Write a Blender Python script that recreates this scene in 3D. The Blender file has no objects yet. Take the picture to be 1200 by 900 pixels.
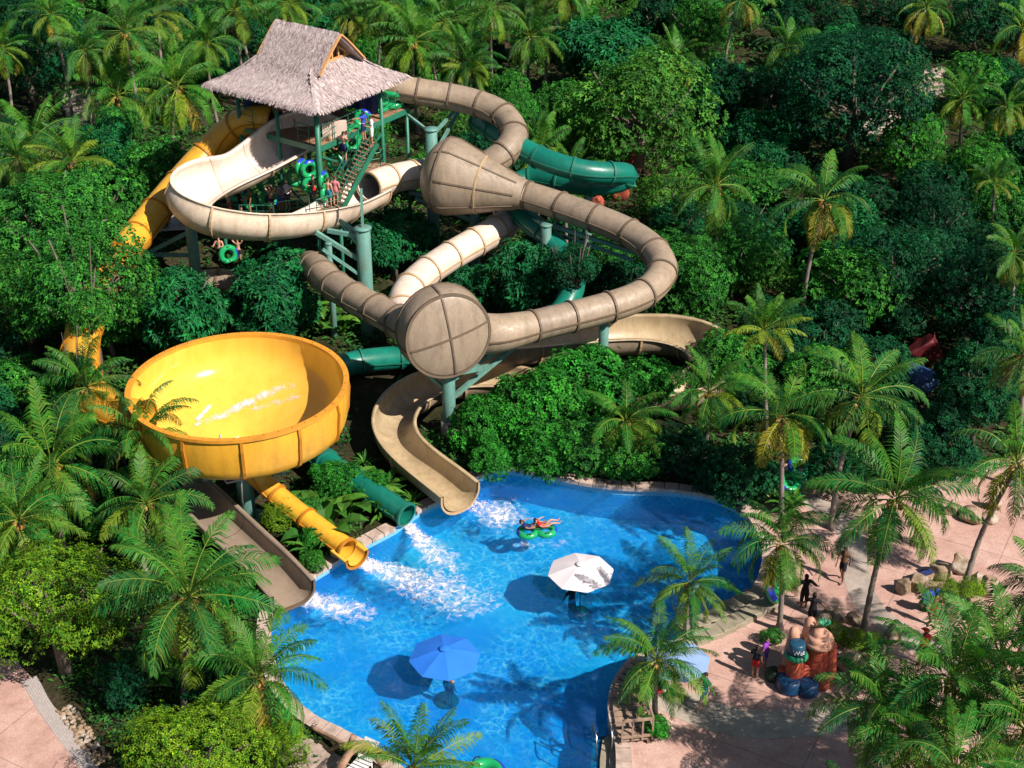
import bpy, bmesh, math, random
from mathutils import Vector, Matrix, noise
from mathutils.geometry import delaunay_2d_cdt
PI = math.pi
rad = math.radians
rng = random.Random(7)
sc = bpy.context.scene
col = sc.collection
CAM_H, PITCH, FPX = 37.0, rad(29.5), 1750.0
CAM = Vector((0, 0, CAM_H))
FWD = Vector((0, math.cos(PITCH), -math.sin(PITCH)))
UPV = Vector((0, math.sin(PITCH), math.cos(PITCH)))


def at(px, py, z=0.0):
    d = FWD + Vector((1, 0, 0)) * ((px - 600) / FPX) + UPV * ((450 - py) / FPX)
    return CAM + d * ((z - CAM_H) / d.z)


def at_y(px, py, y):
    """point on the viewing direction at world depth y"""
    d = FWD + Vector((1, 0, 0)) * ((px - 600) / FPX) + UPV * ((450 - py) / FPX)
    return CAM + d * (y / d.y)


def proj(p):
    v = Vector(p) - CAM
    t = v.dot(FWD)
    return 600 + v.x / t * FPX, 450 - v.dot(UPV) / t * FPX, t


# ------------------------------------------------------------------ camera, light, world
cd = bpy.data.cameras.new("camera")
cam = bpy.data.objects.new("camera", cd)
col.objects.link(cam)
cam.location = CAM
cam.rotation_euler = (PI / 2 - PITCH, 0, 0)
cd.sensor_width = 36
cd.lens = 36 * FPX / 1200
cd.clip_end = 3000
sc.camera = cam
SUN_DIR = Vector((0.80, -0.60, 0)).normalized() * math.cos(rad(43)) + Vector((0, 0, math.sin(rad(43))))
sd = bpy.data.lights.new("sun", 'SUN')
sd.energy = 5.0
sd.angle = rad(0.5)
sd.color = (1.0, 0.90, 0.82)
sun = bpy.data.objects.new("sun", sd)
col.objects.link(sun)
sun.location = (30, -20, 60)
sun.rotation_euler = SUN_DIR.to_track_quat('Z', 'Y').to_euler()
w = bpy.data.worlds.new("World")
sc.world = w
w.use_nodes = True
nt = w.node_tree
sky = nt.nodes.new("ShaderNodeTexSky")
sky.sky_type = 'NISHITA'
sky.sun_disc = False
sky.sun_elevation = rad(43)
sky.sun_rotation = math.atan2(SUN_DIR.x, SUN_DIR.y)
bg = nt.nodes["Background"]
bg.inputs[1].default_value = 0.05
nt.links.new(sky.outputs[0], bg.inputs[0])
sc.view_settings.view_transform = 'Standard'
sc.view_settings.look = 'None'
sc.view_settings.exposure = 0.5
sc.view_settings.gamma = 1.0
sc.cycles.max_bounces = 6
sc.cycles.diffuse_bounces = 1
sc.cycles.glossy_bounces = 2
sc.cycles.transmission_bounces = 4
sc.cycles.transparent_max_bounces = 8


# ------------------------------------------------------------------ materials
class NT:
    def __init__(s, name):
        s.m = bpy.data.materials.new(name)
        s.m.use_nodes = True
        s.t = s.m.node_tree
        s.b = s.t.nodes["Principled BSDF"]
        s.out = s.t.nodes["Material Output"]

    def n(s, typ, **kw):
        nd = s.t.nodes.new("ShaderNode" + typ)
        for k, v in kw.items():
            if k.startswith("i_"):
                nd.inputs[k[2:].replace("_", " ")].default_value = v
            else:
                setattr(nd, k, v)
        return nd

    def l(s, a, b):
        s.t.links.new(a, b)

    def noise(s, scale, detail=4, rough=0.6, vec=None):
        nd = s.n("TexNoise")
        nd.inputs["Scale"].default_value = scale
        nd.inputs["Detail"].default_value = detail
        nd.inputs["Roughness"].default_value = rough
        if vec is not None:
            s.l(vec, nd.inputs["Vector"])
        return nd

    def ramp(s, fac, stops):
        r = s.n("ValToRGB")
        e = r.color_ramp.elements
        while len(e) < len(stops):
            e.new(0.5)
        for q, (p, c) in zip(e, stops):
            q.position = p
            q.color = (*c, 1) if len(c) == 3 else c
        s.l(fac, r.inputs[0])
        return r

    def mix(s, fac, a, b, mode='MIX'):
        m = s.n("MixRGB", blend_type=mode)
        for i, v in ((0, fac), (1, a), (2, b)):
            if isinstance(v, (int, float)):
                m.inputs[i].default_value = v
            elif isinstance(v, tuple):
                m.inputs[i].default_value = (*v, 1)
            else:
                s.l(v, m.inputs[i])
        return m

    def bump(s, h, strength=0.3, dist=0.05):
        b = s.n("Bump")
        b.inputs["Strength"].default_value = strength
        b.inputs["Distance"].default_value = dist
        s.l(h, b.inputs["Height"])
        return b


MATS = {}


def shade(c, k):
    return tuple(min(1, x * k) for x in c)


def mat(name, c, rough=0.5, var=0.25, scale=3.0, bump=0.0, bscale=40, spec=0.5, stain=None, stain_amt=0.35, metal=0.0, world=True, grime=0.0):
    """painted / plain material with worn variation in colour (noise on position)"""
    if name in MATS:
        return MATS[name]
    q = NT(name)
    if world:
        v = q.n("NewGeometry").outputs["Position"]
    else:
        v = q.n("TexCoord").outputs["Object"]
    n1 = q.noise(scale, 5, 0.65, v)
    r = q.ramp(n1.outputs[0], [(0.3, shade(c, 1 - var)), (0.7, shade(c, 1 + var * 0.6))])
    cur = r.outputs[0]
    if stain:
        mp = q.n("Mapping")
        mp.inputs["Scale"].default_value = (1.6, 1.6, 0.35)
        q.l(v, mp.inputs[0])
        n2 = q.noise(scale * 0.6 + 0.9, 6, 0.7, mp.outputs[0])
        f = q.ramp(n2.outputs[0], [(0.46, (0, 0, 0)), (0.72, (stain_amt,) * 3)])
        cur = q.mix(f.outputs[0], cur, stain).outputs[0]
    if grime:
        n3 = q.noise(7.0, 8, 0.75, v)
        n4 = q.noise(0.45, 4, 0.6, v)
        g3 = q.ramp(n3.outputs[0], [(0.30, (1 - grime,) * 3), (0.62, (1.04,) * 3)])
        g4 = q.ramp(n4.outputs[0], [(0.35, (0.35,) * 3), (0.65, (1,) * 3)])
        cur = q.mix(g4.outputs[0], cur, q.mix(1.0, cur, g3.outputs[0], 'MULTIPLY').outputs[0]).outputs[0]
        oi_ = q.n("ObjectInfo")
        o5 = q.ramp(oi_.outputs["Random"], [(0.0, (0.86, 0.86, 0.88)), (1.0, (1.10, 1.08, 1.05))])
        cur = q.mix(1.0, cur, o5.outputs[0], 'MULTIPLY').outputs[0]
        rr_ = q.ramp(n3.outputs[0], [(0.3, (min(1, rough + 0.25),) * 3), (0.65, (rough,) * 3)])
        q.l(rr_.outputs[0], q.b.inputs["Roughness"])
    q.l(cur, q.b.inputs["Base Color"])
    q.b.inputs["Roughness"].default_value = rough
    q.b.inputs["Specular IOR Level"].default_value = spec
    q.b.inputs["Metallic"].default_value = metal
    if bump:
        nb = q.noise(bscale, 4, 0.6, v)
        q.l(q.bump(nb.outputs[0], bump, 0.02).outputs[0], q.b.inputs["Normal"])
    MATS[name] = q.m
    return q.m


# ------------------------------------------------------------------ objects
def wloc(o):
    p = Vector((0, 0, 0))
    while o is not None:
        p = p + o.location
        o = o.parent
    return p


def tag(o, label=None, cat=None, group=None, kind=None):
    if label:
        o["label"] = label
    if cat:
        o["category"] = cat
    if group:
        o["group"] = group
    if kind:
        o["kind"] = kind
    return o


def thing(name, label, cat, loc=(0, 0, 0), group=None):
    o = bpy.data.objects.new(name, None)
    o.empty_display_size = 0.2
    col.objects.link(o)
    o.location = loc
    return tag(o, label, cat, group)


def obj(name, bm, mats, parent=None, smooth=True, world=True, loc=None):
    """bm in world coordinates (or, with world=False, in the parent's own)."""
    me = bpy.data.meshes.new(name)
    if loc is not None:
        bmesh.ops.translate(bm, vec=-Vector(loc), verts=bm.verts)
    elif parent is not None and world:
        bmesh.ops.translate(bm, vec=-wloc(parent), verts=bm.verts)
    bm.to_mesh(me)
    bm.free()
    for m in (mats if isinstance(mats, (list, tuple)) else [mats]):
        me.materials.append(m)
    if smooth:
        me.polygons.foreach_set("use_smooth", [True] * len(me.polygons))
    o = bpy.data.objects.new(name, me)
    col.objects.link(o)
    if parent is not None:
        o.parent = parent
    if loc is not None:
        o.location = loc
    return o


def copy_tree(o, parent=None):
    c = o.copy()
    col.objects.link(c)
    c.parent = parent
    for ch in list(o.children):
        copy_tree(ch, c)
    return c


def new():
    return bmesh.new()


def frame(t, up=Vector((0, 0, 1))):
    t = t.normalized()
    s = t.cross(up)
    if s.length < 1e-4:
        s = t.cross(Vector((0, 1, 0)))
    s.normalize()
    return t, s, s.cross(t).normalized()


def rod(bm, a, b, r0, r1=None, n=10, cap=True):
    a, b = Vector(a), Vector(b)
    r1 = r0 if r1 is None else r1
    t, s, u = frame(b - a)
    A, B = [], []
    for i in range(n):
        an = 2 * PI * i / n
        d = s * math.cos(an) + u * math.sin(an)
        A.append(bm.verts.new(a + d * r0))
        B.append(bm.verts.new(b + d * r1))
    for i in range(n):
        j = (i + 1) % n
        bm.faces.new((A[i], A[j], B[j], B[i]))
    if cap:
        bm.faces.new(A[::-1])
        bm.faces.new(B)


def beam(bm, a, b, w, h, up=Vector((0, 0, 1))):
    a, b = Vector(a), Vector(b)
    t, s, u = frame(b - a, up)
    q = [[bm.verts.new(p + s * (sx * w / 2) + u * (sy * h / 2)) for sx, sy in ((-1, -1), (1, -1), (1, 1), (-1, 1))] for p in (a, b)]
    for i in range(4):
        j = (i + 1) % 4
        bm.faces.new((q[0][i], q[0][j], q[1][j], q[1][i]))
    bm.faces.new(q[0][::-1])
    bm.faces.new(q[1])


def box(bm, c, sx, sy, sz, rz=0):
    c = Vector(c)
    m = Matrix.Rotation(rz, 3, 'Z')
    v = [bm.verts.new(c + m @ Vector((x * sx / 2, y * sy / 2, z * sz / 2))) for z in (-1, 1) for x, y in ((-1, -1), (1, -1), (1, 1), (-1, 1))]
    for f in ((3, 2, 1, 0), (4, 5, 6, 7), (0, 1, 5, 4), (1, 2, 6, 5), (2, 3, 7, 6), (3, 0, 4, 7)):
        bm.faces.new([v[i] for i in f])


def sweep(bm, pts, radii, n=8, cap=True):
    """round tube along points"""
    rings = []
    N = len(pts)
    for i, p in enumerate(pts):
        t = (pts[min(N - 1, i + 1)] - pts[max(0, i - 1)])
        t, s, u = frame(t, Vector((0.13, 0.07, 1)))
        r = radii[i] if isinstance(radii, (list, tuple)) else radii
        rings.append([bm.verts.new(p + (s * math.cos(2 * PI * k / n) + u * math.sin(2 * PI * k / n)) * r) for k in range(n)])
    for A, B in zip(rings, rings[1:]):
        for k in range(n):
            j = (k + 1) % n
            bm.faces.new((A[k], A[j], B[j], B[k]))
    if cap:
        bm.faces.new(rings[0][::-1])
        bm.faces.new(rings[-1])


def catmull(P, per=8, closed=False):
    out = []
    n = len(P)
    rngs = range(n if closed else n - 1)
    for i in rngs:
        if closed:
            p0, p1, p2, p3 = P[(i - 1) % n], P[i], P[(i + 1) % n], P[(i + 2) % n]
        else:
            p0, p1, p2, p3 = P[max(0, i - 1)], P[i], P[i + 1], P[min(n - 1, i + 2)]
        for k in range(per):
            t = k / per
            out.append(0.5 * ((2 * p1) + (p2 - p0) * t + (2 * p0 - 5 * p1 + 4 * p2 - p3) * t * t + (3 * p1 - p0 - 3 * p2 + p3) * t ** 3))
    if not closed:
        out.append(P[-1].copy())
    return out


def resample(pts, step):
    L = [0.0]
    for a, b in zip(pts, pts[1:]):
        L.append(L[-1] + (b - a).length)
    n = max(2, int(round(L[-1] / step)))
    out, j = [], 0
    for i in range(n + 1):
        d = L[-1] * i / n
        while j < len(L) - 2 and L[j + 1] < d:
            j += 1
        f = (d - L[j]) / max(1e-9, L[j + 1] - L[j])
        out.append(pts[j].lerp(pts[j + 1], f))
    return out


def smooth_path(pts, it=3):
    for _ in range(it):
        pts = [pts[0]] + [(a + b * 2 + c) / 4 for a, b, c in zip(pts, pts[1:], pts[2:])] + [pts[-1]]
    return pts


def inside(p, poly):
    x, y = p[0], p[1]
    c = False
    j = len(poly) - 1
    for i in range(len(poly)):
        xi, yi, xj, yj = poly[i][0], poly[i][1], poly[j][0], poly[j][1]
        if (yi > y) != (yj > y) and x < (xj - xi) * (y - yi) / (yj - yi) + xi:
            c = not c
        j = i
    return c


def dist_poly(p, poly, closed=True):
    best = 1e9
    n = len(poly)
    for i in range(n if closed else n - 1):
        a, b = poly[i], poly[(i + 1) % n]
        dx, dy = b[0] - a[0], b[1] - a[1]
        t = max(0, min(1, ((p[0] - a[0]) * dx + (p[1] - a[1]) * dy) / (dx * dx + dy * dy + 1e-12)))
        best = min(best, math.hypot(p[0] - a[0] - t * dx, p[1] - a[1] - t * dy))
    return best


def region(outer, holes=(), grid=(), zf=lambda x, y: 0.0):
    """triangulated sheet bounded by OUTER (CCW or CW) with HOLES cut"""
    vs, es = [], []
    for poly in (outer, *holes):
        b = len(vs)
        vs += [Vector((p[0], p[1])) for p in poly]
        es += [(b + i, b + (i + 1) % len(poly)) for i in range(len(poly))]
    vs += [Vector((p[0], p[1])) for p in grid]
    v2, e2, f2, *_ = delaunay_2d_cdt(vs, es, [], 0, 1e-4)
    bm = new()
    bv = [bm.verts.new((v.x, v.y, zf(v.x, v.y))) for v in v2]
    for f in f2:
        c = sum((v2[i] for i in f), Vector((0, 0))) / len(f)
        if inside(c, outer) and not any(inside(c, h) for h in holes):
            fc = bm.faces.new([bv[i] for i in f])
            fc.normal_update()
            if fc.normal.z < 0:
                fc.normal_flip()
    bmesh.ops.delete(bm, geom=[v for v in bm.verts if not v.link_faces], context='VERTS')
    return bm


def gridpts(x0, x1, y0, y1, st, jit=0.0):
    out = []
    y = y0
    while y <= y1:
        x = x0
        while x <= x1:
            out.append((x + rng.uniform(-jit, jit), y + rng.uniform(-jit, jit)))
            x += st
        y += st
    return out


def ribbon(pts, wl, wr, z=0.0, per=1):
    """flat strip along pts; returns (left edge, right edge)"""
    A, B = [], []
    n = len(pts)
    for i, p in enumerate(pts):
        t = pts[min(n - 1, i + 1)] - pts[max(0, i - 1)]
        s = Vector((-t.y, t.x, 0)).normalized()
        A.append(Vector((p.x + s.x * wl, p.y + s.y * wl, z)))
        B.append(Vector((p.x - s.x * wr, p.y - s.y * wr, z)))
    return A, B


def hill(x, y):
    """terrain height: flat round the pool, a mound beside the tower, rising gently far behind"""
    h = 3.3 * math.exp(-(((x + 17.5) / 7.5) ** 2 + ((y - 77) / 7.5) ** 2))
    h += 2.0 * math.exp(-(((x + 24) / 9) ** 2 + ((y - 88) / 9) ** 2))
    if y > 84:
        h += (y - 84) * 0.03
    h += 0.25 * noise.noise(Vector((x * 0.12, y * 0.12, 3.1))) * min(1, max(0, (y - 62) / 8))
    return h
# ------------------------------------------------------------------ setting: ground, pool, paving
POOL_PX = [(322, 708, 0), (367, 674, 0), (430, 635, 0), (463, 618, 0), (490, 598, 0), (517, 586, 0), (553, 561, 0), (583, 547, 0)]
pool_left = [at(x, y, 0) for x, y, _ in POOL_PX]
pool_curve = [at(x, y, 0) for x, y in [(583, 547), (612, 551), (650, 559), (690, 567), (735, 572), (790, 574), (840, 583), (872, 600), (890, 624), (897, 652),
                                       (888, 686), (862, 716), (830, 742), (790, 756), (748, 771), (727, 792), (717, 820), (719, 850), (726, 880), (722, 925), (690, 975), (600, 1000), (520, 965), (478, 912), (444, 884), (404, 861), (366, 842), (334, 812), (316, 768), (314, 730), (322, 708)]]
pool_poly = pool_left[:-1] + catmull(pool_curve, 5)[:-1]
pool_poly = [Vector((p.x, p.y, 0)) for p in pool_poly]
WATER_Z, FLOOR_Z = -0.38, -1.75


def ofs(poly, d):
    c = []
    n = len(poly)
    ar = sum(poly[i].x * poly[(i + 1) % n].y - poly[(i + 1) % n].x * poly[i].y for i in range(n))
    sg = 1 if ar > 0 else -1
    for i in range(n):
        t = (poly[(i + 1) % n] - poly[i - 1]).normalized()
        c.append(Vector((poly[i].x + t.y * d * sg, poly[i].y - t.x * d * sg, 0)))
    return c


# ground
q = NT("jungle_floor")
pos = q.n("NewGeometry").outputs["Position"]
n1 = q.noise(0.35, 6, 0.7, pos)
n2 = q.noise(6, 5, 0.7, pos)
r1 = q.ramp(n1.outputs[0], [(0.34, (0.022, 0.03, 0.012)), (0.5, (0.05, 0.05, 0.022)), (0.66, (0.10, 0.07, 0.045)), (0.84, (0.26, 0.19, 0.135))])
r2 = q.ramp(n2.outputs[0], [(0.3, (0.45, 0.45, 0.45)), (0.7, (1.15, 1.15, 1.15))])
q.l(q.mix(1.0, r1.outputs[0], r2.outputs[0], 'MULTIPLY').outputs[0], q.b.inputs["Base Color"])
q.b.inputs["Roughness"].default_value = 0.95
q.b.inputs["Specular IOR Level"].default_value = 0.1
q.l(q.bump(n2.outputs[0], 0.8, 0.15).outputs[0], q.b.inputs["Normal"])
outer = [(-700, -100), (700, -100), (700, 1500), (-700, 1500)]
far = [(x, y) for x in range(-650, 700, 60) for y in range(200, 1500, 80)] + [(x, y) for x in list(range(-650, -70, 40)) + list(range(80, 700, 40)) for y in range(0, 200, 40)]
g = region(outer, [pool_poly], gridpts(-66, 66, 24, 170, 2.2, 0.3) + far, hill)
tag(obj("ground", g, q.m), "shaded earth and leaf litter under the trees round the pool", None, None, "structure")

# deck
q = NT("deck_paving")
pos = q.n("NewGeometry").outputs["Position"]
n1 = q.noise(0.5, 6, 0.65, pos)
n2 = q.noise(14, 4, 0.7, pos)
r1 = q.ramp(n1.outputs[0], [(0.3, (0.48, 0.28, 0.225)), (0.55, (0.60, 0.385, 0.315)), (0.75, (0.68, 0.48, 0.405))])
r2 = q.ramp(n2.outputs[0], [(0.3, (0.78, 0.78, 0.78)), (0.7, (1.1, 1.1, 1.1))])
m = q.mix(1.0, r1.outputs[0], r2.outputs[0], 'MULTIPLY')
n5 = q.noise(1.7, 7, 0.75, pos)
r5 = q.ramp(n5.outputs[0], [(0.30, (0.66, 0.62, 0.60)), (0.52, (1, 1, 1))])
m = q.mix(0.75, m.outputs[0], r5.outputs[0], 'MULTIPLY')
mpj = q.n("Mapping")
mpj.inputs["Rotation"].default_value = (0, 0, 0.5)
q.l(pos, mpj.inputs[0])
bj = q.n("TexBrick", offset=0.0)
bj.inputs["Scale"].default_value = 1.0
bj.inputs["Brick Width"].default_value = 3.2
bj.inputs["Row Height"].default_value = 3.2
bj.inputs["Mortar Size"].default_value = 0.018
for k_, c_ in (("Color1", 1.0), ("Color2", 0.95), ("Mortar", 0.55)):
    bj.inputs[k_].default_value = (c_, c_, c_, 1)
q.l(mpj.outputs[0], bj.inputs["Vector"])
m = q.mix(1.0, m.outputs[0], bj.outputs[0], 'MULTIPLY')
q.l(m.outputs[0], q.b.inputs["Base Color"])
q.b.inputs["Roughness"].default_value = 0.85
q.l(q.bump(n2.outputs[0], 0.4, 0.03).outputs[0], q.b.inputs["Normal"])
MAT_DECK = q.m
deck_px = [(690, 965), (690, 740), (850, 640), (890, 590), (908, 560), (918, 543), (950, 548), (975, 572), (1010, 580), (1060, 574), (1120, 560), (1160, 540), (1230, 525), (1340, 540), (1500, 640), (1500, 990), (900, 1010)]
deck_poly = [at(x, y, 0) for x, y in deck_px]
pool_out = ofs(pool_poly, 0.06)
dk = region(deck_poly, [pool_out], gridpts(0, 34, 36, 66, 2.5, 0.2), lambda x, y: 0.012)
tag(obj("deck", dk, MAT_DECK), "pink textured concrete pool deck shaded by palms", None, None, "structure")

MAT_BAND = mat("grey_path", (0.40, 0.335, 0.285), 0.9, 0.35, 1.2, 0.4, 20)


def path_strip(name, pxs, wl, z, m, label):
    pts = resample(catmull([at(x, y, 0) for x, y in pxs], 6), 0.5)
    A, B = ribbon(pts, wl, wl, z)
    A = [a + Vector((noise.noise(a * 0.9), noise.noise(a * 0.9 + Vector((9, 0, 0))), 0)) * 0.14 for a in A]
    for v in A:
        v.z = z
    bm = new()
    va = [bm.verts.new(p) for p in A]
    vb = [bm.verts.new(p) for p in B]
    for i in range(len(va) - 1):
        bm.faces.new((va[i], vb[i], vb[i + 1], va[i + 1])).normal_update()
    bmesh.ops.recalc_face_normals(bm, faces=bm.faces)
    if bm.faces and bm.faces[:][0].normal.z < 0:
        bmesh.ops.reverse_faces(bm, faces=bm.faces)
    return tag(obj(name, bm, m), label, None, None, "structure")


path_strip("path", [(948, 585), (985, 610), (1004, 645), (1006, 685), (1030, 722), (1085, 760), (1150, 800)], 0.55, 0.02, MAT_BAND, "grey paving band curving across the pink deck between the boulders")
path_strip("path", [(752, 800), (800, 826), (860, 846), (930, 848), (1000, 838)], 0.75, 0.024, mat("sandy_path", (0.42, 0.37, 0.30), 0.9, 0.3, 1.0, 0.4, 20), "sandy grey band crossing the deck below the palm in the round bush")

# patio in the lower corner
patio_poly = [at(x, y, 0) for x, y in [(-250, 720), (20, 775), (42, 800), (62, 832), (112, 903), (150, 965), (-300, 1000)]]
pt = region(patio_poly, [], gridpts(-32, -14, 36, 50, 2.0), lambda x, y: 0.012)
tag(obj("patio", pt, MAT_DECK), "sunlit pale pink patio below the yellow-green trees", None, None, "structure")
q = NT("brick_border")
pos = q.n("NewGeometry").outputs["Position"]
mp = q.n("Mapping")
mp.inputs["Rotation"].default_value = (0, 0, 0.95)
q.l(pos, mp.inputs[0])
br = q.n("TexBrick")
br.inputs["Scale"].default_value = 3.0
br.inputs["Color1"].default_value = (0.40, 0.35, 0.33, 1)
br.inputs["Color2"].default_value = (0.48, 0.42, 0.39, 1)
br.inputs["Mortar"].default_value = (0.25, 0.22, 0.2, 1)
q.l(mp.outputs[0], br.inputs["Vector"])
q.l(br.outputs[0], q.b.inputs["Base Color"])
q.b.inputs["Roughness"].default_value = 0.9
path_strip("kerb_strip", [(34, 796), (55, 832), (80, 866), (106, 902), (140, 955)], 0.28, 0.022, q.m, "grey brick border strip edging the pink patio")

CLEARINGS = [[at(x, y, 0) for x, y in pl_] for pl_ in ([(990, 132), (1045, 136), (1050, 160), (1000, 166)], [(1070, 100), (1108, 96), (1114, 122), (1068, 126)], [(1100, -8), (1145, -8), (1140, 14), (1104, 14)],
                                                     [(78, 120), (116, 118), (118, 152), (84, 156)], [(40, -8), (92, -8), (86, 16), (52, 16)], [(176, 306), (236, 294), (262, 316), (226, 336), (172, 334)])]
for pl_ in CLEARINGS:
    c_ = sum(pl_, Vector((0, 0, 0))) / len(pl_)
    b_ = [c_ + (p - c_) * (1 + 0.18 * noise.noise(p)) for p in catmull(pl_, 4, True)]
    xs, ys = [p.x for p in b_], [p.y for p in b_]
    tag(obj("path", region(b_, [], gridpts(min(xs), max(xs), min(ys), max(ys), 1.3, .1), lambda x, y: hill(x, y) + 0.06), mat("pale_earth", (0.46, 0.36, 0.30), 0.95, 0.4, 1.2, 0.6, 14)), "pale bare path glimpsed through the jungle", None, None, "structure")

# pool shell
q = NT("pool_tile")
pos = q.n("NewGeometry").outputs["Position"]
sep = q.n("SeparateXYZ")
q.l(pos, sep.inputs[0])
n1 = q.noise(0.8, 4, 0.6, pos)
chk = q.n("TexChecker")
chk.inputs["Scale"].default_value = 6.0
q.l(pos, chk.inputs["Vector"])
chk.inputs["Color1"].default_value = (0.16, 0.42, 0.62, 1)
chk.inputs["Color2"].default_value = (0.20, 0.48, 0.68, 1)
r = q.ramp(n1.outputs[0], [(0.35, (0.8, 0.85, 0.9)), (0.7, (1.1, 1.1, 1.1))])
q.l(q.mix(1.0, chk.outputs[0], r.outputs[0], 'MULTIPLY').outputs[0], q.b.inputs["Base Color"])
q.b.inputs["Roughness"].default_value = 0.4
MAT_TILE = q.m
bm = new()
top = [bm.verts.new((p.x, p.y, 0.0)) for p in pool_poly]
bot = [bm.verts.new((p.x, p.y, FLOOR_Z)) for p in pool_poly]
N = len(top)
for i in range(N):
    j = (i + 1) % N
    bm.faces.new((top[i], top[j], bot[j], bot[i]))
tag(obj("pool_wall", bm, MAT_TILE, smooth=False), "pale blue tiled wall round the inside of the pool", None, None, "structure")
q = NT("pool_floor_paint")
pos = q.n("NewGeometry").outputs["Position"]
n1 = q.noise(0.55, 6, 0.6, pos)
r = q.ramp(n1.outputs[0], [(0.32, (0.66, 0.80, 0.86)), (0.5, (0.74, 0.86, 0.90)), (0.68, (0.80, 0.90, 0.92))])
q.l(r.outputs[0], q.b.inputs["Base Color"])
q.b.inputs["Roughness"].default_value = 0.7
fl = region(pool_poly, [], gridpts(-12, 14, 34, 62, 1.2), lambda x, y: FLOOR_Z)
tag(obj("pool_floor", fl, q.m), "blue painted floor of the pool seen through the water", None, None, "structure")

# water: tinted body with a painted caustic network, scattering bubbles, sharp rippled reflection
q = NT("pool_water")
pos = q.n("NewGeometry").outputs["Position"]
nz = q.noise(0.9, 3, 0.55, pos)
wv = q.n("VectorMath", operation='SCALE')
q.l(nz.outputs["Color"], wv.inputs[0])
wv.inputs["Scale"].default_value = 0.9
add = q.n("VectorMath", operation='ADD')
q.l(pos, add.inputs[0])
q.l(wv.outputs[0], add.inputs[1])


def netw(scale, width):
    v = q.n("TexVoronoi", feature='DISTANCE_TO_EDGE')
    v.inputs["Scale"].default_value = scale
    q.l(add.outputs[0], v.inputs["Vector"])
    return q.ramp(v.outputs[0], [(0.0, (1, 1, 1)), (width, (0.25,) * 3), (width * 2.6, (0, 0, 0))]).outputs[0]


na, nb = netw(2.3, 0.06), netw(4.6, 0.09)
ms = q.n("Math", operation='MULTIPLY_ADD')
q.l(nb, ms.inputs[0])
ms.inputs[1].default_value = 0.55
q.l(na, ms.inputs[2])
# calm and choppy patches: painted caustics and ripple bump only where choppy
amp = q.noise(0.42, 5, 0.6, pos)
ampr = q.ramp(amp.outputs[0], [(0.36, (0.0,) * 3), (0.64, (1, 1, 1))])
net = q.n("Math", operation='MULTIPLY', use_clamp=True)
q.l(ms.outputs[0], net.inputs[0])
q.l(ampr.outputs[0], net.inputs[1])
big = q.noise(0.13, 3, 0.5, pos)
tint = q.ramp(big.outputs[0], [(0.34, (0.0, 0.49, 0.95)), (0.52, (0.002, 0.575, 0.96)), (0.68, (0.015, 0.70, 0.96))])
tcol = q.mix(net.outputs[0], tint.outputs[0], (0.62, 0.97, 1.0))  # bright light network painted into the transmission colour in place of traced caustics
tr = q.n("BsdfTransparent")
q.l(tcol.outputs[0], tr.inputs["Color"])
fine = q.noise(5.5, 4, 0.65, add.outputs[0])
bp = q.bump(fine.outputs[0], 0.8, 0.12)
body = q.n("BsdfDiffuse")
body.inputs["Color"].default_value = (0.0, 0.22, 0.80, 1)
q.l(bp.outputs[0], body.inputs["Normal"])
mx = q.n("MixShader")
mx.inputs[0].default_value = 0.14
q.l(tr.outputs[0], mx.inputs[1])
q.l(body.outputs[0], mx.inputs[2])
gl = q.n("BsdfGlossy")
gl.inputs["Roughness"].default_value = 0.16
hgl = q.n("Math", operation='ADD')
q.l(net.outputs[0], hgl.inputs[0])
q.l(fine.outputs[0], hgl.inputs[1])
bp2 = q.bump(hgl.outputs[0], 1.0, 0.22)
q.l(bp2.outputs[0], gl.inputs["Normal"])
fr = q.n("Fresnel")
fr.inputs["IOR"].default_value = 1.33
mx2 = q.n("MixShader")
q.l(fr.outputs[0], mx2.inputs[0])
q.l(mx.outputs[0], mx2.inputs[1])
q.l(gl.outputs[0], mx2.inputs[2])
q.l(mx2.outputs[0], q.out.inputs["Surface"])


def wave(x, y):
    return WATER_Z + 0.02 * noise.noise(Vector((x * 0.8, y * 0.8, 0)))


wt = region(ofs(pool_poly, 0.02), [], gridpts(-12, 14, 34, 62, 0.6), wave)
tag(obj("water", wt, q.m), "bright blue rippled pool water", None, None, "structure")

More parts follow.
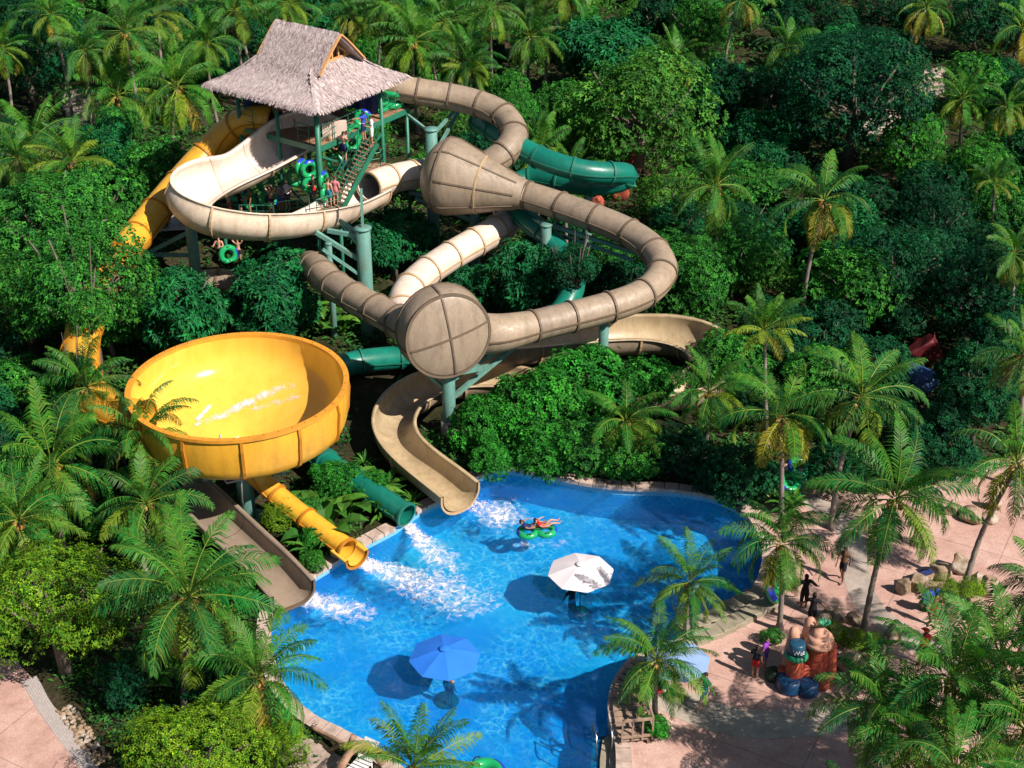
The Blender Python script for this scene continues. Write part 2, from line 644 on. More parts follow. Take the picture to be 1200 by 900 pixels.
# coping stones round the pool edge (one kerb, stones cut apart by joints)
MAT_COPE = mat("coping_stone", (0.52, 0.40, 0.33), 0.85, 0.35, 2.5, 0.5, 25, stain=(0.12, 0.09, 0.08))
cl = pool_poly + [pool_poly[0]]
pts = resample([Vector((p.x, p.y, 0)) for p in cl], 0.16)
bm = new()
st = 0
MOUTHS = [(at(342, 694), 1.05), (at(415, 650), .78), (at(474, 604), .78), (at(530, 573), 1.1)]
while st + 4 < len(pts):
    if any((pts[st + 2] - m_).length < r_ for m_, r_ in MOUTHS):
        st += 1
        continue
    A, B = ribbon(pts[st:st + 5], 0.10 + 0.04, 0.42, 0)
    # which side is outside the pool
    mid = (B[2])
    if inside(mid, pool_poly):
        A, B = ribbon(pts[st:st + 5], 0.42, 0.14, 0)
    zt = 0.10 + rng.uniform(-0.012, 0.012)
    lo, hi = [], []
    k0, k1 = 0.06, 0.94
    A2 = [A[0].lerp(A[1], 0.12)] + A[1:-1] + [A[-1].lerp(A[-2], 0.12)]
    B2 = [B[0].lerp(B[1], 0.12)] + B[1:-1] + [B[-1].lerp(B[-2], 0.12)]
    ring = A2 + B2[::-1]
    vt = [bm.verts.new((p.x, p.y, zt)) for p in ring]
    vb = [bm.verts.new((p.x, p.y, -0.08)) for p in ring]
    bm.faces.new(vt)
    bm.faces.new(vb[::-1])
    for i in range(len(ring)):
        j = (i + 1) % len(ring)
        bm.faces.new((vt[j], vt[i], vb[i], vb[j]))
    st += 4
bmesh.ops.recalc_face_normals(bm, faces=bm.faces)
tag(obj("kerb", bm, MAT_COPE, smooth=False), "pinkish stone coping along the pool edge", None, None, "structure")
# ------------------------------------------------------------------ slides
TAN = (0.36, 0.283, 0.20)
M_TAN = mat("tan_fibreglass", TAN, 0.42, 0.14, 0.9, 0.05, 30, stain=(0.17, 0.13, 0.09), stain_amt=0.65, grime=0.30)
M_TANIN = mat("tan_flume_inside", (0.52, 0.405, 0.24), 0.22, 0.16, 0.8, 0, stain=(0.26, 0.185, 0.09), stain_amt=0.6, grime=0.22)
M_WHITE = mat("cream_fibreglass", (0.80, 0.66, 0.55), 0.35, 0.08, 0.8, 0, stain=(0.50, 0.37, 0.26), stain_amt=0.5, grime=0.14)
M_WHITEOUT = mat("weathered_cream", (0.76, 0.63, 0.48), 0.4, 0.15, 1.1, 0, stain=(0.44, 0.31, 0.17), stain_amt=0.6, grime=0.25)
M_YEL = mat("yellow_fibreglass", (0.80, 0.415, 0.035), 0.28, 0.10, 0.9, 0, stain=(0.50, 0.24, 0.03), stain_amt=0.55, grime=0.2)
M_GRN = mat("green_fibreglass", (0.006, 0.20, 0.14), 0.25, 0.2, 0.9, 0, stain=(0.01, 0.10, 0.07), stain_amt=0.6, grime=0.3)
M_COL = mat("teal_steel", (0.13, 0.33, 0.28), 0.45, 0.2, 1.0, 0.05, 20, stain=(0.13, 0.11, 0.06), stain_amt=0.6, grime=0.3)
M_FL = mat("brown_flange", (0.15, 0.108, 0.07), 0.6, 0.2, 2.0)
M_FLW = mat("cream_flange", (0.52, 0.36, 0.20), 0.5, 0.2, 2.0)
M_FLY = mat("amber_flange", (0.46, 0.18, 0.012), 0.5, 0.2, 2.0)
M_FLG = mat("dark_green_flange", (0.012, 0.15, 0.10), 0.5, 0.2, 2.0)
KEEP = []   # (px, py, depth) samples that planting must not cover


def keep(p, r=1.0):
    x, y, t = proj(p)
    KEEP.append((x, y, t, r * FPX / t))


def path3(pxs, step=0.35, sm=3):
    P = [at(*p[:3]) for p in pxs]
    return smooth_path(resample(catmull(P, 10), step), sm)


def frames(pts, bank=0.0):
    out = []
    n = len(pts)
    for i in range(n):
        a, b = max(0, i - 2), min(n - 1, i + 2)
        t = (pts[b] - pts[a]).normalized()
        k = Vector((0, 0, 0))
        if bank and b - i == 2 and i - a == 2:
            k = (pts[b] - 2 * pts[i] + pts[a]) / ((pts[b] - pts[a]).length / 2) ** 2
            k.z = 0
            if k.length > 0.45:
                k = k.normalized() * 0.45
        up = (Vector((0, 0, 1)) + k * bank).normalized()
        out.append(frame(t, up))
    if bank:
        for _ in range(6):
            out = [out[0]] + [frame(b[0], (a[2] + b[2] + c[2])) for a, b, c in zip(out, out[1:], out[2:])] + [out[-1]]
    return out


def sect_ids(n, per):
    ids = list(range(0, n - 1, per))
    if n - 1 - ids[-1] < per * 0.6 and len(ids) > 1:
        ids.pop()
    return list(zip(ids, ids[1:] + [n - 1]))


def tube_run(root, pts, r, m, mf, per=6, seam=True, n=24, name="tube_section", do_keep=True, wall=0.05):
    fr = frames(pts)
    R_ = r if isinstance(r, list) else [r] * len(pts)
    if do_keep:
        for p in pts[::2]:
            keep(p, R_[0])
    secs = []
    for a, b in sect_ids(len(pts), per):
        bm = new()
        for inner in (0, 1):
            rings = []
            for i in range(a, b + 1):
                t, s, u = fr[i]
                rr = R_[i] - inner * wall
                rings.append([bm.verts.new(pts[i] + (s * math.cos(2 * PI * k / n) + u * math.sin(2 * PI * k / n)) * rr) for k in range(n)])
            for A, B in zip(rings, rings[1:]):
                for k in range(n):
                    j = (k + 1) % n
                    bm.faces.new((A[k], A[j], B[j], B[k]) if not inner else (B[k], B[j], A[j], A[k]))
        s_ = obj(name, bm, m, root)
        def collar(e, sg):
            bm = new()
            t, s, u = fr[e]
            rr = R_[e]
            prof = [(-0.055, -0.03), (-0.055, 0.075), (0.055, 0.075), (0.055, -0.03)]
            rg = [[bm.verts.new(pts[e] + t * (dx + 0.003 * sg) + (s * math.cos(2 * PI * k / n) + u * math.sin(2 * PI * k / n)) * (rr + dr)) for k in range(n)] for dx, dr in prof]
            for A, B in zip(rg, rg[1:]):
                for k in range(n):
                    j = (k + 1) % n
                    bm.faces.new((A[k], A[j], B[j], B[k]))
            return bm
        if b == len(pts) - 1:
            bm = collar(b, -1)
            bmesh.ops.recalc_face_normals(bm, faces=bm.faces)
            obj("flange", bm, mf, s_, smooth=False)
        bm = collar(a, 1)
        if seam:
            for side in (-1, 1):
                q_ = []
                for i in range(a, b + 1):
                    t, s, u = fr[i]
                    c = pts[i] + s * side * (R_[i])
                    q_.append([bm.verts.new(c + s * side * o + u * h_) for o, h_ in ((-0.03, -0.035), (0.06, -0.035), (0.06, 0.035), (-0.03, 0.035))])
                for A, B in zip(q_, q_[1:]):
                    for k in range(3):
                        bm.faces.new((A[k], A[k + 1], B[k + 1], B[k]))
        bmesh.ops.recalc_face_normals(bm, faces=bm.faces)
        obj("flange", bm, mf, s_, smooth=False)
        secs.append(s_)
    return secs


def flume_run(root, pts, r, m_in, m_out, mf, per=7, ang=100, bank=0.0, flat=0.0, name="flume_section", n=14, do_keep=True, rise=0.0, roll=None):
    """open channel; r inner radius, ang half opening measured from straight down, flat = extra flat floor half width, rise = straight wall on top"""
    fr = frames(pts, bank)
    if roll:
        fr = [(t, s * math.cos(a) + u * math.sin(a), u * math.cos(a) - s * math.sin(a)) for (t, s, u), a in zip(fr, roll)]
    R_ = r if isinstance(r, list) else [r] * len(pts)
    if do_keep:
        for p in pts[::2]:
            keep(p, R_[0])

    def prof(rr):
        q_ = []
        for k in range(n + 1):
            an = rad(-ang + 2 * ang * k / n)
            x = math.sin(an) * rr + (flat if an > 0 else -flat if an < 0 else 0)
            q_.append((x, -math.cos(an) * rr))
        if rise:
            q_ = [(q_[0][0], q_[0][1] + rise)] + q_ + [(q_[-1][0], q_[-1][1] + rise)]
        return q_
    secs = []
    for a, b in sect_ids(len(pts), per):
        bm = new()
        L = []
        for i in range(a, b + 1):
            t, s, u = fr[i]
            inn = prof(R_[i])
            out = prof(R_[i] + 0.07)
            lipL = [(out[0][0] - 0.10, out[0][1]), (out[0][0] - 0.10, out[0][1] - 0.07), (out[0][0], out[0][1] - 0.07)]
            lipR = [(out[-1][0], out[-1][1] - 0.07), (out[-1][0] + 0.10, out[-1][1] - 0.07), (out[-1][0] + 0.10, out[-1][1])]
            loop = inn + lipR[::-1] + out[1:-1][::-1] + lipL[::-1]
            L.append(([bm.verts.new(pts[i] + s * x + u * y) for x, y in loop], len(inn)))
        for (A, ni), (B, _) in zip(L, L[1:]):
            K = len(A)
            for k in range(K):
                j = (k + 1) % K
                f = bm.faces.new((A[k], A[j], B[j], B[k]))
                f.material_index = 0 if k < ni - 1 or k >= K - 1 or k in (ni - 1,) else 1
        for (A, ni), fl in ((L[0], 1), (L[-1], 0)):
            K = len(A)
            for k in range(ni - 1):
                o1, o2 = K - 4 - k + 1, K - 4 - k
        bmesh.ops.recalc_face_normals(bm, faces=bm.faces)
        s_ = obj(name, bm, [m_in, m_out], root)
        for e in ([a, b] if b == len(pts) - 1 else [a]):
            bm = new()
            t, s, u = fr[e]
            p1, p2 = prof(R_[e] + 0.068), prof(R_[e] + 0.16)
            p2[0] = (p2[0][0], p1[0][1] - 0.02)
            p2[-1] = (p2[-1][0], p1[-1][1] - 0.02)
            rg = []
            for q_, dx in ((p1, -0.05), (p2, -0.05), (p2, 0.05), (p1, 0.05)):
                rg.append([bm.verts.new(pts[e] + t * dx + s * x + u * y) for x, y in q_])
            for A, B in zip(rg, rg[1:] + rg[:1]):
                for k in range(len(A) - 1):
                    bm.faces.new((A[k], A[k + 1], B[k + 1], B[k]))
            # thin seam line on the inside
            p3, p4 = prof(R_[e] - 0.006), prof(R_[e] + 0.03)
            rg = [[bm.verts.new(pts[e] + t * dx + s * x + u * y) for x, y in q_] for q_, dx in ((p3, -0.022), (p3, 0.022))]
            for k in range(len(rg[0]) - 1):
                bm.faces.new((rg[0][k], rg[0][k + 1], rg[1][k + 1], rg[1][k]))
            bmesh.ops.recalc_face_normals(bm, faces=bm.faces)
            obj("flange", bm, mf, s_, smooth=False)
        secs.append(s_)
    return secs


def revolve(prof, origin, axis, n=48, wall=0.0, up=Vector((0, 0, 1))):
    bm = new()
    t, s, u = frame(axis, up)
    rings = []
    for ss, rr in prof:
        if rr < 1e-4:
            rings.append([bm.verts.new(origin + t * ss)])
        else:
            rings.append([bm.verts.new(origin + t * ss + (s * math.cos(2 * PI * k / n) + u * math.sin(2 * PI * k / n)) * rr) for k in range(n)])
    for A, B in zip(rings, rings[1:]):
        for k in range(n):
            j = (k + 1) % n
            if len(A) == 1:
                bm.faces.new((A[0], B[j], B[k]))
            elif len(B) == 1:
                bm.faces.new((A[k], A[j], B[0]))
            else:
                bm.faces.new((A[k], A[j], B[j], B[k]))
    bmesh.ops.recalc_face_normals(bm, faces=bm.faces)
    return bm


def meridian(bm, prof, origin, axis, ang, wd=0.085, ht=0.05):
    """raised rib along a profile of revolution at angle ang"""
    t, s, u = frame(axis)
    d = s * math.cos(ang) + u * math.sin(ang)
    side = t.cross(d)
    q_ = []
    for i, (ss, rr) in enumerate(prof):
        a, b = prof[max(0, i - 1)], prof[min(len(prof) - 1, i + 1)]
        ds, dr = b[0] - a[0], b[1] - a[1]
        L = math.hypot(ds, dr) or 1
        nn = d * (ds / L) - t * (dr / L)
        c = origin + t * ss + d * rr
        q_.append([bm.verts.new(c + nn * h_ + side * w_) for h_, w_ in ((-0.05, -wd / 2), (ht, -wd / 2), (ht, wd / 2), (-0.05, wd / 2))])
    for A, B in zip(q_, q_[1:]):
        for k in range(3):
            bm.faces.new((A[k], A[k + 1], B[k + 1], B[k]))
    for A in (q_[0], q_[-1]):
        bm.faces.new(A)


def hoop(bm, origin, axis, ss, rr, wd=0.10, ht=0.055, n=48):
    t, s, u = frame(axis)
    rg = [[bm.verts.new(origin + t * (ss + dx) + (s * math.cos(2 * PI * k / n) + u * math.sin(2 * PI * k / n)) * (rr + dr)) for k in range(n)]
          for dx, dr in ((-wd / 2, -0.04), (-wd / 2, ht), (wd / 2, ht), (wd / 2, -0.04))]
    for A, B in zip(rg, rg[1:]):
        for k in range(n):
            j = (k + 1) % n
            bm.faces.new((A[k], A[j], B[j], B[k]))


def column(root, base, top, r=0.3, name="support_column", cap=True, foot=0.0):
    base, top = Vector(base), Vector(top)
    bm = new()
    rod(bm, base - Vector((0, 0, 0.3)), top, r, r, 18)
    bmesh.ops.bevel(bm, geom=[e for e in bm.edges if len(e.link_faces) == 2 and any(len(f.verts) > 6 for f in e.link_faces)], offset=0.02, segments=1, affect='EDGES')
    c = obj(name, bm, M_COL, root)
    if foot:
        bm = new()
        rod(bm, base - Vector((0, 0, 0.3)), base + Vector((0, 0, foot)), r * 1.35, r * 1.3, 18)
        obj("concrete_foot", bm, mat("concrete_foot", (0.28, 0.26, 0.23), 0.9, 0.25, 2, 0.3), c)
    bm = new()
    rod(bm, top - Vector((0, 0, 0.10)), top - Vector((0, 0, 0.02)), r * 1.2, r * 1.2, 18)
    obj("collar", bm, M_COL, c)
    if r > 0.22 and not foot:
        bm = new()
        box(bm, base + Vector((0, 0, 0.03)), r * 3.4, r * 3.4, 0.07)
        for k in range(8):
            a = 2 * PI * k / 8
            rod(bm, base + Vector((math.cos(a) * r * 1.4, math.sin(a) * r * 1.4, 0.05)), base + Vector((math.cos(a) * r * 1.4, math.sin(a) * r * 1.4, 0.16)), 0.035, n=6)
        obj("base_plate", bm, M_COL, c, smooth=False)
    keep((base + top) / 2 + (top - base) * 0.25, r)
    keep(top, r)
    return c


def brace(root, a, b, w=0.16, name="brace", h=None):
    bm = new()
    beam(bm, a, b, w, h or w)
    o = obj(name, bm, M_COL, root, smooth=False)
    keep((Vector(a) + Vector(b)) / 2, 0.2)
    return o


# ---- tan enclosed slide: tube from tower, funnel, long curve, dome, tube away
tan = thing("water_slide", "weathered tan tube slide with a big cone funnel and a round drum", "water slide", at(527, 511, 0))
RT = 0.74
pA = path3([(455, 100, 10.55), (470, 104, 10.45), (500, 109, 10.25), (545, 117, 9.9), (584, 131, 9.5), (603, 154, 9.0), (592, 179, 8.4), (566, 196, 7.7)])
tube_run(tan, pA, RT, M_TAN, M_FL, 5)
f0, f1 = at(520, 205, 7.2), at(618, 229, 6.6)
ax = (f1 - f0).normalized()
FL = (f1 - f0).length
prof = [(-1.15, 0.0), (-1.1, 0.6), (-0.95, 1.1), (-0.62, 1.62), (-0.25, 1.95), (0.15, 2.10), (0.55, 2.10), (1.0, 1.96), (FL * 0.45, 1.60), (FL * 0.7, 1.18), (FL * 0.88, 0.9), (FL, RT)]
obj("funnel", revolve(prof, f0, ax), M_TAN, tan)
for k in range(8):
    bm = new()
    meridian(bm, prof[4:-1], f0, ax, 2 * PI * (k + 0.30) / 8)
    obj("funnel_rib", bm, M_FL, tan, smooth=False)
for ss, rr in ((0.02, 2.07), (FL * 0.47, 1.57), (FL, RT)):
    bm = new()
    hoop(bm, f0, ax, ss, rr)
    obj("funnel_ring", bm, M_FLW if ss > 0.1 and ss < FL - 0.1 else M_FL, tan, smooth=False)
for s_ in (0, 0.3, 0.7, 1):
    keep(f0.lerp(f1, s_), 2.0 - s_)
d0 = at(520, 388, 5.6)
pB = path3([(618, 229, 6.6), (650, 239, 6.5), (690, 253, 6.3), (730, 269, 6.0), (762, 289, 5.7), (777, 314, 5.45), (763, 338, 5.2), (735, 353, 5.05), (690, 366, 4.95), (645, 377, 4.95), (612, 385, 5.0), (584, 391, 5.0), (560, 391, 4.9)])
nB = len(pB)
rB = [RT + max(0, (i - (nB - 9)) / 9) * 0.30 for i in range(nB)]
tube_run(tan, pB, rB, M_TAN, M_FL, 6)
pC = path3([(496, 386, 5.4), (480, 382, 5.3), (465, 376, 5.15), (440, 362, 5.15), (412, 347, 5.1), (388, 332, 5.0), (374, 318, 4.8), (364, 310, 4.3), (348, 316, 3.5), (320, 330, 2.9), (280, 333, 2.75), (245, 331, 2.7), (205, 342, 2.4)])
nC = len(pC)
rC = [RT + max(0, (6 - i) / 6) * 0.28 for i in range(nC)]
tube_run(tan, pC, rC, M_TAN, M_FL, 5)
dax = (Vector((0.36, -0.92, 0.08))).normalized()
RD = 2.05
dprof = [(-1.45, 0.0), (-1.42, 0.7), (-1.3, 1.3), (-1.05, 1.72), (-0.75, RD - 0.05), (-0.4, RD + 0.05), (0.45, RD + 0.02), (0.66, RD - 0.08), (0.74, RD - 0.22), (0.86, 1.4), (0.95, 0.9), (0.99, 0.4), (1.0, 0.0)]
obj("drum", revolve(dprof, d0, dax), M_TAN, tan)
for ss, rr in ((0.66, RD - 0.08), (-0.55, RD + 0.01)):
    bm = new()
    hoop(bm, d0, dax, ss, rr, 0.12, 0.08)
    obj("drum_ring", bm, M_FL, tan, smooth=False)
for a in (1.45, 1.45 + PI, -0.22, PI - 0.22):
    bm = new()
    meridian(bm, dprof[3:], d0, dax, a)
    obj("drum_rib", bm, M_FL, tan, smooth=False)
for dx in (-1.4, 0, 1.4):
    for dz in (-1.3, 0, 1.3):
        keep(d0 + Vector((dx, 0, dz)), 1.0)
# steel under the drum
cb = at(527, 511, 0)
ct = Vector((cb.x, cb.y, d0.z - 2.15))
column(tan, cb, ct, 0.31, foot=0.9)
arm_r = at(612, 390, 4.2)
arm_l = at(455, 383, 4.3)
brace(tan, ct - Vector((0, 0, 0.5)), arm_r, 0.2)
brace(tan, ct - Vector((0, 0, 1.5)), arm_r + Vector((0.3, 0, -0.1)), 0.2)
brace(tan, ct - Vector((0, 0, 1.1)), Vector((ct.x - 1.3, ct.y + 0.3, ct.z + 0.1)), 0.16)
brace(tan, ct - Vector((0, 0, 0.12)), ct + Vector((1.9, 0.4, 0.1)), 0.2)
brace(tan, ct - Vector((0, 0, 0.12)), ct + Vector((-1.2, 0.3, 0.05)), 0.2)
# column under the outer curve
c2t = at(708, 374, 4.2)
column(tan, Vector((c2t.x, c2t.y, 0)), c2t, 0.25)
brace(tan, c2t - Vector((0, 0, 0.15)), at(735, 362, 4.3), 0.18)
brace(tan, c2t - Vector((0, 0, 0.2)), at(672, 384, 4.2), 0.18)
# columns under the funnel and the first bend
for px, py, z, dz in ((505, 150, 9.0, 0.0), (556, 240, 5.0, 0.0), (640, 262, 5.7, 0)):
    t_ = at(px, py, z)
    column(tan, Vector((t_.x, t_.y, hill(t_.x, t_.y))), t_, 0.34 if px == 505 else 0.28)
t_ = at(505, 150, 9.0)
brace(tan, t_ - Vector((0, 0, 0.5)), at(540, 122, 9.1), 0.16)
brace(tan, t_ - Vector((0, 0, 1.8)), at(540, 126, 8.9), 0.16)
brace(tan, t_ - Vector((0, 0, 0.3)), at(478, 135, 9.3), 0.14)
t_ = at(556, 240, 5.0)
brace(tan, t_, at(480, 225, 5.3), 0.22)
brace(tan, t_ - Vector((0, 0, 1.0)), at(487, 232, 5.0), 0.18)
brace(tan, at(556, 240, 4.4), at(640, 262, 5.4), 0.2)
brace(tan, at(640, 262, 5.3), at(745, 296, 5.0), 0.2)
brace(tan, at(640, 270, 4.6), at(742, 305, 4.6), 0.16)
# column by the lower tube, with long arms to the cream flume
c3t = at(425, 266, 6.6)
c3b = Vector((c3t.x, c3t.y, 0))

# ---- cream slide: open channel round the tower foot, then tube under the funnel, then open tan channel to the pool
cream = thing("water_slide", "cream open slide looping below the thatched tower into a tube and tan channel", "water slide", c3b)
RW = 1.02
pW = path3([(392, 149, 9.75), (365, 150, 9.65), (338, 160, 9.3), (308, 181, 8.85), (272, 201, 8.4), (242, 210, 8.1), (222, 221, 7.85), (221, 236, 7.6), (240, 249, 7.35), (270, 255, 7.15), (305, 257, 7.0), (345, 254, 6.85), (385, 243, 6.7), (412, 231, 6.55), (436, 219, 6.45)], 0.35, 6)
flume_run(cream, pW, RW, M_WHITE, M_WHITEOUT, M_FLW, 7, 96, 0.8, flat=0.10, roll=[rad(27) * max(0.0, min(1.0, i / 6, (0.86 - i / len(pW)) / 0.28)) for i in range(len(pW))])
pW2 = path3([(432, 219, 6.6), (450, 212, 6.5), (475, 206, 6.3), (505, 202, 6.05), (548, 203, 5.7), (588, 213, 5.2), (607, 234, 4.7), (600, 256, 4.3), (572, 275, 4.0), (530, 299, 3.65), (496, 322, 3.3), (474, 347, 3.0), (474, 375, 2.5), (500, 398, 2.1)])
tube_run(cream, pW2, 0.80, M_WHITE, M_FLW, 5)
pT = path3([(495, 396, 2.7), (545, 403, 2.45), (600, 403, 2.3), (650, 397, 2.15), (700, 391, 2.0), (750, 388, 1.9), (798, 392, 1.8), (832, 408, 1.7), (838, 433, 1.6), (808, 452, 1.5), (760, 460, 1.45), (700, 460, 1.4), (650, 455, 1.35), (610, 447, 1.3), (572, 442, 1.25), (532, 445, 1.2), (494, 456, 1.15), (468, 476, 1.1), (460, 500, 1.05), (470, 522, 1.0), (495, 545, .97), (518, 562, .93), (539, 579, .88)], 0.35, 6)
flume_run(cream, pT, [1.08 - 0.24 * min(1, max(0, (i - len(pT) * .35) / (len(pT) * .25))) for i in range(len(pT))], M_TANIN, M_TAN, M_FLW, 8, 98, 0.55, flat=0.05, rise=0.12)
column(cream, c3b, c3t, 0.38)
hub = at(384, 270, 6.25)
brace(cream, c3t - Vector((0, 0, 0.55)), hub, 0.2)
brace(cream, c3t - Vector((0, 0, 2.0)), hub - Vector((0.6, 0, 0.1)), 0.2)
brace(cream, c3t - Vector((0, 0, 0.5)), at(398, 258, 6.5), 0.14)
brace(cream, c3t - Vector((0, 0, 1.4)), at(398, 258, 6.5), 0.14)
brace(cream, c3t - Vector((0, 0, 2.9)), at(378, 292, 5.6), 0.14)
brace(cream, c3t - Vector((0, 0, 0.05)), c3t + Vector((0, 0.2, 2.0)), 0.13)
c4t = at(222, 254, 6.35)
column(cream, Vector((c4t.x, c4t.y, hill(c4t.x, c4t.y))), c4t, 0.3)
brace(cream, c4t - Vector((0, 0, 0.8)), at(165, 300, 4.2), 0.18)
brace(cream, c4t - Vector((0, 0, 2.2)), at(172, 298, 4.2), 0.18)
for px, py, z in ((385, 284, 5.9), (740, 408, 0.6), (640, 416, 0.8)):
    t_ = at(px, py, z)
    column(cream, Vector((t_.x, t_.y, hill(t_.x, t_.y) - 0.2)), t_, 0.16)
brace(cream, at(640, 416, 0.8), at(740, 414, 0.55), 0.14)
brace(cream, at(640, 420, 0.5), at(680, 424, 0.6), 0.14)

# ---- green tube
green = thing("water_slide", "dark green tube slide running from behind the funnel to the pool edge", "water slide", at(437, 425, 0))
pG = path3([(562, 142, 8.3), (582, 156, 8.4), (604, 170, 8.4), (640, 188, 8.1), (685, 201, 7.7), (722, 203, 7.35), (739, 203, 7.0), (735, 211, 6.7), (700, 217, 6.4), (655, 213, 6.1), (620, 207, 5.9), (600, 222, 5.5), (612, 252, 5.0), (640, 277, 4.6), (664, 305, 4.1), (672, 335, 3.4), (652, 372, 2.3), (600, 398, 1.5), (545, 412, 1.1), (490, 418, 1.0), (440, 421, 1.0), (402, 428, 1.0), (376, 446, 1.0), (362, 480, 1.0), (362, 515, 1.0), (378, 538, .95), (405, 557, .85), (435, 577, .80), (462, 594, .64), (476, 603, .54)], 0.35, 5)
tube_run(green, pG, [0.60 - 0.10 * max(0.0, (i / len(pG) - .8) / .2) for i in range(len(pG))], M_GRN, M_FLG, 6)
for px, py, z in ((690, 212, 6.6), (640, 290, 3.8)):
    t_ = at(px, py, z)
    column(green, Vector((t_.x, t_.y, hill(t_.x, t_.y))), t_, 0.24)
brace(green, at(672, 210, 6.6), at(735, 214, 6.2), 0.2)

# ---- yellow tube, bowl and exit
yel = thing("water_slide", "yellow tube slide dropping into a huge open yellow bowl beside the pool", "water slide", at(290, 605, 0))
pY = path3([(322, 141, 9.7), (305, 140, 9.65), (285, 143, 9.4), (262, 160, 8.5), (238, 184, 7.5), (205, 221, 6.5), (176, 256, 5.8), (150, 290, 5.45), (122, 335, 5.35), (100, 380, 5.3), (94, 425, 5.27), (106, 463, 5.24), (138, 485, 5.2), (172, 492, 5.18)])
tube_run(yel, pY, 0.80, M_YEL, M_FLY, 7)
B0 = at(279, 451, 6.25)
RB = 4.40
oprof = [(0.0, RB + 0.10), (-0.5, RB + 0.17), (-1.0, RB + 0.12), (-1.5, RB + 0.08), (-1.82, RB - 0.02), (-2.05, RB - 0.28), (-2.32, RB - 1.0), (-2.78, RB - 2.0), (-3.05, 1.5), (-3.2, 0.76)]
iprof = [(0.0, RB), (-0.6, RB + 0.05), (-1.1, RB - 0.06), (-1.55, RB - 0.35), (-1.95, RB - 0.9), (-2.35, RB - 1.9), (-2.68, RB - 2.9), (-2.9, 1.0), (-2.98, 0.8), (-3.15, 0.76)]
Z = Vector((0, 0, 1))
M_YELIN = mat("wet_yellow_fibreglass", (0.87, 0.50, 0.07), 0.16, 0.08, 0.6, 0, stain=(0.74, 0.36, 0.03), stain_amt=0.5)
obj("bowl_basin", revolve(iprof, B0, Z, 72, up=Vector((0, 1, 0))), M_YELIN, yel)
NP = 12
for k in range(NP):       # outer panels, each with its rib
    bm = new()
    a0 = 2 * PI * (k + 0.35) / NP
    rows = []
    for zz, rr in oprof:
        rows.append([bm.verts.new(B0 + Vector((math.cos(a0 + 2 * PI / NP * i / 6) * rr, math.sin(a0 + 2 * PI / NP * i / 6) * rr, zz))) for i in range(7)])
    for A, B in zip(rows, rows[1:]):
        for i in range(6):
            bm.faces.new((A[i], B[i], B[i + 1], A[i + 1]))
    bmesh.ops.recalc_face_normals(bm, faces=bm.faces)
    pnl = obj("bowl_panel", bm, M_YEL, yel)
    bm = new()
    q_ = []
    d = Vector((math.cos(a0), math.sin(a0), 0))
    sdv = Vector((-d.y, d.x, 0))
    for zz, rr in oprof[:-2]:
        c = B0 + d * rr + Z * zz
        q_.append([bm.verts.new(c + d * o + sdv * w_) for o, w_ in ((-0.03, -0.06), (0.09, -0.06), (0.09, 0.06), (-0.03, 0.06))])
    for A, B in zip(q_, q_[1:]):
        for i in range(3):
            bm.faces.new((A[i], A[i + 1], B[i + 1], B[i]))
    bmesh.ops.recalc_face_normals(bm, faces=bm.faces)
    obj("bowl_rib", bm, M_FLY, pnl, smooth=False)
bm = new()
for (r0, r1, z0, z1) in ((RB - 0.01, RB + 0.22, 0.0, 0.09),):
    n = 96
    rg = [[bm.verts.new(B0 + Vector((math.cos(2 * PI * k / n) * r_, math.sin(2 * PI * k / n) * r_, z_))) for k in range(n)] for r_, z_ in ((r0, z0 - 0.05), (r0, z1), (r1, z1), (r1, z0 - 0.05))]
    for A, B in zip(rg, rg[1:]):
        for k in range(n):
            bm.faces.new((A[k], A[(k + 1) % n], B[(k + 1) % n], B[k]))
for k in range(48):
    a = 2 * PI * k / 48
    box(bm, B0 + Vector((math.cos(a) * (RB + 0.12), math.sin(a) * (RB + 0.12), 0.10)), 0.09, 0.05, 0.05, a)
bmesh.ops.recalc_face_normals(bm, faces=bm.faces)
obj("bowl_rim", bm, mat("rim_amber", (0.70, 0.30, 0.03), 0.4, 0.2, 2.0), yel, smooth=False)
for k in range(28):
    a = 2 * PI * k / 28
    keep(B0 + Vector((math.cos(a) * RB, math.sin(a) * RB, 0)), 0.9)
    keep(B0 + Vector((math.cos(a) * RB * .6, math.sin(a) * RB * .6, -1)), 1.5)
cbx = at(291, 607, 0)
column(yel, cbx, Vector((cbx.x, cbx.y, B0.z - 2.9)), 0.36)
for a in (0.3, 1.6, 2.9, 4.3, 5.4):
    bm = new()
    beam(bm, Vector((cbx.x, cbx.y, B0.z - 3.8)), B0 + Vector((math.cos(a) * 3.2, math.sin(a) * 3.2, -2.75)), 0.18, 0.18)
    obj("brace", bm, M_COL, yel, smooth=False)
bm = new()
pv = at(262, 512, 6.2)
sweep(bm, [at(258, 510, 6.3), at(258, 556, 4.2), at(266, 566, 3.9), at(282, 562, 3.95)], 0.045, 6)
sweep(bm, [at(283, 562, 3.95), at(285, 603, 0)], 0.04, 6)
obj("drain_pipe", bm, mat("grey_pipe", (0.4, 0.4, 0.38), 0.5), yel)
pE = path3([(290, 548, 2.7), (305, 562, 2.0), (322, 578, 1.55), (345, 597, 1.2), (368, 614, .95), (388, 629, .75), (404, 641, .62), (418, 652, .54)], 0.3, 3)
tube_run(yel, pE[:-2], 0.45, M_YEL, M_FLY, 6, do_keep=False)
flume_run(yel, pE[-4:], 0.46, M_YELIN, M_YEL, M_FLY, 6, 95)

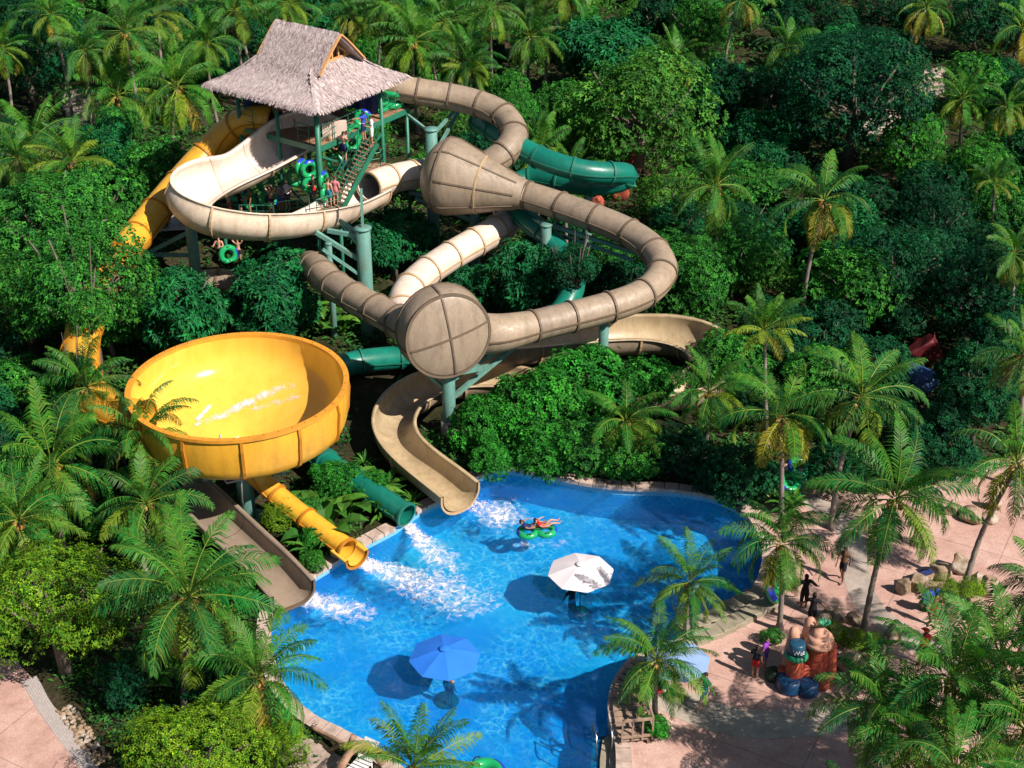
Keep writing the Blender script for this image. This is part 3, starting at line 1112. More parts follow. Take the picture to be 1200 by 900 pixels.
# ---- wide tan exit chute in front of the bowl
chute = thing("water_slide", "wide flat tan chute sloping into the pool below the yellow bowl", "water slide", at(345, 690, 0))
pX = path3([(205, 562, 1.3), (220, 576, 1.2), (239, 593, 1.1), (274, 627, .95), (308, 659, .8), (329, 681, .68), (343, 697, .6)], 0.35, 3)
flume_run(chute, pX, 0.55, mat("tan_chute_inside", (0.30, 0.235, 0.175), 0.4, 0.2, 0.9, 0, stain=(0.2, 0.14, 0.1)), M_TAN, M_FL, 12, 92, flat=0.30, rise=0.3)
# ------------------------------------------------------------------ thatched tower
U_ = Vector((math.cos(rad(145)), math.sin(rad(145)), 0))
V_ = Vector((math.cos(rad(55)), math.sin(rad(55)), 0))
DZ = 9.4
P0 = at(373, 172, DZ)
E0 = at(372, 131, 11.85)
tower = thing("slide_tower", "green steel slide tower with a tall thatched roof and open timber gable", "tower", (P0.x, P0.y, hill(P0.x, P0.y)))
M_TG = mat("tower_green", (0.02, 0.17, 0.10), 0.45, 0.25, 1.2)
M_PLANK = mat("deck_plank", (0.34, 0.18, 0.10), 0.8, 0.3, 2.0, 0.3)
M_DARK = mat("dark_backing", (0.015, 0.02, 0.05), 0.9)
RL, RW_ = 7.9, 7.2
PROF = [(0, 0), (0.5, 0.24), (1.0, 0.52), (1.5, 0.88), (2.0, 1.36), (2.4, 1.78), (2.8, 2.18), (3.2, 2.56), (RW_ / 2, 2.90)]


def fz(d):
    d = max(0, min(RW_ / 2, d))
    for (a, za), (b, zb) in zip(PROF, PROF[1:]):
        if d <= b:
            return za + (zb - za) * (d - a) / (b - a)
    return PROF[-1][1]


HG = 2.0


def rpt(u, v, z):
    return E0 + U_ * u + V_ * v + Z * z


def rz(u, v):
    vv, uu = min(v, RW_ - v), min(u, RL - u)
    return fz(vv) if uu >= HG else min(fz(vv), fz(uu))


# roof body: skirt + main pitch, 0.28 thick
roof_m = NT("thatch")
posn = roof_m.n("NewGeometry").outputs["Position"]
at_ = roof_m.n("Attribute", attribute_name="tint")
nn = roof_m.noise(2.2, 5, 0.7, posn)
nn2 = roof_m.noise(22, 4, 0.7, posn)
rr = roof_m.ramp(nn.outputs[0], [(0.3, (0.52, 0.42, 0.405)), (0.7, (0.72, 0.61, 0.595))])
rr2 = roof_m.ramp(nn2.outputs[0], [(0.25, (0.5, 0.5, 0.5)), (0.7, (1.15, 1.15, 1.15))])
m1 = roof_m.mix(1.0, rr.outputs[0], rr2.outputs[0], 'MULTIPLY')
m2 = roof_m.mix(1.0, m1.outputs[0], at_.outputs["Color"], 'MULTIPLY')
roof_m.l(m2.outputs[0], roof_m.b.inputs["Base Color"])
roof_m.b.inputs["Roughness"].default_value = 0.95
roof_m.b.inputs["Specular IOR Level"].default_value = 0.1


def tinted(bm, fn=None):
    cl_ = bm.loops.layers.float_color.new("tint")
    for f in bm.faces:
        c = fn(f) if fn else (1, 1, 1, 1)
        for l in f.loops:
            l[cl_] = c


bm = new()


def sheet(us, vs, zf_, th=0.24):
    top = [[bm.verts.new(rpt(u, v, zf_(u, v))) for v in vs] for u in us]
    bot = [[bm.verts.new(rpt(u, v, zf_(u, v) - th)) for v in vs] for u in us]
    nu, nv = len(us), len(vs)
    for i in range(nu - 1):
        for j in range(nv - 1):
            bm.faces.new((top[i][j], top[i + 1][j], top[i + 1][j + 1], top[i][j + 1]))
            bm.faces.new((bot[i][j], bot[i][j + 1], bot[i + 1][j + 1], bot[i + 1][j]))
    edge = [(i, 0) for i in range(nu)] + [(nu - 1, j) for j in range(1, nv)] + [(i, nv - 1) for i in range(nu - 2, -1, -1)] + [(0, j) for j in range(nv - 2, 0, -1)]
    for (a, b), (c, d) in zip(edge, edge[1:] + edge[:1]):
        bm.faces.new((top[a][b], top[c][d], bot[c][d], bot[a][b]))


def steps(a, b, n):
    return [a + (b - a) * i / n for i in range(n + 1)]


# upper pitched roof (overhanging the gables)
OV, OV2 = 1.4, 2.1
sheet([OV, RL / 2, RL - OV2], [HG - 0.15] + [RW_ / 2 - d for d in (1.0, 0.6, 0.25)] + [RW_ / 2] + [RW_ / 2 + d for d in (0.25, 0.6, 1.0)] + [RW_ - HG + 0.15], lambda u, v: fz(min(v, RW_ - v)) + 0.03)
# skirt all round
sk = [0, 0.5, 1.0, 1.5, HG]
sheet(sk + [RL / 2] + [RL - s for s in sk[::-1]], sk[:], lambda u, v: min(fz(v), fz(min(u, RL - u))) if min(u, RL - u) < HG else fz(v))
sheet(sk + [RL / 2] + [RL - s for s in sk[::-1]], [RW_ - s for s in sk[::-1]], lambda u, v: min(fz(RW_ - v), fz(min(u, RL - u))) if min(u, RL - u) < HG else fz(RW_ - v))
vm = [HG, 3.1, RW_ - 3.1, RW_ - HG]
sheet(sk, vm, lambda u, v: fz(u))
sheet([RL - s for s in sk[::-1]], vm, lambda u, v: fz(RL - u))
# straw blades over it all
for i in range(30000):
    u, v = rng.uniform(-0.05, RL + 0.05), rng.uniform(-0.05, RW_ + 0.05)
    uu, vv = min(u, RL - u), min(v, RW_ - v)
    up_ = False
    if OV <= u <= RL - OV2 and vv > HG - 0.15:
        up_ = not (uu < HG and rng.random() < 0.5)
    if not up_ and vv > HG and uu > HG:
        continue
    on_u = (not up_) and uu < vv
    d = uu if on_u else vv
    z = fz(d) + (0.03 if up_ else 0)
    sl = (fz(min(d + 0.2, RW_ / 2)) - fz(max(0, d - 0.2))) / 0.4 if 0.2 < d < RW_ / 2 - .2 else (fz(0.4) / 0.4 if d <= 0.2 else 1.4)
    hd = (U_ * (-1 if u < RL / 2 else 1)) if on_u else (V_ * (-1 if v < RW_ / 2 else 1))
    down = (hd - Z * sl).normalized()
    sd_ = down.cross(Z).normalized()
    nrm = sd_.cross(down).normalized()
    if nrm.z < 0:
        nrm = -nrm
    down = (down + sd_ * rng.gauss(0, 0.12)).normalized()
    L, wd = rng.uniform(0.16, 0.36), rng.uniform(0.013, 0.034)
    if d < 0.12:
        down = (down - Z * 0.5).normalized()
    c = rpt(u, v, z) + nrm * rng.uniform(0.0, 0.05)
    e = c + down * L + nrm * rng.uniform(-0.02, 0.03)
    a_, b_ = sd_ * wd, sd_ * wd * 0.5
    bm.faces.new([bm.verts.new(x) for x in (c - a_, c + a_, e + b_, e - b_)])
# ridge and hip tufts
for i in range(700):
    t = rng.random()
    k = rng.randrange(5)
    if k == 0:
        c = rpt(OV + t * (RL - OV - OV2), RW_ / 2, fz(RW_ / 2) + 0.06)
        d = V_ * rng.choice((-1, 1)) - Z * 0.9 + U_ * rng.gauss(0, .3)
    else:
        s_ = t * HG
        u = s_ if k in (1, 2) else RL - s_
        v = s_ if k in (1, 3) else RW_ - s_
        c = rpt(u, v, fz(s_) + 0.05)
        hu, hv = (-1 if k in (1, 2) else 1), (-1 if k in (1, 3) else 1)
        d = (U_ * hu if rng.random() < .5 else V_ * hv) + (U_ * hu + V_ * hv) * 0.5 - Z * 0.8
    d.normalize()
    sd_ = d.cross(Z).normalized() * rng.uniform(0.04, 0.08)
    e = c + d * rng.uniform(0.3, 0.5)
    bm.faces.new([bm.verts.new(x) for x in (c - sd_, c + sd_, e + sd_ * .5, e - sd_ * .5)])


def straw_tint(f):
    if len(f.verts) == 4 and f.calc_area() < 0.1:
        k = rng.choice((0.6, 0.8, 0.9, 1.0, 1.05, 1.15))
        return (k * rng.uniform(0.96, 1.05), k, k * rng.uniform(0.94, 1.06), 1)
    return (0.6, 0.58, 0.56, 1)


tinted(bm, straw_tint)
roof = obj("thatched_roof", bm, roof_m.m, tower, smooth=False)
M_TIMBER = mat("orange_timber", (0.62, 0.33, 0.13), 0.7, 0.2, 2.0)
for side in (0, 1):
    bm = new()
    uo = OV - 0.04 if side == 0 else RL - OV2 + 0.04
    for sgn in (-1, 1):
        ps = [rpt(uo, RW_ / 2 + sgn * (RW_ / 2 - d), fz(d) - 0.02) for d in (HG - 0.2, 2.4, 2.8, 3.2, RW_ / 2)]
        for a, b in zip(ps, ps[1:]):
            beam(bm, a, b, 0.07, 0.2, U_)
    obj("bargeboard", bm, M_TIMBER, roof, smooth=False)
    bm = new()
    ui = HG + 0.05 if side == 0 else RL - HG - 0.05
    beam(bm, rpt(ui, HG, fz(HG) + 0.05), rpt(ui, RW_ - HG, fz(HG) + 0.05), 0.1, 0.12)
    for dv in (-1.0, -0.5, 0, 0.5, 1.0):
        v = RW_ / 2 + dv
        beam(bm, rpt(ui, v, fz(HG)), rpt(ui, v, fz(RW_ / 2 - abs(dv)) - 0.1), 0.09, 0.09, U_)
    for sgn in (-1, 1):
        beam(bm, rpt(ui - 0.08, RW_ / 2 + sgn * 1.45, fz(HG)), rpt(ui - 0.08, RW_ / 2, fz(RW_ / 2) - 0.6), 0.08, 0.08, U_)
        beam(bm, rpt(ui, RW_ / 2 + sgn * 1.45, fz(HG) + 0.05), rpt(ui, RW_ / 2, fz(RW_ / 2) - 0.12), 0.1, 0.12, U_)
    obj("gable_truss", bm, M_TIMBER, roof, smooth=False)
# deck and posts
DU, DV = 5.6, 5.2


def dpt(u, v, z=DZ):
    return Vector((P0.x, P0.y, 0)) + U_ * u + V_ * v + Z * z


bm = new()
EXT = 7.6
for poly in ([(0, 0), (DU, 0), (DU, DV), (0, DV)], [(-0.0, DV), (1.9, DV), (1.9, EXT), (-0.0, EXT)]):
    t_ = [bm.verts.new(dpt(u, v)) for u, v in poly]
    b_ = [bm.verts.new(dpt(u, v, DZ - 0.1)) for u, v in poly]
    bm.faces.new(t_)
    bm.faces.new(b_[::-1])
    for i in range(4):
        bm.faces.new((t_[i], b_[i], b_[(i + 1) % 4], t_[(i + 1) % 4]))
bmesh.ops.recalc_face_normals(bm, faces=bm.faces)
obj("deck", bm, M_PLANK, tower, smooth=False)
for a, b in (((0, 0), (0, EXT)), ((0, 0), (DU, 0)), ((DU, 0), (DU, DV)), ((1.9, DV), (1.9, EXT)), ((0, EXT), (1.9, EXT))):
    bm = new()
    off = Z * -0.16
    pa, pb = dpt(*a) + off, dpt(*b) + off
    beam(bm, pa, pb, 0.12, 0.30)
    obj("deck_beam", bm, M_TG, tower, smooth=False)
for u, v in ((0, 0), (DU, 0), (0, DV), (DU, DV), (DU / 2, 0), (DU / 2, DV)):
    p = dpt(u, v, 0)
    bm = new()
    r_ = 0.15 if (u, v) == (0, 0) else 0.11
    rod(bm, (p.x, p.y, hill(p.x, p.y) - 0.3), (p.x, p.y, 12.1 + 0.2), r_, r_, 12)
    obj("post", bm, M_TG, tower)
p = dpt(0.1, EXT - 0.1, 0)
bm = new()
rod(bm, (p.x, p.y, hill(p.x, p.y) - 0.3), (p.x, p.y, DZ), 0.1, 0.1, 10)
obj("post", bm, M_TG, tower)


def railing(root, a, b, h=1.05, gap=1.1, name="railing", m=None, r=0.022):
    a, b = Vector(a), Vector(b)
    n = max(1, int(round((b - a).length / gap)))
    bm = new()
    for i in range(n + 1):
        p = a.lerp(b, i / n)
        rod(bm, p, p + Z * h, r, r, 6)
    for k in ((0.35, 0.68, 1.0) if name == 'railing' else (0.55, 1.0)):
        rod(bm, a + Z * h * k, b + Z * h * k, r * (1.1 if k == 1 else 0.75), None, 6)
    return obj(name, bm, m or M_TG, root, smooth=False)


railing(tower, dpt(0, 0.15), dpt(0, 3.6))
railing(tower, dpt(0, 5.3), dpt(0, EXT))
railing(tower, dpt(0, EXT), dpt(1.9, EXT))
railing(tower, dpt(1.9, EXT), dpt(1.9, DV))
railing(tower, dpt(0.6, 0), dpt(1.4, 0))
railing(tower, dpt(4.6, 0), dpt(DU, 0))
railing(tower, dpt(DU, 0), dpt(DU, DV))
# dark blue windbreak under the roof, at the back
for a, b in (((DU, DV), (0.2, DV)), ((DU, 0.4), (DU, DV))):
    bm = new()
    pa, pb = dpt(*a) + Z * 0.2, dpt(*b) + Z * 0.2
    n = 12
    lo = [pa.lerp(pb, i / n) + (U_ + V_) * (0.06 * (-1) ** i) for i in range(n + 1)]
    for i in range(n):
        bm.faces.new([bm.verts.new(x) for x in (lo[i], lo[i + 1], lo[i + 1] + Z * 2.0, lo[i] + Z * 2.0)])
    obj("tarpaulin", bm, mat("blue_tarp", (0.02, 0.05, 0.22), 0.6, 0.3, 1.5), tower, smooth=False)
# lifeguard counter / start tub at the head of the cream slide
bm = new()
c = at(372, 158, 9.6)
box(bm, at(392, 152, 9.85), 1.3, 0.35, 0.9, rad(10))
obj("start_tub", bm, M_WHITE, tower, smooth=False)
# cross beams below the deck
for a, b in ((dpt(0, 0, 6.0), dpt(0, DV, 8.6)), (dpt(0, DV, 6.0), dpt(0, 0.2, 8.8)), (dpt(0, 0, 8.8), dpt(DU, 0, 5.5)), (dpt(DU, 0, 8.8), dpt(0, 0, 5.0)), (dpt(0, DV, 8.4), dpt(1.9, EXT, 9.2))):
    bm = new()
    beam(bm, a, b, 0.1, 0.1)
    obj("brace", bm, M_TG, tower, smooth=False)
# upper stair
S0, S1 = at(393, 243, 6.2), at(435, 163, DZ - 0.05)


def stair(root, a, b, width, n, name="staircase", side=None, rails=True):
    a, b = Vector(a), Vector(b)
    hd = Vector((b.x - a.x, b.y - a.y, 0)).normalized()
    sd_ = Vector((-hd.y, hd.x, 0))
    bm = new()
    for i in range(n):
        p = a.lerp(b, (i + 0.5) / n)
        L = Vector((b.x - a.x, b.y - a.y, 0)).length / n
        box(bm, p, L * 0.95, width, 0.05, math.atan2(hd.y, hd.x))
    st_ = obj(name, bm, M_PLANK, root, smooth=False)
    for sg in (-1, 1):
        bm = new()
        beam(bm, a + sd_ * sg * (width / 2 + .04) - Z * 0.1, b + sd_ * sg * (width / 2 + .04) - Z * 0.1, 0.07, 0.28)
        obj("stringer", bm, M_TG, st_, smooth=False)
        if rails:
            railing(st_, a + sd_ * sg * (width / 2 + .04), b + sd_ * sg * (width / 2 + .04), 1.0, 0.9, "handrail")
    return st_


stair(tower, S0, S1, 0.95, 17)


def platform(root, pts, z, name="landing", rails=()):
    bm = new()
    t_ = [bm.verts.new((p.x, p.y, z)) for p in pts]
    b_ = [bm.verts.new((p.x, p.y, z - 0.12)) for p in pts]
    bm.faces.new(t_)
    bm.faces.new(b_[::-1])
    n = len(pts)
    for i in range(n):
        bm.faces.new((t_[i], b_[i], b_[(i + 1) % n], t_[(i + 1) % n]))
    bmesh.ops.recalc_face_normals(bm, faces=bm.faces)
    pl_ = obj(name, bm, M_PLANK, root, smooth=False)
    for i in range(n):
        bm = new()
        beam(bm, Vector((pts[i].x, pts[i].y, z - 0.15)), Vector((pts[(i + 1) % n].x, pts[(i + 1) % n].y, z - 0.15)), 0.1, 0.22)
        obj("deck_beam", bm, M_TG, pl_, smooth=False)
    for i in rails:
        railing(pl_, Vector((pts[i].x, pts[i].y, z)), Vector((pts[(i + 1) % n].x, pts[(i + 1) % n].y, z)))
    return pl_


LZ = 6.2
lp = [at(372, 256, LZ), at(398, 248, LZ), at(402, 236, LZ), at(372, 238, LZ)]
platform(tower, lp, LZ, rails=(0,))
for p in (lp[0], lp[1]):
    bm = new()
    rod(bm, (p.x, p.y, hill(p.x, p.y) - 0.3), (p.x, p.y, LZ), 0.1, 0.1, 10)
    obj("post", bm, M_TG, tower)
# queue stair running down behind the loop of the cream slide
Q0, Q1 = at(372, 249, LZ), at(318, 256, 4.9)
stair(tower, Q1, Q0, 1.0, 9, "queue_stair")
qp = [at(322, 262, 4.85), at(322, 252, 4.85), at(262, 250, 4.85), at(262, 261, 4.85)]
platform(tower, qp, 4.85, "landing", rails=(3,))
for p in (qp[0], qp[3]):
    bm = new()
    rod(bm, (p.x, p.y, hill(p.x, p.y) - 0.3), (p.x, p.y, 4.85), 0.1, 0.1, 10)
    obj("post", bm, M_TG, tower)
# second flight seen beside the stair foot
mp_ = [at(420, 205, 7.0), at(446, 200, 7.0), at(452, 190, 7.0), at(424, 192, 7.0)]
platform(tower, mp_, 7.0, rails=(0, 1))
for k, (px, py, z, r_) in enumerate(((300, 40, 14, 3), (350, 60, 14, 3), (400, 80, 13, 3), (450, 100, 12, 2), (280, 100, 12, 2), (330, 120, 11.5, 2), (390, 190, 8, 1.2), (430, 180, 8.5, 1.2), (340, 225, 6, 1), (300, 225, 6, 1), (370, 230, 6, 1), (400, 215, 6, 1), (450, 150, 9, 1))):
    keep(at(px, py, z), r_)
# ------------------------------------------------------------------ people
SKEL = dict(pelvis=(0, 0, .95), waist=(0, 0, 1.08), chest=(0, .01, 1.28), neck=(0, .01, 1.45), jaw=(0, -.01, 1.53), head=(0, -.01, 1.62), crown=(0, 0, 1.70),
            shL=(.17, .01, 1.40), elL=(.23, .03, 1.13), wrL=(.25, -.04, .89), haL=(.25, -.07, .80), shR=(-.17, .01, 1.40), elR=(-.23, .03, 1.13), wrR=(-.25, -.04, .89), haR=(-.25, -.07, .80),
            hiL=(.09, 0, .90), knL=(.10, -.02, .50), anL=(.10, .02, .09), toL=(.11, -.15, .03), hiR=(-.09, 0, .90), knR=(-.10, -.02, .50), anR=(-.10, .02, .09), toR=(-.11, -.15, .03))
BONES = [('pelvis', 'waist'), ('waist', 'chest'), ('chest', 'neck'), ('neck', 'jaw'), ('jaw', 'head'), ('head', 'crown'), ('chest', 'shL'), ('shL', 'elL'), ('elL', 'wrL'), ('wrL', 'haL'), ('chest', 'shR'), ('shR', 'elR'), ('elR', 'wrR'), ('wrR', 'haR'),
         ('pelvis', 'hiL'), ('hiL', 'knL'), ('knL', 'anL'), ('anL', 'toL'), ('pelvis', 'hiR'), ('hiR', 'knR'), ('knR', 'anR'), ('anR', 'toR')]
RAD = dict(pelvis=(.15, .11), waist=(.13, .10), chest=(.16, .11), neck=(.055, .055), jaw=(.065, .07), head=(.078, .095), crown=(.05, .06), sh=(.065, .06), el=(.042, .042), wr=(.028, .03), ha=(.038, .022), hi=(.095, .095), kn=(.058, .06), an=(.04, .042), to=(.04, .028))
POSES = {
    'stand': {},
    'walk': dict(knL=(.10, -.20, .53), anL=(.10, -.16, .12), toL=(.11, -.33, .06), knR=(-.10, .04, .50), anR=(-.10, .26, .14), toR=(-.10, .13, .03), elL=(.22, .16, 1.16), wrL=(.22, .12, .92), haL=(.22, .08, .84), elR=(-.22, -.10, 1.15), wrR=(-.20, -.24, .97), haR=(-.20, -.30, .90)),
    'arms_out': dict(elL=(.36, .0, 1.20), wrL=(.52, -.06, 1.08), haL=(.60, -.08, 1.06), elR=(-.36, 0, 1.20), wrR=(-.50, -.06, 1.04), haR=(-.58, -.08, 1.00)),
    'carry': dict(elL=(.27, -.08, 1.16), wrL=(.22, -.32, 1.22), haL=(.20, -.40, 1.26), elR=(-.27, -.08, 1.16), wrR=(-.22, -.32, 1.22), haR=(-.20, -.40, 1.26)),
    'point': dict(elL=(.40, -.05, 1.38), wrL=(.62, -.10, 1.42), haL=(.71, -.11, 1.43)),
    'hands_up': dict(elL=(.30, -.05, 1.55), wrL=(.17, -.08, 1.72), haL=(.11, -.08, 1.76), elR=(-.30, -.05, 1.55), wrR=(-.17, -.08, 1.72), haR=(-.11, -.08, 1.76)),
    'recline': dict(pelvis=(0, 0, .10), waist=(0, .10, .20), chest=(0, .24, .33), neck=(0, .36, .45), jaw=(0, .40, .53), head=(0, .42, .62), crown=(0, .44, .70), shL=(.17, .32, .41), elL=(.34, .16, .36), wrL=(.42, -.05, .40), haL=(.43, -.14, .40),
                    shR=(-.17, .32, .41), elR=(-.34, .16, .36), wrR=(-.42, -.05, .40), haR=(-.43, -.14, .40), hiL=(.09, -.05, .10), knL=(.12, -.42, .38), anL=(.10, -.80, .28), toL=(.11, -.88, .42), hiR=(-.09, -.05, .10), knR=(-.12, -.42, .34), anR=(-.12, -.82, .26), toR=(-.12, -.90, .40)),
    'sit': dict(pelvis=(0, 0, .48), waist=(0, .02, .60), chest=(0, .02, .80), neck=(0, .01, .97), jaw=(0, -.02, 1.05), head=(0, -.02, 1.14), crown=(0, -.01, 1.22), shL=(.17, .02, .92), elL=(.23, -.05, .68), wrL=(.16, -.26, .58), haL=(.14, -.34, .56),
                shR=(-.17, .02, .92), elR=(-.23, -.05, .68), wrR=(-.16, -.26, .58), haR=(-.14, -.34, .56), hiL=(.09, -.03, .46), knL=(.13, -.44, .48), anL=(.12, -.42, .08), toL=(.13, -.58, .03), hiR=(-.09, -.03, .46), knR=(-.13, -.44, .48), anR=(-.12, -.42, .08), toR=(-.13, -.58, .03)),
}


def body_mesh(pose):
    J = {k: Vector(POSES[pose].get(k, v)) for k, v in SKEL.items()}
    names = list(J)
    me = bpy.data.meshes.new("body_" + pose)
    me.from_pydata([J[k] for k in names], [(names.index(a), names.index(b)) for a, b in BONES], [])
    o = bpy.data.objects.new("body_tmp", me)
    col.objects.link(o)
    md = o.modifiers.new("skin", 'SKIN')
    md.branch_smoothing = 0.6
    ss = o.modifiers.new("sub", 'SUBSURF')
    ss.levels = 1
    ss.render_levels = 1
    for i, k in enumerate(names):
        sv = me.skin_vertices[0].data[i]
        sv.radius = RAD[k if k in RAD else k[:2]]
        sv.use_root = (k == 'pelvis')
    dg = bpy.context.evaluated_depsgraph_get()
    ev = o.evaluated_get(dg)
    out = bpy.data.meshes.new_from_object(ev)
    bm = new()
    bm.from_mesh(out)
    bpy.data.objects.remove(o)
    bpy.data.meshes.remove(out)
    # fingers and thumb
    for sd_, sg in (('L', 1), ('R', -1)):
        wr_, ha_ = J['wr' + sd_], J['ha' + sd_]
        t, s_, u_ = frame(ha_ - wr_, Vector((0, 1, 0.2)))
        for k, (off, ln) in enumerate(((-.027, .062), (-.009, .075), (.009, .080), (.027, .068))):
            a = ha_ + s_ * off + t * 0.0
            sweep(bm, [a, a + t * ln * .55 - u_ * .008, a + t * ln - u_ * .026], [.0095, .0085, .006], 5)
        a = wr_.lerp(ha_, 0.35) - s_ * .03
        sweep(bm, [a, a - s_ * .028 + t * .03, a - s_ * .035 + t * .065 - u_ * .01], [.012, .010, .007], 5)
    # nose, ears
    t, s_, u_ = frame(J['crown'] - J['jaw'], Vector((0, 1, 0)))
    f_ = Vector((0, -1, 0)) if pose != 'recline' else Vector((0, -0.9, 0.42)).normalized()
    hd = J['head']
    sdv = Vector((1, 0, 0))
    upv = sdv.cross(f_) * -1
    if upv.z < 0:
        upv = -upv
    nf = len(bm.faces)
    sweep(bm, [hd + f_ * .085 + upv * .012, hd + f_ * .112 - upv * .02], [.008, .014], 5)
    for sg in (-1, 1):
        bmesh.ops.create_icosphere(bm, subdivisions=1, radius=.022, matrix=Matrix.Translation(hd + sdv * sg * .083 - upv * .01))
    ne = len(bm.faces)
    for sg in (-1, 1):
        bmesh.ops.create_icosphere(bm, subdivisions=1, radius=.012, matrix=Matrix.Translation(hd + f_ * .088 + sdv * sg * .032 + upv * .008))
    box(bm, hd + f_ * .088 - upv * .048, .045, .012, .010)
    bm.faces.ensure_lookup_table()
    for f in bm.faces[ne:]:
        f.material_index = 1
    # nearest bone per face of the skinned body
    regs = []
    for f in bm.faces[:nf]:
        c = f.calc_center_median()
        best = None
        for a, b in BONES:
            A, B = J[a], J[b]
            tt = max(0, min(1, (c - A).dot(B - A) / (B - A).length_squared))
            d = (c - A - (B - A) * tt).length - 0.5 * RAD[a if a in RAD else a[:2]][0]
            if best is None or d < best[0]:
                best = (d, a, b, tt)
        regs.append((best[1], best[2], best[3], c))
    return bm, regs, J, f_, upv


BODY = {k: body_mesh(k) for k in POSES}


def garment(pose, want, off, hem=None):
    bm, regs, J, f_, upv = BODY[pose]
    out = bm.copy()
    out.faces.ensure_lookup_table()
    out.normal_update()
    kill = [f for i, f in enumerate(out.faces) if i >= len(regs) or not want(*regs[i])]
    for v in out.verts:
        v.co += v.normal * off
    bmesh.ops.delete(out, geom=kill, context='FACES')
    return out


def want_shorts(a, b, t, c):
    return (a == 'pelvis') or (a[:2] == 'hi' and t < 0.72)


def want_trunks(a, b, t, c):
    return (a == 'pelvis' and b != 'waist') or (a == 'pelvis' and t < .5) or (a[:2] == 'hi' and t < 0.28)


def want_shirt(a, b, t, c):
    return a in ('waist', 'chest') or (a == 'pelvis' and b == 'waist' and t > 0.3) or (a[:2] == 'sh' and t < 0.55)


def want_robe(a, b, t, c):
    return want_shirt(a, b, t, c) or a == 'pelvis' or a[:2] in ('hi', 'sh') or (a[:2] == 'kn' and t < 0.3) or (a[:2] == 'el' and t < .8)


SKINC = {'fair': (0.56, 0.30, 0.21), 'tan': (0.40, 0.20, 0.12), 'brown': (0.18, 0.085, 0.05), 'dark': (0.06, 0.03, 0.02)}


def plain(name, c, rough=0.7, spec=0.3):
    return mat(name, c, rough, 0.12, 8.0, 0, spec=spec, world=False)


CLOTH = {k: plain("cloth_" + k, v, 0.85) for k, v in dict(black=(0.012, 0.012, 0.016), red=(0.50, 0.02, 0.02), blue=(0.03, 0.08, 0.45), white=(0.75, 0.72, 0.70), teal=(0.02, 0.18, 0.25), purple=(0.25, 0.05, 0.42), navy=(0.015, 0.03, 0.12), brown=(0.13, 0.075, 0.04), pink=(0.6, 0.2, 0.22), grey=(0.2, 0.2, 0.22), green=(0.03, 0.25, 0.08), yellow=(0.7, 0.45, 0.05)).items()}


def person(pose, p, face, label, skin='fair', top=None, low=('blue', 'trunks'), hair='dark', cap=None, h=1.0, group=None, lift=0.0):
    """p = ground point under the pelvis; face = heading in degrees the person looks to (0 = away from the camera is +90)"""
    bm, regs, J, f_, upv = BODY[pose]
    ms = [plain("skin_" + skin, SKINC[skin], 0.55), plain("face_marks", (0.03, 0.015, 0.012), 0.5)]
    o = obj("person", bm.copy(), ms, None, world=False)
    o.location = Vector(p) + Z * lift
    o.rotation_euler = (0, 0, rad(face + 90))
    o.scale = (h,) * 3
    tag(o, label, "person", group)
    hc = {'dark': (0.012, 0.009, 0.008), 'brown': (0.07, 0.035, 0.015), 'blond': (0.35, 0.22, 0.09), 'grey': (0.3, 0.3, 0.3)}[hair]

    def hairf(a, b, t, c):
        return a in ('jaw', 'head') and (c - J['head']).dot(upv) > -0.015 and ((c - J['head']).dot(f_) < 0.045 or (c - J['head']).dot(upv) > 0.06) or (a in ('jaw', 'head', 'neck') and (c - J['head']).dot(f_) < -0.03 and (c - J['head']).dot(upv) > -.10)
    obj("hair", garment(pose, hairf, 0.022), plain("hair_" + hair, hc, 0.6), o, world=False)
    if top:
        obj("shirt" if low[1] != 'robe' else "robe", garment(pose, want_shirt if low[1] != 'robe' else want_robe, 0.022), CLOTH[top], o, world=False)
    if low[1] != 'robe':
        obj("shorts" if low[1] == 'shorts' else "swim_trunks", garment(pose, want_shorts if low[1] == 'shorts' else want_trunks, 0.016), CLOTH[low[0]], o, world=False)
    if cap:
        bm = new()
        hd = J['head']
        m_ = Matrix.Translation(hd + upv * .055) @ Matrix.Diagonal((1, 1.15, 0.75, 1))
        bmesh.ops.create_uvsphere(bm, u_segments=14, v_segments=8, radius=.118, matrix=m_)
        bmesh.ops.delete(bm, geom=[v for v in bm.verts if v.co.z < hd.z + .03], context='VERTS')
        beam(bm, hd + upv * .045 + f_ * .08, hd + upv * .03 + f_ * .21, .16, .018)
        obj("cap", bm, CLOTH[cap], o, world=False)
    return o


# ------------------------------------------------------------------ inner tubes
M_RG = mat("green_vinyl", (0.015, 0.36, 0.12), 0.25, 0.12, 2.0, world=False)
M_RB = mat("blue_vinyl", (0.02, 0.05, 0.50), 0.25, 0.12, 2.0, world=False)


def torus(bm, c, R_, r_, nu=32, nv=12, fn=None):
    g_ = [[bm.verts.new(c + Vector((math.cos(2 * PI * i / nu) * (R_ + r_ * math.cos(2 * PI * j / nv)), math.sin(2 * PI * i / nu) * (R_ + r_ * math.cos(2 * PI * j / nv)), r_ * math.sin(2 * PI * j / nv)))) for j in range(nv)] for i in range(nu)]
    for i in range(nu):
        for j in range(nv):
            f = bm.faces.new((g_[i][j], g_[(i + 1) % nu][j], g_[(i + 1) % nu][(j + 1) % nv], g_[i][(j + 1) % nv]))
            if fn:
                f.material_index = fn(i / nu, j / nv)


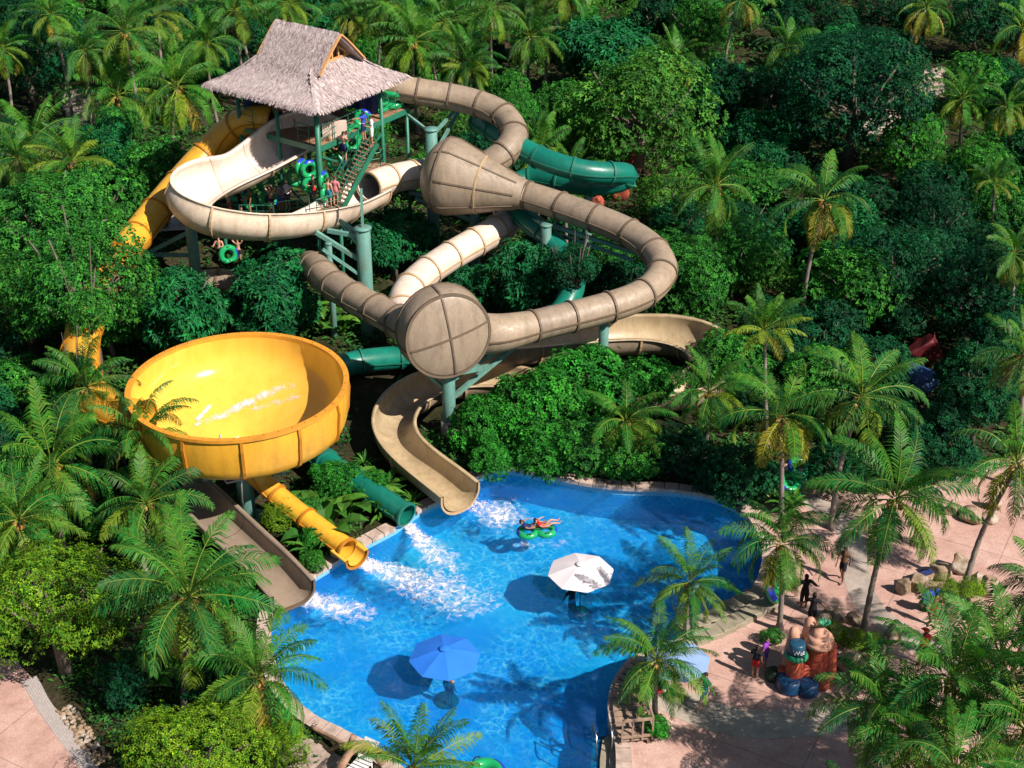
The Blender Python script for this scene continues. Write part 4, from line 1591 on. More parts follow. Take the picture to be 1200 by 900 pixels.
def tube_proto(double):
    root = thing("double_inner_tube" if double else "inner_tube", "tube", "inner tube", (0, 0, -500))
    base = wloc(root)
    cs = (-0.52, 0.52) if double else (0,)
    bm = new()
    for cx in cs:
        torus(bm, Vector((cx, 0, 0.19)), 0.46, 0.19, fn=None)
    o = obj("ring", bm, [M_RG], root, world=False)
    for cx in cs:      # blue printed cushions, each a raised pad on the ring
        for a0 in ((2.6, 3.7) if cx < 0 else (-0.55, 0.55)),:
            bm = new()
            n1, n2 = 10, 7
            gg = [[bm.verts.new(Vector((cx + math.cos(a) * (0.46 + .197 * math.cos(b)), math.sin(a) * (0.46 + .197 * math.cos(b)), 0.19 + .197 * math.sin(b)))) for b in [0.0 + 1.25 * j / n2 for j in range(n2 + 1)]] for a in [a0[0] + (a0[1] - a0[0]) * i / n1 for i in range(n1 + 1)]]
            for i in range(n1):
                for j in range(n2):
                    bm.faces.new((gg[i][j], gg[i + 1][j], gg[i + 1][j + 1], gg[i][j + 1]))
            obj("blue_panel", bm, M_RB, root, world=False)
    for cx in cs:
        for sg in (-1, 1):
            bm = new()
            y = sg * 0.56
            sweep(bm, [Vector((cx - .12, y, .35)), Vector((cx - .08, y, .42)), Vector((cx + .08, y, .42)), Vector((cx + .12, y, .35))], .022, 6)
            obj("handle", bm, CLOTH['black'], root, world=False)
    return root


TP = {}


def ring(double, p, rot, label, s=1.0, group="green and blue inner tubes"):
    if double not in TP:
        TP[double] = o = tube_proto(double)
    else:
        o = copy_tree(TP[double])
    o.location = p
    o.rotation_euler = tuple(rad(a) for a in rot)
    o.scale = (s,) * 3
    return tag(o, label, None, group)


# ---- in the pool
fl_p = at(629, 624, WATER_Z)
ring(True, fl_p + Z * -0.08, (0, 0, 8), "green double tube carrying two people near the pool's middle", 0.76)
person('recline', fl_p + Vector((-.34, -.02, 0)), 15, "dark-haired rider in the rear hole of the floating double tube", 'tan', 'navy', ('navy', 'trunks'), 'dark', lift=0.14, h=.86)
person('recline', fl_p + Vector((.28, .10, 0)), 15, "rider with pale outstretched legs in the front hole of the floating double tube", 'fair', 'red', ('red', 'trunks'), 'dark', lift=0.14, h=.86)
lo_p = at(569, 911, WATER_Z)
ring(False, lo_p - Z * .08, (0, 0, 30), "green tube with a blue pad cut by the bottom picture edge", 1.15)
person('stand', at(592, 950, WATER_Z - 1.15), 80, "swimmer in a pale shirt beside the tube at the bottom picture edge", 'tan', 'white', ('navy', 'shorts'), 'dark')

# ---- parasols
def parasol(p, label, c, canopy_z, R_=1.36, drop=0.42):
    root = thing("parasol", label, "parasol", p)
    m_ = mat("fabric_" + c, {'white': (0.78, 0.72, 0.74), 'blue': (0.025, 0.19, 0.74), 'pale': (0.22, 0.34, 0.56)}[c], 0.8, 0.06, 2.0, 0.1, 60, spec=0.2)
    n = 8
    top = Vector(p) + Z * canopy_z
    for k in range(n):
        a0, a1 = 2 * PI * (k + .2) / n, 2 * PI * (k + 1.2) / n
        bm = new()
        rows = []
        for i in range(7):
            f = i / 6
            row = []
            for j in range(5):
                g_ = j / 4
                a = a0 + (a1 - a0) * g_
                edge = 1 - 0.07 * math.sin(PI * g_) * f
                sag = -0.05 * math.sin(PI * g_) * math.sin(PI * min(1, f * 1.0)) * f
                row.append(bm.verts.new(top + Vector((math.cos(a) * R_ * f * edge, math.sin(a) * R_ * f * edge, -drop * f ** 1.12 + sag + 0.03 * math.sin(PI * f)))))
            rows.append(row)
        for A, B in zip(rows, rows[1:]):
            for j in range(4):
                try:
                    bm.faces.new((A[j], B[j], B[j + 1], A[j + 1]))
                except ValueError:
                    pass
        bmesh.ops.remove_doubles(bm, verts=bm.verts, dist=1e-4)
        bmesh.ops.recalc_face_normals(bm, faces=bm.faces)
        obj("canopy_panel", bm, m_, root, smooth=True)
        bm = new()
        e = top + Vector((math.cos(a0) * R_ * .98, math.sin(a0) * R_ * .98, -drop - 0.015))
        sweep(bm, [top - Z * .05, top.lerp(e, .5) + Z * .0, e], .014, 5)
        obj("rib", bm, mat("grey_pipe", (0.4, 0.4, 0.38), 0.5), root)
    bm = new()
    n2 = 16
    c0 = bm.verts.new(top + Z * .13)
    rg = [bm.verts.new(top + Vector((math.cos(2 * PI * i / n2) * .2, math.sin(2 * PI * i / n2) * .2, 0.02))) for i in range(n2)]
    for i in range(n2):
        bm.faces.new((c0, rg[i], rg[(i + 1) % n2]))
    obj("vent_cap", bm, m_, root)
    bm = new()
    rod(bm, Vector(p), top, 0.035)
    obj("pole", bm, mat("grey_pipe", (0.4, 0.4, 0.38), 0.5), root)
    bm = new()
    rod(bm, Vector(p), Vector(p) + Z * 0.12, 0.5, 0.42, 20)
    obj("base", bm, mat("mossy_base", (0.22, 0.24, 0.10), 0.9, 0.3), root)
    return root


def under(px, py, h, gz):
    """ground point whose height-h point shows at px, py"""
    q_ = at(px, py, gz + h)
    return Vector((q_.x, q_.y, gz))


w1 = under(681, 661, 2.55, FLOOR_Z)
parasol(w1, "white parasol standing in the pool beside the floating double tube", 'white', 2.55)
w2 = under(521, 760, 2.55, FLOOR_Z)
parasol(w2, "bright blue parasol standing alone in the lower pool", 'blue', 2.55)
w3 = under(795, 764, 2.0, 0.0)
parasol(w3, "pale blue parasol on the deck half hidden behind the dark-trunked palm", 'pale', 2.0, 1.2)
person('stand', w2 + Vector((.16, -.42, .05)), 60, "bather in red swim trunks under the blue parasol", 'tan', None, ('red', 'trunks'), 'dark')
person('arms_out', w1 + Vector((-.35, -.35, .05)), -60, "dark-clad bather under the white parasol", 'brown', 'black', ('black', 'shorts'), 'dark')

# ---- on the deck
person('arms_out', at(941, 714, 0.02), 100, "person in a long black swimsuit walking beside the straight palm, arms held out", 'brown', 'black', ('black', 'robe'), 'dark')
person('arms_out', at(950, 736, 0.02), 75, "person in black just behind the sandcastle fountain", 'brown', 'black', ('black', 'shorts'), 'dark')
person('walk', at(986, 681, 0.02), 235, "person in a brown top and dark shorts crossing the grey path", 'brown', 'brown', ('black', 'shorts'), 'dark')
person('stand', at(884, 794, 0.02), 60, "child in black shirt and red shorts facing the fountain", 'tan', 'black', ('red', 'shorts'), 'dark', h=.9)
person('stand', at(895, 785, 0.02), -30, "child in purple top and blue leggings beside the fountain", 'tan', 'purple', ('blue', 'shorts'), 'dark', h=.92)
person('walk', at(824, 831, 0.02), 200, "person in teal striding across the sandy band behind a palm frond", 'fair', 'teal', ('teal', 'shorts'), 'dark')
person('stand', at(1092, 733, 0.02), 250, "bare-chested man in red shorts and blue cap by the blue bag", 'tan', None, ('red', 'shorts'), 'dark', cap='blue')
person('stand', at(1079, 780, 0.02), 120, "man in red shirt and red cap under the lush glossy palm", 'brown', 'red', ('black', 'shorts'), 'dark', cap='red')
# tubes on the deck
for k, (px, py, z_, rt, lb) in enumerate([
        (924, 576, 0.25, (38, 12, 20), "lowest green and blue tube of the stack at the far deck"),
        (931, 561, 0.62, (34, -8, 40), "middle green and blue tube of the stack at the far deck"),
        (945, 551, 1.0, (30, 14, 10), "topmost green and blue tube of the stack at the far deck")]):
    ring(k != 0, at(px, py, z_), rt, lb, 0.85)
ring(True, at(903, 684, 0.75), (62, 10, 70), "green and blue double tube leaning behind the straight palm")
# patterned swim ring
bm = new()
PAT = [plain("ring_red", (0.55, 0.03, 0.05), .3), plain("ring_white", (0.75, 0.72, 0.7), .3), plain("ring_lime", (0.15, 0.45, 0.05), .3)]
torus(bm, Vector((0, 0, .13)), .34, .13, 24, 10, lambda i, j: int(i * 12) % 3)
sr = obj("swim_ring", bm, PAT, None, world=False)
sr.location = at(769, 805, 0.03)
tag(sr, "red, white and lime swim ring lying on the deck by the boardwalk", "swim ring")


# ---- boulders
def boulder_mesh(seed):
    bm = new()
    bmesh.ops.create_icosphere(bm, subdivisions=4, radius=0.5)
    R = random.Random(seed)
    o_ = Vector((seed * 3.7, 0, 0))
    pl_ = [(Vector((R.gauss(0, 1), R.gauss(0, 1), R.gauss(0.3, .8))).normalized(), R.uniform(.22, .40)) for _ in range(10)]
    for v in bm.verts:
        for n_, d in pl_:
            e = v.co.dot(n_) - d
            if e > 0:
                v.co -= n_ * e * 0.97
        v.co *= 1 + 0.14 * noise.noise(v.co * 3 + o_) + 0.07 * noise.noise(v.co * 8 + o_)
    return bm


q = NT("boulder_stone")
posb = q.n("NewGeometry").outputs["Position"]
n1 = q.noise(1.6, 6, 0.7, posb)
n2 = q.noise(18, 5, 0.7, posb)
r = q.ramp(n1.outputs[0], [(0.3, (0.13, 0.10, 0.075)), (0.48, (0.36, 0.25, 0.15)), (0.62, (0.50, 0.44, 0.37)), (0.8, (0.62, 0.56, 0.49))])
r2 = q.ramp(n2.outputs[0], [(0.3, (0.7, 0.7, 0.7)), (0.7, (1.1, 1.1, 1.1))])
q.l(q.mix(1, r.outputs[0], r2.outputs[0], 'MULTIPLY').outputs[0], q.b.inputs["Base Color"])
q.b.inputs["Roughness"].default_value = 0.85
q.l(q.bump(n2.outputs[0], 0.6, 0.06).outputs[0], q.b.inputs["Normal"])
M_ROCK = q.m
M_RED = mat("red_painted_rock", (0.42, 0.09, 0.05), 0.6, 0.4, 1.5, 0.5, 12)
M_REDD = mat("crimson_rock_shade_tone", (0.10, 0.006, 0.010), 0.6, 0.3, 1.5, 0.4, 12)  # red base colour darkened to stand in for shade on this rock
M_BLUEROCK = mat("blue_painted_rock", (0.02, 0.07, 0.20), 0.55, 0.35, 1.2, 0.5, 12)


def boulder(px, py, w, h, label, m=None, seed=None, dp=None, z=0.0, group="boulders edging the deck planters", cat="boulder", name="boulder"):
    p = at(px, py, z)
    p.z = hill(p.x, p.y) + z
    t = (p - CAM).dot(FWD)
    bm = boulder_mesh(seed if seed is not None else rng.randrange(1000))
    W_ = w * t / FPX
    H_ = h * t / FPX / 0.8
    for v in bm.verts:
        v.co = Vector((v.co.x * W_ * 1.1, v.co.y * (dp or W_ * 0.8) * 1.1, (v.co.z + 0.38) * H_))
    o = obj(name, bm, m or M_ROCK, None, world=False)
    o.location = p
    o.rotation_euler = (0, 0, rng.uniform(-.5, .5))
    return tag(o, label, cat, group)


for a in [(962, 734, 26, 18, "flat boulder just behind the sandcastle fountain"), (980, 728, 34, 16, "long pale boulder at the top of the fountain planter"), (1003, 730, 24, 14, "boulder at the planter's top beside the curved palm"),
          (1046, 752, 28, 28, "tall pale boulder on the outer corner of the fountain planter"), (1029, 768, 26, 18, "round boulder below the curved palm"), (999, 783, 38, 24, "big grey boulder in front of the bright bush"),
          (972, 786, 20, 14, "small boulder between the fountain and the big grey one"), (1012, 775, 20, 14, "small boulder wedged between the grey and the round one"),
          (1058, 695, 22, 22, "bluish boulder at the near tip of the boulder planter"), (1074, 694, 26, 26, "brown boulder second from the tip of the boulder planter"), (1100, 674, 36, 18, "long boulder at the back of the boulder planter"),
          (1086, 680, 22, 14, "flat boulder under the dark bag"), (1127, 670, 28, 24, "tan boulder behind the slanting palm"), (1156, 696, 26, 28, "white boulder on the far end of the boulder planter"), (1146, 684, 20, 16, "small white boulder beside the end one"),
          (1086, 714, 20, 18, "grey boulder beneath the blue bag"), (1115, 728, 30, 26, "brown boulder beside the bare-chested man"), (1135, 724, 26, 24, "grey boulder under the drooping fronds"),
          (1136, 610, 34, 16, "low boulder of the far planter, dark below"), (1160, 612, 20, 18, "tan boulder of the far planter"), (1165, 596, 16, 22, "pale upright boulder of the far planter"), (1116, 602, 22, 16, "shaded boulder of the far planter")]:
    boulder(*a)
boulder(722, 236, 34, 34, "orange-red craggy rock under the end of the green tube", M_RED, 3, group="painted craggy rocks", name="painted_rock", cat="rock")
boulder(742, 214, 24, 40, "reddish brown rock face behind the green tube's bend", M_RED, 4, group="painted craggy rocks", name="painted_rock", cat="rock")
boulder(700, 246, 20, 18, "small red rock below the craggy orange one", M_RED, 5, group="painted craggy rocks", name="painted_rock", cat="rock")
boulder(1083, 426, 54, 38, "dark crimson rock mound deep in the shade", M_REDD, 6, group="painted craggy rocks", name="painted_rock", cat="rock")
boulder(1070, 400, 14, 12, "small bright orange rock above the crimson mound", mat("orange_rock", (0.60, 0.10, 0.03), .6, .2), 7, group="painted craggy rocks", name="painted_rock", cat="rock")
boulder(1074, 462, 62, 44, "blue lumpy rock below the crimson mound", M_BLUEROCK, 8, group="painted craggy rocks", name="painted_rock", cat="rock")
boulder(772, 482, 22, 14, "pale stone glimpsed between the hedge and the channel palm", None, 9)
boulder(118, 384, 16, 12, "pale stone above the yellow tube's end", None, 10)


def bag(px, py, z, label, c, w, d, h):
    p = at(px, py, z)
    bm = new()
    box(bm, p, w, d, h, 0.4)
    bmesh.ops.bevel(bm, geom=bm.edges[:], offset=min(w, d, h) * .3, segments=2, affect='EDGES')
    for v in bm.verts:
        v.co += Vector((noise.noise(v.co * 4), noise.noise(v.co * 4 + Vector((5, 0, 0))), 0)) * .06
    r_ = thing("bag", label, "bag", p - Z * h / 2)
    obj("sack", bm, c, r_)
    bm = new()
    sweep(bm, [p + Vector((-w * .25, 0, h * .45)), p + Vector((-w * .1, -.05, h * .8)), p + Vector((w * .1, -.05, h * .8)), p + Vector((w * .25, 0, h * .45))], .02, 5)
    obj("strap", bm, CLOTH['black'], r_)


bag(1088, 700, 0.75, "blue bag propped on a boulder behind the bare-chested man", CLOTH['blue'], .5, .35, .6)
bag(1084, 671, 0.5, "dark navy bag lying on the flat boulder", CLOTH['navy'], .7, .3, .25)

# ---- sandcastle fountain
fp = at(940, 800, 0.0)
fount = thing("sandcastle_fountain", "red and orange sandcastle fountain with green bucket and blue base pots", "fountain", fp)
M_SAND = mat("orange_sand_plaster", (0.50, 0.10, 0.05), 0.7, 0.35, 3.0, 0.6, 12, stain=(0.30, 0.02, 0.02), stain_amt=0.7)
M_SANDL = mat("pale_sand_plaster", (0.60, 0.32, 0.22), 0.7, 0.25, 3.0, 0.5, 14)
M_BUCK = mat("green_bucket", (0.02, 0.25, 0.12), 0.35, 0.3, 4.0)
M_BUCKB = mat("blue_bucket_side", (0.015, 0.07, 0.13), 0.35, 0.2, 4.0)
M_POT = mat("blue_pot", (0.008, 0.05, 0.13), 0.4, 0.3, 3.0)


def lathe(bm, p, prof_, n=24, wob=0.0):
    rg = []
    for r_, z_ in prof_:
        rg.append([bm.verts.new(Vector(p) + Vector((math.cos(2 * PI * k / n) * r_ * (1 + wob * noise.noise(Vector((k * 1.3, z_ * 3, p[0])))), math.sin(2 * PI * k / n) * r_ * (1 + wob * noise.noise(Vector((k * 1.3, z_ * 3, p[0])))), z_))) for k in range(n)])
    for A, B in zip(rg, rg[1:]):
        for k in range(n):
            bm.faces.new((A[k], A[(k + 1) % n], B[(k + 1) % n], B[k]))
    bm.faces.new(rg[-1])
    bm.faces.new(rg[0][::-1])
    bmesh.ops.recalc_face_normals(bm, faces=bm.faces)


def fpt(px, py, y):
    return at_y(px, py, y)


def column_at(px, pyb, pyt, y):
    """base point on the ground below and the height of something seen between two picture rows at depth y"""
    a, b = at_y(px, pyb, y), at_y(px, pyt, y)
    return Vector((a.x, a.y, 0)), b.z


y0 = fp.y
for nm, px, pt_, dy, r0, r1, mm in (("spire", 924, 735, .5, .36, .2, M_SANDL), ("spire", 941, 724, .7, .36, .22, M_SANDL), ("turret", 954, 744, .25, .50, .42, M_SAND), ("spire", 968, 752, .1, .32, .22, M_SAND), ("turret", 929, 768, -.1, .34, .27, M_SAND), ("buttress", 940, 776, .1, .42, .3, M_SAND), ("buttress", 916, 782, .2, .36, .22, M_SAND), ("buttress", 961, 786, -.1, .36, .25, M_SAND)):
    b_, h_ = column_at(px, 800, pt_, y0 + dy)
    bm = new()
    lathe(bm, b_, [(r0 * 1.15, 0), (r0, h_ * .2), ((r0 + r1) * .5, h_ * .55), (r1, h_ * .85), (r1 * .95, h_ * .93), (r1 * .6, h_ * .985), (0.05, h_)], 20, 0.12)
    obj(nm, bm, mm, fount)
b_, h_ = column_at(954, 800, 746, y0 + .25)     # swirled cream top
bm = new()
lathe(bm, b_, [(.40, h_ - .35), (.56, h_ - .28), (.54, h_ - .14), (.45, h_ - .10), (.50, h_), (.40, h_ + .10), (.30, h_ + .13), (.32, h_ + .2), (.2, h_ + .3), (.05, h_ + .36)], 24, 0.06)
obj("swirl_cap", bm, M_SANDL, fount)
bm = new()
for k in range(14):
    a = k * 2.4
    d = Vector((math.cos(a) * .22, math.sin(a) * .22, .26))
    sweep(bm, [b_ + Z * (h_ + .38) + Vector((.12, .1, 0)), b_ + Z * (h_ + .38) + Vector((.12, .1, 0)) + d], [.05, .02], 5)
obj("leaf_tuft", bm, M_BUCK, fount)
b_, h_ = column_at(929, 800, 767, y0 - .12)     # upturned bucket
bm = new()
lathe(bm, b_, [(.36, h_ - .12), (.46, h_ - .04), (.42, h_ + .06), (.34, h_ + .12)], 26, 0.03)
obj("bucket_rim", bm, M_BUCK, fount)
bm = new()
lathe(bm, b_, [(.345, h_ + .10), (.325, h_ + .3), (.295, h_ + .54), (.25, h_ + .57)], 26)
bk = obj("bucket_side", bm, M_BUCKB, fount)
fc = bpy.data.curves.new("lettering", 'FONT')
fc.body = "Wet"
fc.size = 0.25
fc.align_x = 'CENTER'
fc.extrude = 0.01
fo = bpy.data.objects.new("lettering_tmp", fc)
col.objects.link(fo)
me = bpy.data.meshes.new_from_object(fo.evaluated_get(bpy.context.evaluated_depsgraph_get()))
bpy.data.objects.remove(fo)
bm = new()
bm.from_mesh(me)
for v in bm.verts:
    zz = h_ + .22 + v.co.y
    rr_ = .345 - (zz - h_ - .10) * .115 + .012 + v.co.z
    a = -PI / 2 + 0.10 + v.co.x / rr_
    v.co = Vector((b_.x + math.cos(a) * rr_, b_.y + math.sin(a) * rr_, zz))
obj("lettering", bm, mat("white_paint", (0.8, 0.8, 0.8), .6), bk, smooth=False)
for px, py, r_ in ((925, 806, .54), (946, 811, .42)):
    b_ = at(px, py, 0)
    bm = new()
    lathe(bm, b_, [(r_ * .95, 0), (r_, .12), (r_ * .93, .2), (r_ * .98, .28), (r_ * .88, .36), (r_ * .9, .46), (r_ * .6, .52)], 26)
    obj("blue_pot", bm, M_POT, fount)
b_ = at(906, 795, 0)
bm = new()
lathe(bm, b_, [(.30, 0), (.32, .22), (.25, .4), (.1, .5)], 18, .1)
obj("green_mound", bm, mat("mossy_green_mound", (0.012, 0.045, 0.02), .7), fount)

# ---- posts, boardwalk, steps
def post_lamp(bpx, bpy_, tpx, tpy, label):
    b_ = at(bpx, bpy_, 0)
    t_ = at_y(tpx, tpy, b_.y)
    r_ = thing("lamp_post", label, "lamp post", b_)
    bm = new()
    rod(bm, b_, t_, .075, .06, 10)
    obj("pole", bm, M_COL, r_)
    bm = new()
    rod(bm, b_, b_ + Z * .12, .16, .14, 12)
    obj("base", bm, M_COL, r_)
    bm = new()
    rod(bm, t_, t_ + Z * .18, .07, .2, 12)
    obj("lamp_head", bm, M_COL, r_)


post_lamp(754, 829, 758, 752, "teal post beside the boardwalk behind the dark-trunked palm")
post_lamp(810, 752, 813, 690, "teal post at the water's edge behind the pool-step palm")
M_WOOD = mat("weathered_wood", (0.34, 0.24, 0.17), 0.85, 0.35, 3.0, 0.4, 20)
bw = thing("boardwalk", "curved wooden boardwalk with rail along the lower pool edge", "boardwalk", at(735, 850, 0))
bpts = catmull([at(x, y, .22) for x, y in ((757, 778), (741, 797), (735, 820), (738, 846), (744, 868))], 6)
bpts = resample(bpts, 0.30)
bm = new()
for a, b in zip(bpts, bpts[1:]):
    t, s_, u_ = frame(b - a)
    m_ = (a + b) / 2
    box(bm, m_, (b - a).length * .82, 1.05, .06, math.atan2(t.y, t.x))
obj("plank_floor", bm, M_WOOD, bw, smooth=False)
for sg in (-1, 1):
    bm = new()
    e_ = []
    for i, p in enumerate(bpts):
        t, s_, u_ = frame(bpts[min(i + 1, len(bpts) - 1)] - bpts[max(0, i - 1)])
        e_.append(p + s_ * sg * .5 - Z * .12)
    for a, b in zip(e_, e_[1:]):
        beam(bm, a, b, .1, .16)
    obj("side_beam", bm, M_WOOD, bw, smooth=False)
rp = []
for i, p in enumerate(bpts):
    t, s_, u_ = frame(bpts[min(i + 1, len(bpts) - 1)] - bpts[max(0, i - 1)])
    rp.append(p + s_ * .62 if s_.x > 0 else p - s_ * .62)
for i in range(0, len(rp), 4):
    bm = new()
    beam(bm, rp[i] - Z * .2, rp[i] + Z * 1.0, .1, .1, Vector((1, 0, 0)))
    obj("rail_post", bm, M_WOOD, bw, smooth=False)
for h_ in (.55, .98):
    bm = new()
    for a, b in zip(rp, rp[1:]):
        beam(bm, a + Z * h_, b + Z * h_, .07, .09)
    obj("rail", bm, M_WOOD, bw, smooth=False)
bm = new()
g0, g1 = rp[-1], bpts[-1] + (bpts[-1] - rp[-1]) * .75
for h_ in (.2, .95):
    beam(bm, g0 + Z * h_, g1 + Z * h_, .07, .09)
for f in (0, .33, .66, 1):
    beam(bm, g0.lerp(g1, f), g0.lerp(g1, f) + Z * 1.0, .06, .06, Vector((0, 1, 0)))
obj("gate", bm, M_WOOD, bw, smooth=False)
M_STEP = mat("olive_stone", (0.30, 0.27, 0.19), 0.85, 0.3, 2.0, 0.4, 18)
k = 0
for f in [i / 6 for i in range(7)]:
    for row in (0, 1):
        px, py = 820 + 82 * f - row * 15 + 3 * math.sin(f * 5), 744 - 38 * f - row * 11
        z_ = 0.24 if row == 0 else 0.10
        p = at(px, py, z_)
        bm = new()
        box(bm, p - Z * .12, 0.62, .72, .26, rad(24) + rng.uniform(-.1, .1))
        bmesh.ops.bevel(bm, geom=bm.edges[:], offset=.03, segments=1, affect='EDGES')
        o = obj("stone_slab", bm, M_STEP, None, smooth=False, loc=p)
        tag(o, "olive stone slab of the two stepped rows between the pool and the deck", "stone slab", "stone slabs at the pool steps")
        k += 1
sp = thing("pool_steps", "dark curved steps leading down into the lower pool", "pool steps", at(718, 880, -.2))
for i in range(4):
    bm = new()
    x0 = 737 - i * 11
    pl_ = [at(x, y, -.02 - .13 * i) for x, y in ((x0 + 10, 856 + i * 2), (x0 - 2, 854 + i * 3), (x0 - 9, 868), (x0 - 12, 890), (x0 - 12, 925), (x0 + 10, 925))]
    t_ = [bm.verts.new(p) for p in pl_]
    b2 = [bm.verts.new(Vector((p.x, p.y, FLOOR_Z))) for p in pl_]
    bm.faces.new(t_)
    for a in range(6):
        bm.faces.new((t_[a], b2[a], b2[(a + 1) % 6], t_[(a + 1) % 6]))
    bmesh.ops.recalc_face_normals(bm, faces=bm.faces)
    obj("step", bm, M_STEP, sp, smooth=False)
for i in (0, 1):
    bm = new()
    c = at(712 - i * 18, 862 + i * 4, -.2)
    sweep(bm, [c, c + Z * .8, c + Z * .85 + Vector((.1, -.8, 0)), c + Vector((.1, -.9, -.3))], .03, 6)
    obj("handrail", bm, mat("steel", (.6, .6, .6), .3, metal=1.0), sp)

# ---- log footbridge in the lower corner
lb = thing("footbridge", "weathered plank footbridge with log rails at the bottom pool corner", "footbridge", at(400, 895, 0))
A_, B_ = at(352, 868, .16), at(430, 915, .16)
dv_ = (B_ - A_).normalized()
nv_ = Vector((-dv_.y, dv_.x, 0))
bm = new()
for i in range(22):
    c = A_ + dv_ * (.1 + i * .2) - nv_ * .75
    box(bm, c + Z * rng.uniform(-.01, .01), .18, 2.0 + rng.uniform(-.1, .1), .06, math.atan2(dv_.y, dv_.x))
obj("plank_floor", bm, mat("grey_planks", (0.40, 0.31, 0.25), .9, .35, 3, .4), lb, smooth=False)
for nm, pp, r_ in (("log_rail", [(396, 905, .3), (404, 890, .8), (413, 879, 1.0), (425, 874, 1.0), (438, 881, .9), (449, 895, .5)], .15), ("log_post", [(404, 893, .1), (408, 876, .9), (414, 862, 1.5)], .09), ("log_post", [(384, 880, .1), (402, 872, .9)], .07), ("log_rail", [(365, 852, .25), (385, 862, .3), (405, 874, .5)], .08)):
    bm = new()
    pts_ = resample(catmull([at(*a) for a in pp], 5), .2)
    sweep(bm, pts_, [r_ * (1 + .15 * noise.noise(p * 3)) for p in pts_], 9)
    obj(nm, bm, mat("bare_log", (0.36, 0.22, 0.14), .85, .35, 3, .4), lb)
ch = thing("sun_chair", "white slatted sun chair at the end of the log footbridge", "sun chair", at(424, 905, .2))
M_CW = mat("white_plastic", (.75, .72, .72), .5, .06)
c0 = at(424, 905, .2)
for nm, a, b, w_ in (("seat", Vector((-.3, -.5, .35)), Vector((.1, .2, .35)), .6), ("backrest", Vector((.1, .2, .38)), Vector((.36, .62, .95)), .6)):
    bm = new()
    for i in range(5):
        f = (i + .5) / 5
        q_ = (b - a).normalized()
        beam(bm, c0 + a.lerp(b, f) - q_ * .06, c0 + a.lerp(b, f) + q_ * .06, w_, .03)
    obj(nm, bm, M_CW, ch, smooth=False)
for x, y in ((-.5, -.3), (0, -.62), (-.1, .35), (.35, .05)):
    bm = new()
    rod(bm, c0 + Vector((x, y, -.15)), c0 + Vector((x, y, .36)), .025, n=6)
    obj("leg", bm, M_CW, ch)
# cobble stones beside the patio
COB = [boulder_mesh(50 + i) for i in range(4)]
cme = []
for b_ in COB:
    for v in b_.verts:
        v.co = Vector((v.co.x, v.co.y * .85, v.co.z * .6 + .1))
    me = bpy.data.meshes.new("cobble")
    b_.to_mesh(me)
    b_.free()
    me.materials.append(M_ROCK)
    cme.append(me)
ca, cb_ = at(73, 832, 0), at(122, 900, 0)
dd = (cb_ - ca).normalized()
nn_ = Vector((dd.y, -dd.x, 0)) * -1
i = 0
L_ = (cb_ - ca).length
for a in range(int(L_ / .21)):
    for b in range(3):
        p = ca + dd * (a * .21 + rng.uniform(-.05, .05)) + nn_ * ((b - .6) * .22 + rng.uniform(-.04, .04))
        o = bpy.data.objects.new("cobble_stone", cme[i % 4])
        col.objects.link(o)
        o.location = (p.x, p.y, 0.0)
        o.rotation_euler = (0, 0, rng.uniform(0, 6))
        s_ = rng.uniform(.22, .36)
        o.scale = (s_, s_, s_)
        tag(o, "rounded cobble in the stone strip between the pink patio and the shrubs", "cobble", "cobbles beside the patio")
        i += 1

# ---- people and tubes on the tower
TZ = DZ + 0.02
GT = "green tubes carried up the tower"
ring(True, dpt(.9, 6.6, TZ), (0, 0, 40), "lowest green double tube of the heap on the tower deck")
ring(True, dpt(1.0, 6.5, TZ + .36), (0, 4, 65), "second green double tube of the heap on the tower deck")
ring(True, dpt(.8, 6.6, TZ + .74), (4, 0, 30), "topmost green double tube of the heap on the tower deck")
ring(True, at(405, 160, 9.1), (78, 52, 20), "green figure-eight tube carried on the upper stair, lower one", 0.8)
ring(True, at(421, 146, 9.6), (80, -62, 15), "green figure-eight tube carried at the head of the stair", 0.8)
for px, py, z_, rt, s_, d_, lb_ in ((352, 203, 7.8, (88, 80, 60), .75, True, "upright green tube first in line behind the landing rail"), (362, 206, 7.75, (86, 88, 25), .8, True, "upright green tube second in line behind the landing rail"), (377, 218, 7.4, (88, 84, 70), .75, True, "upright green tube on the landing edge before the corner post"),
                                   (343, 208, 6.6, (70, 20, 30), .8, False, "green and blue tube behind the man in the white shirt"), (309, 214, 5.7, (75, 10, 40), .9, False, "green tube held aslant on the lower platform"), (278, 226, 5.4, (70, 0, -10), .9, False, "shaded green tube lowest in the queue"),
                                   (393, 191, 7.8, (60, 10, 10), .75, False, "green and blue tube at the back of the stair foot"), (313, 234, 5.2, (65, 30, 20), .85, False, "green tube half hidden below the queue rail"), (290, 236, 5.1, (75, 10, 60), .8, False, "dark green tube leaning between two queuing people")):
    ring(d_, at(px, py, z_), rt, lb_, s_)
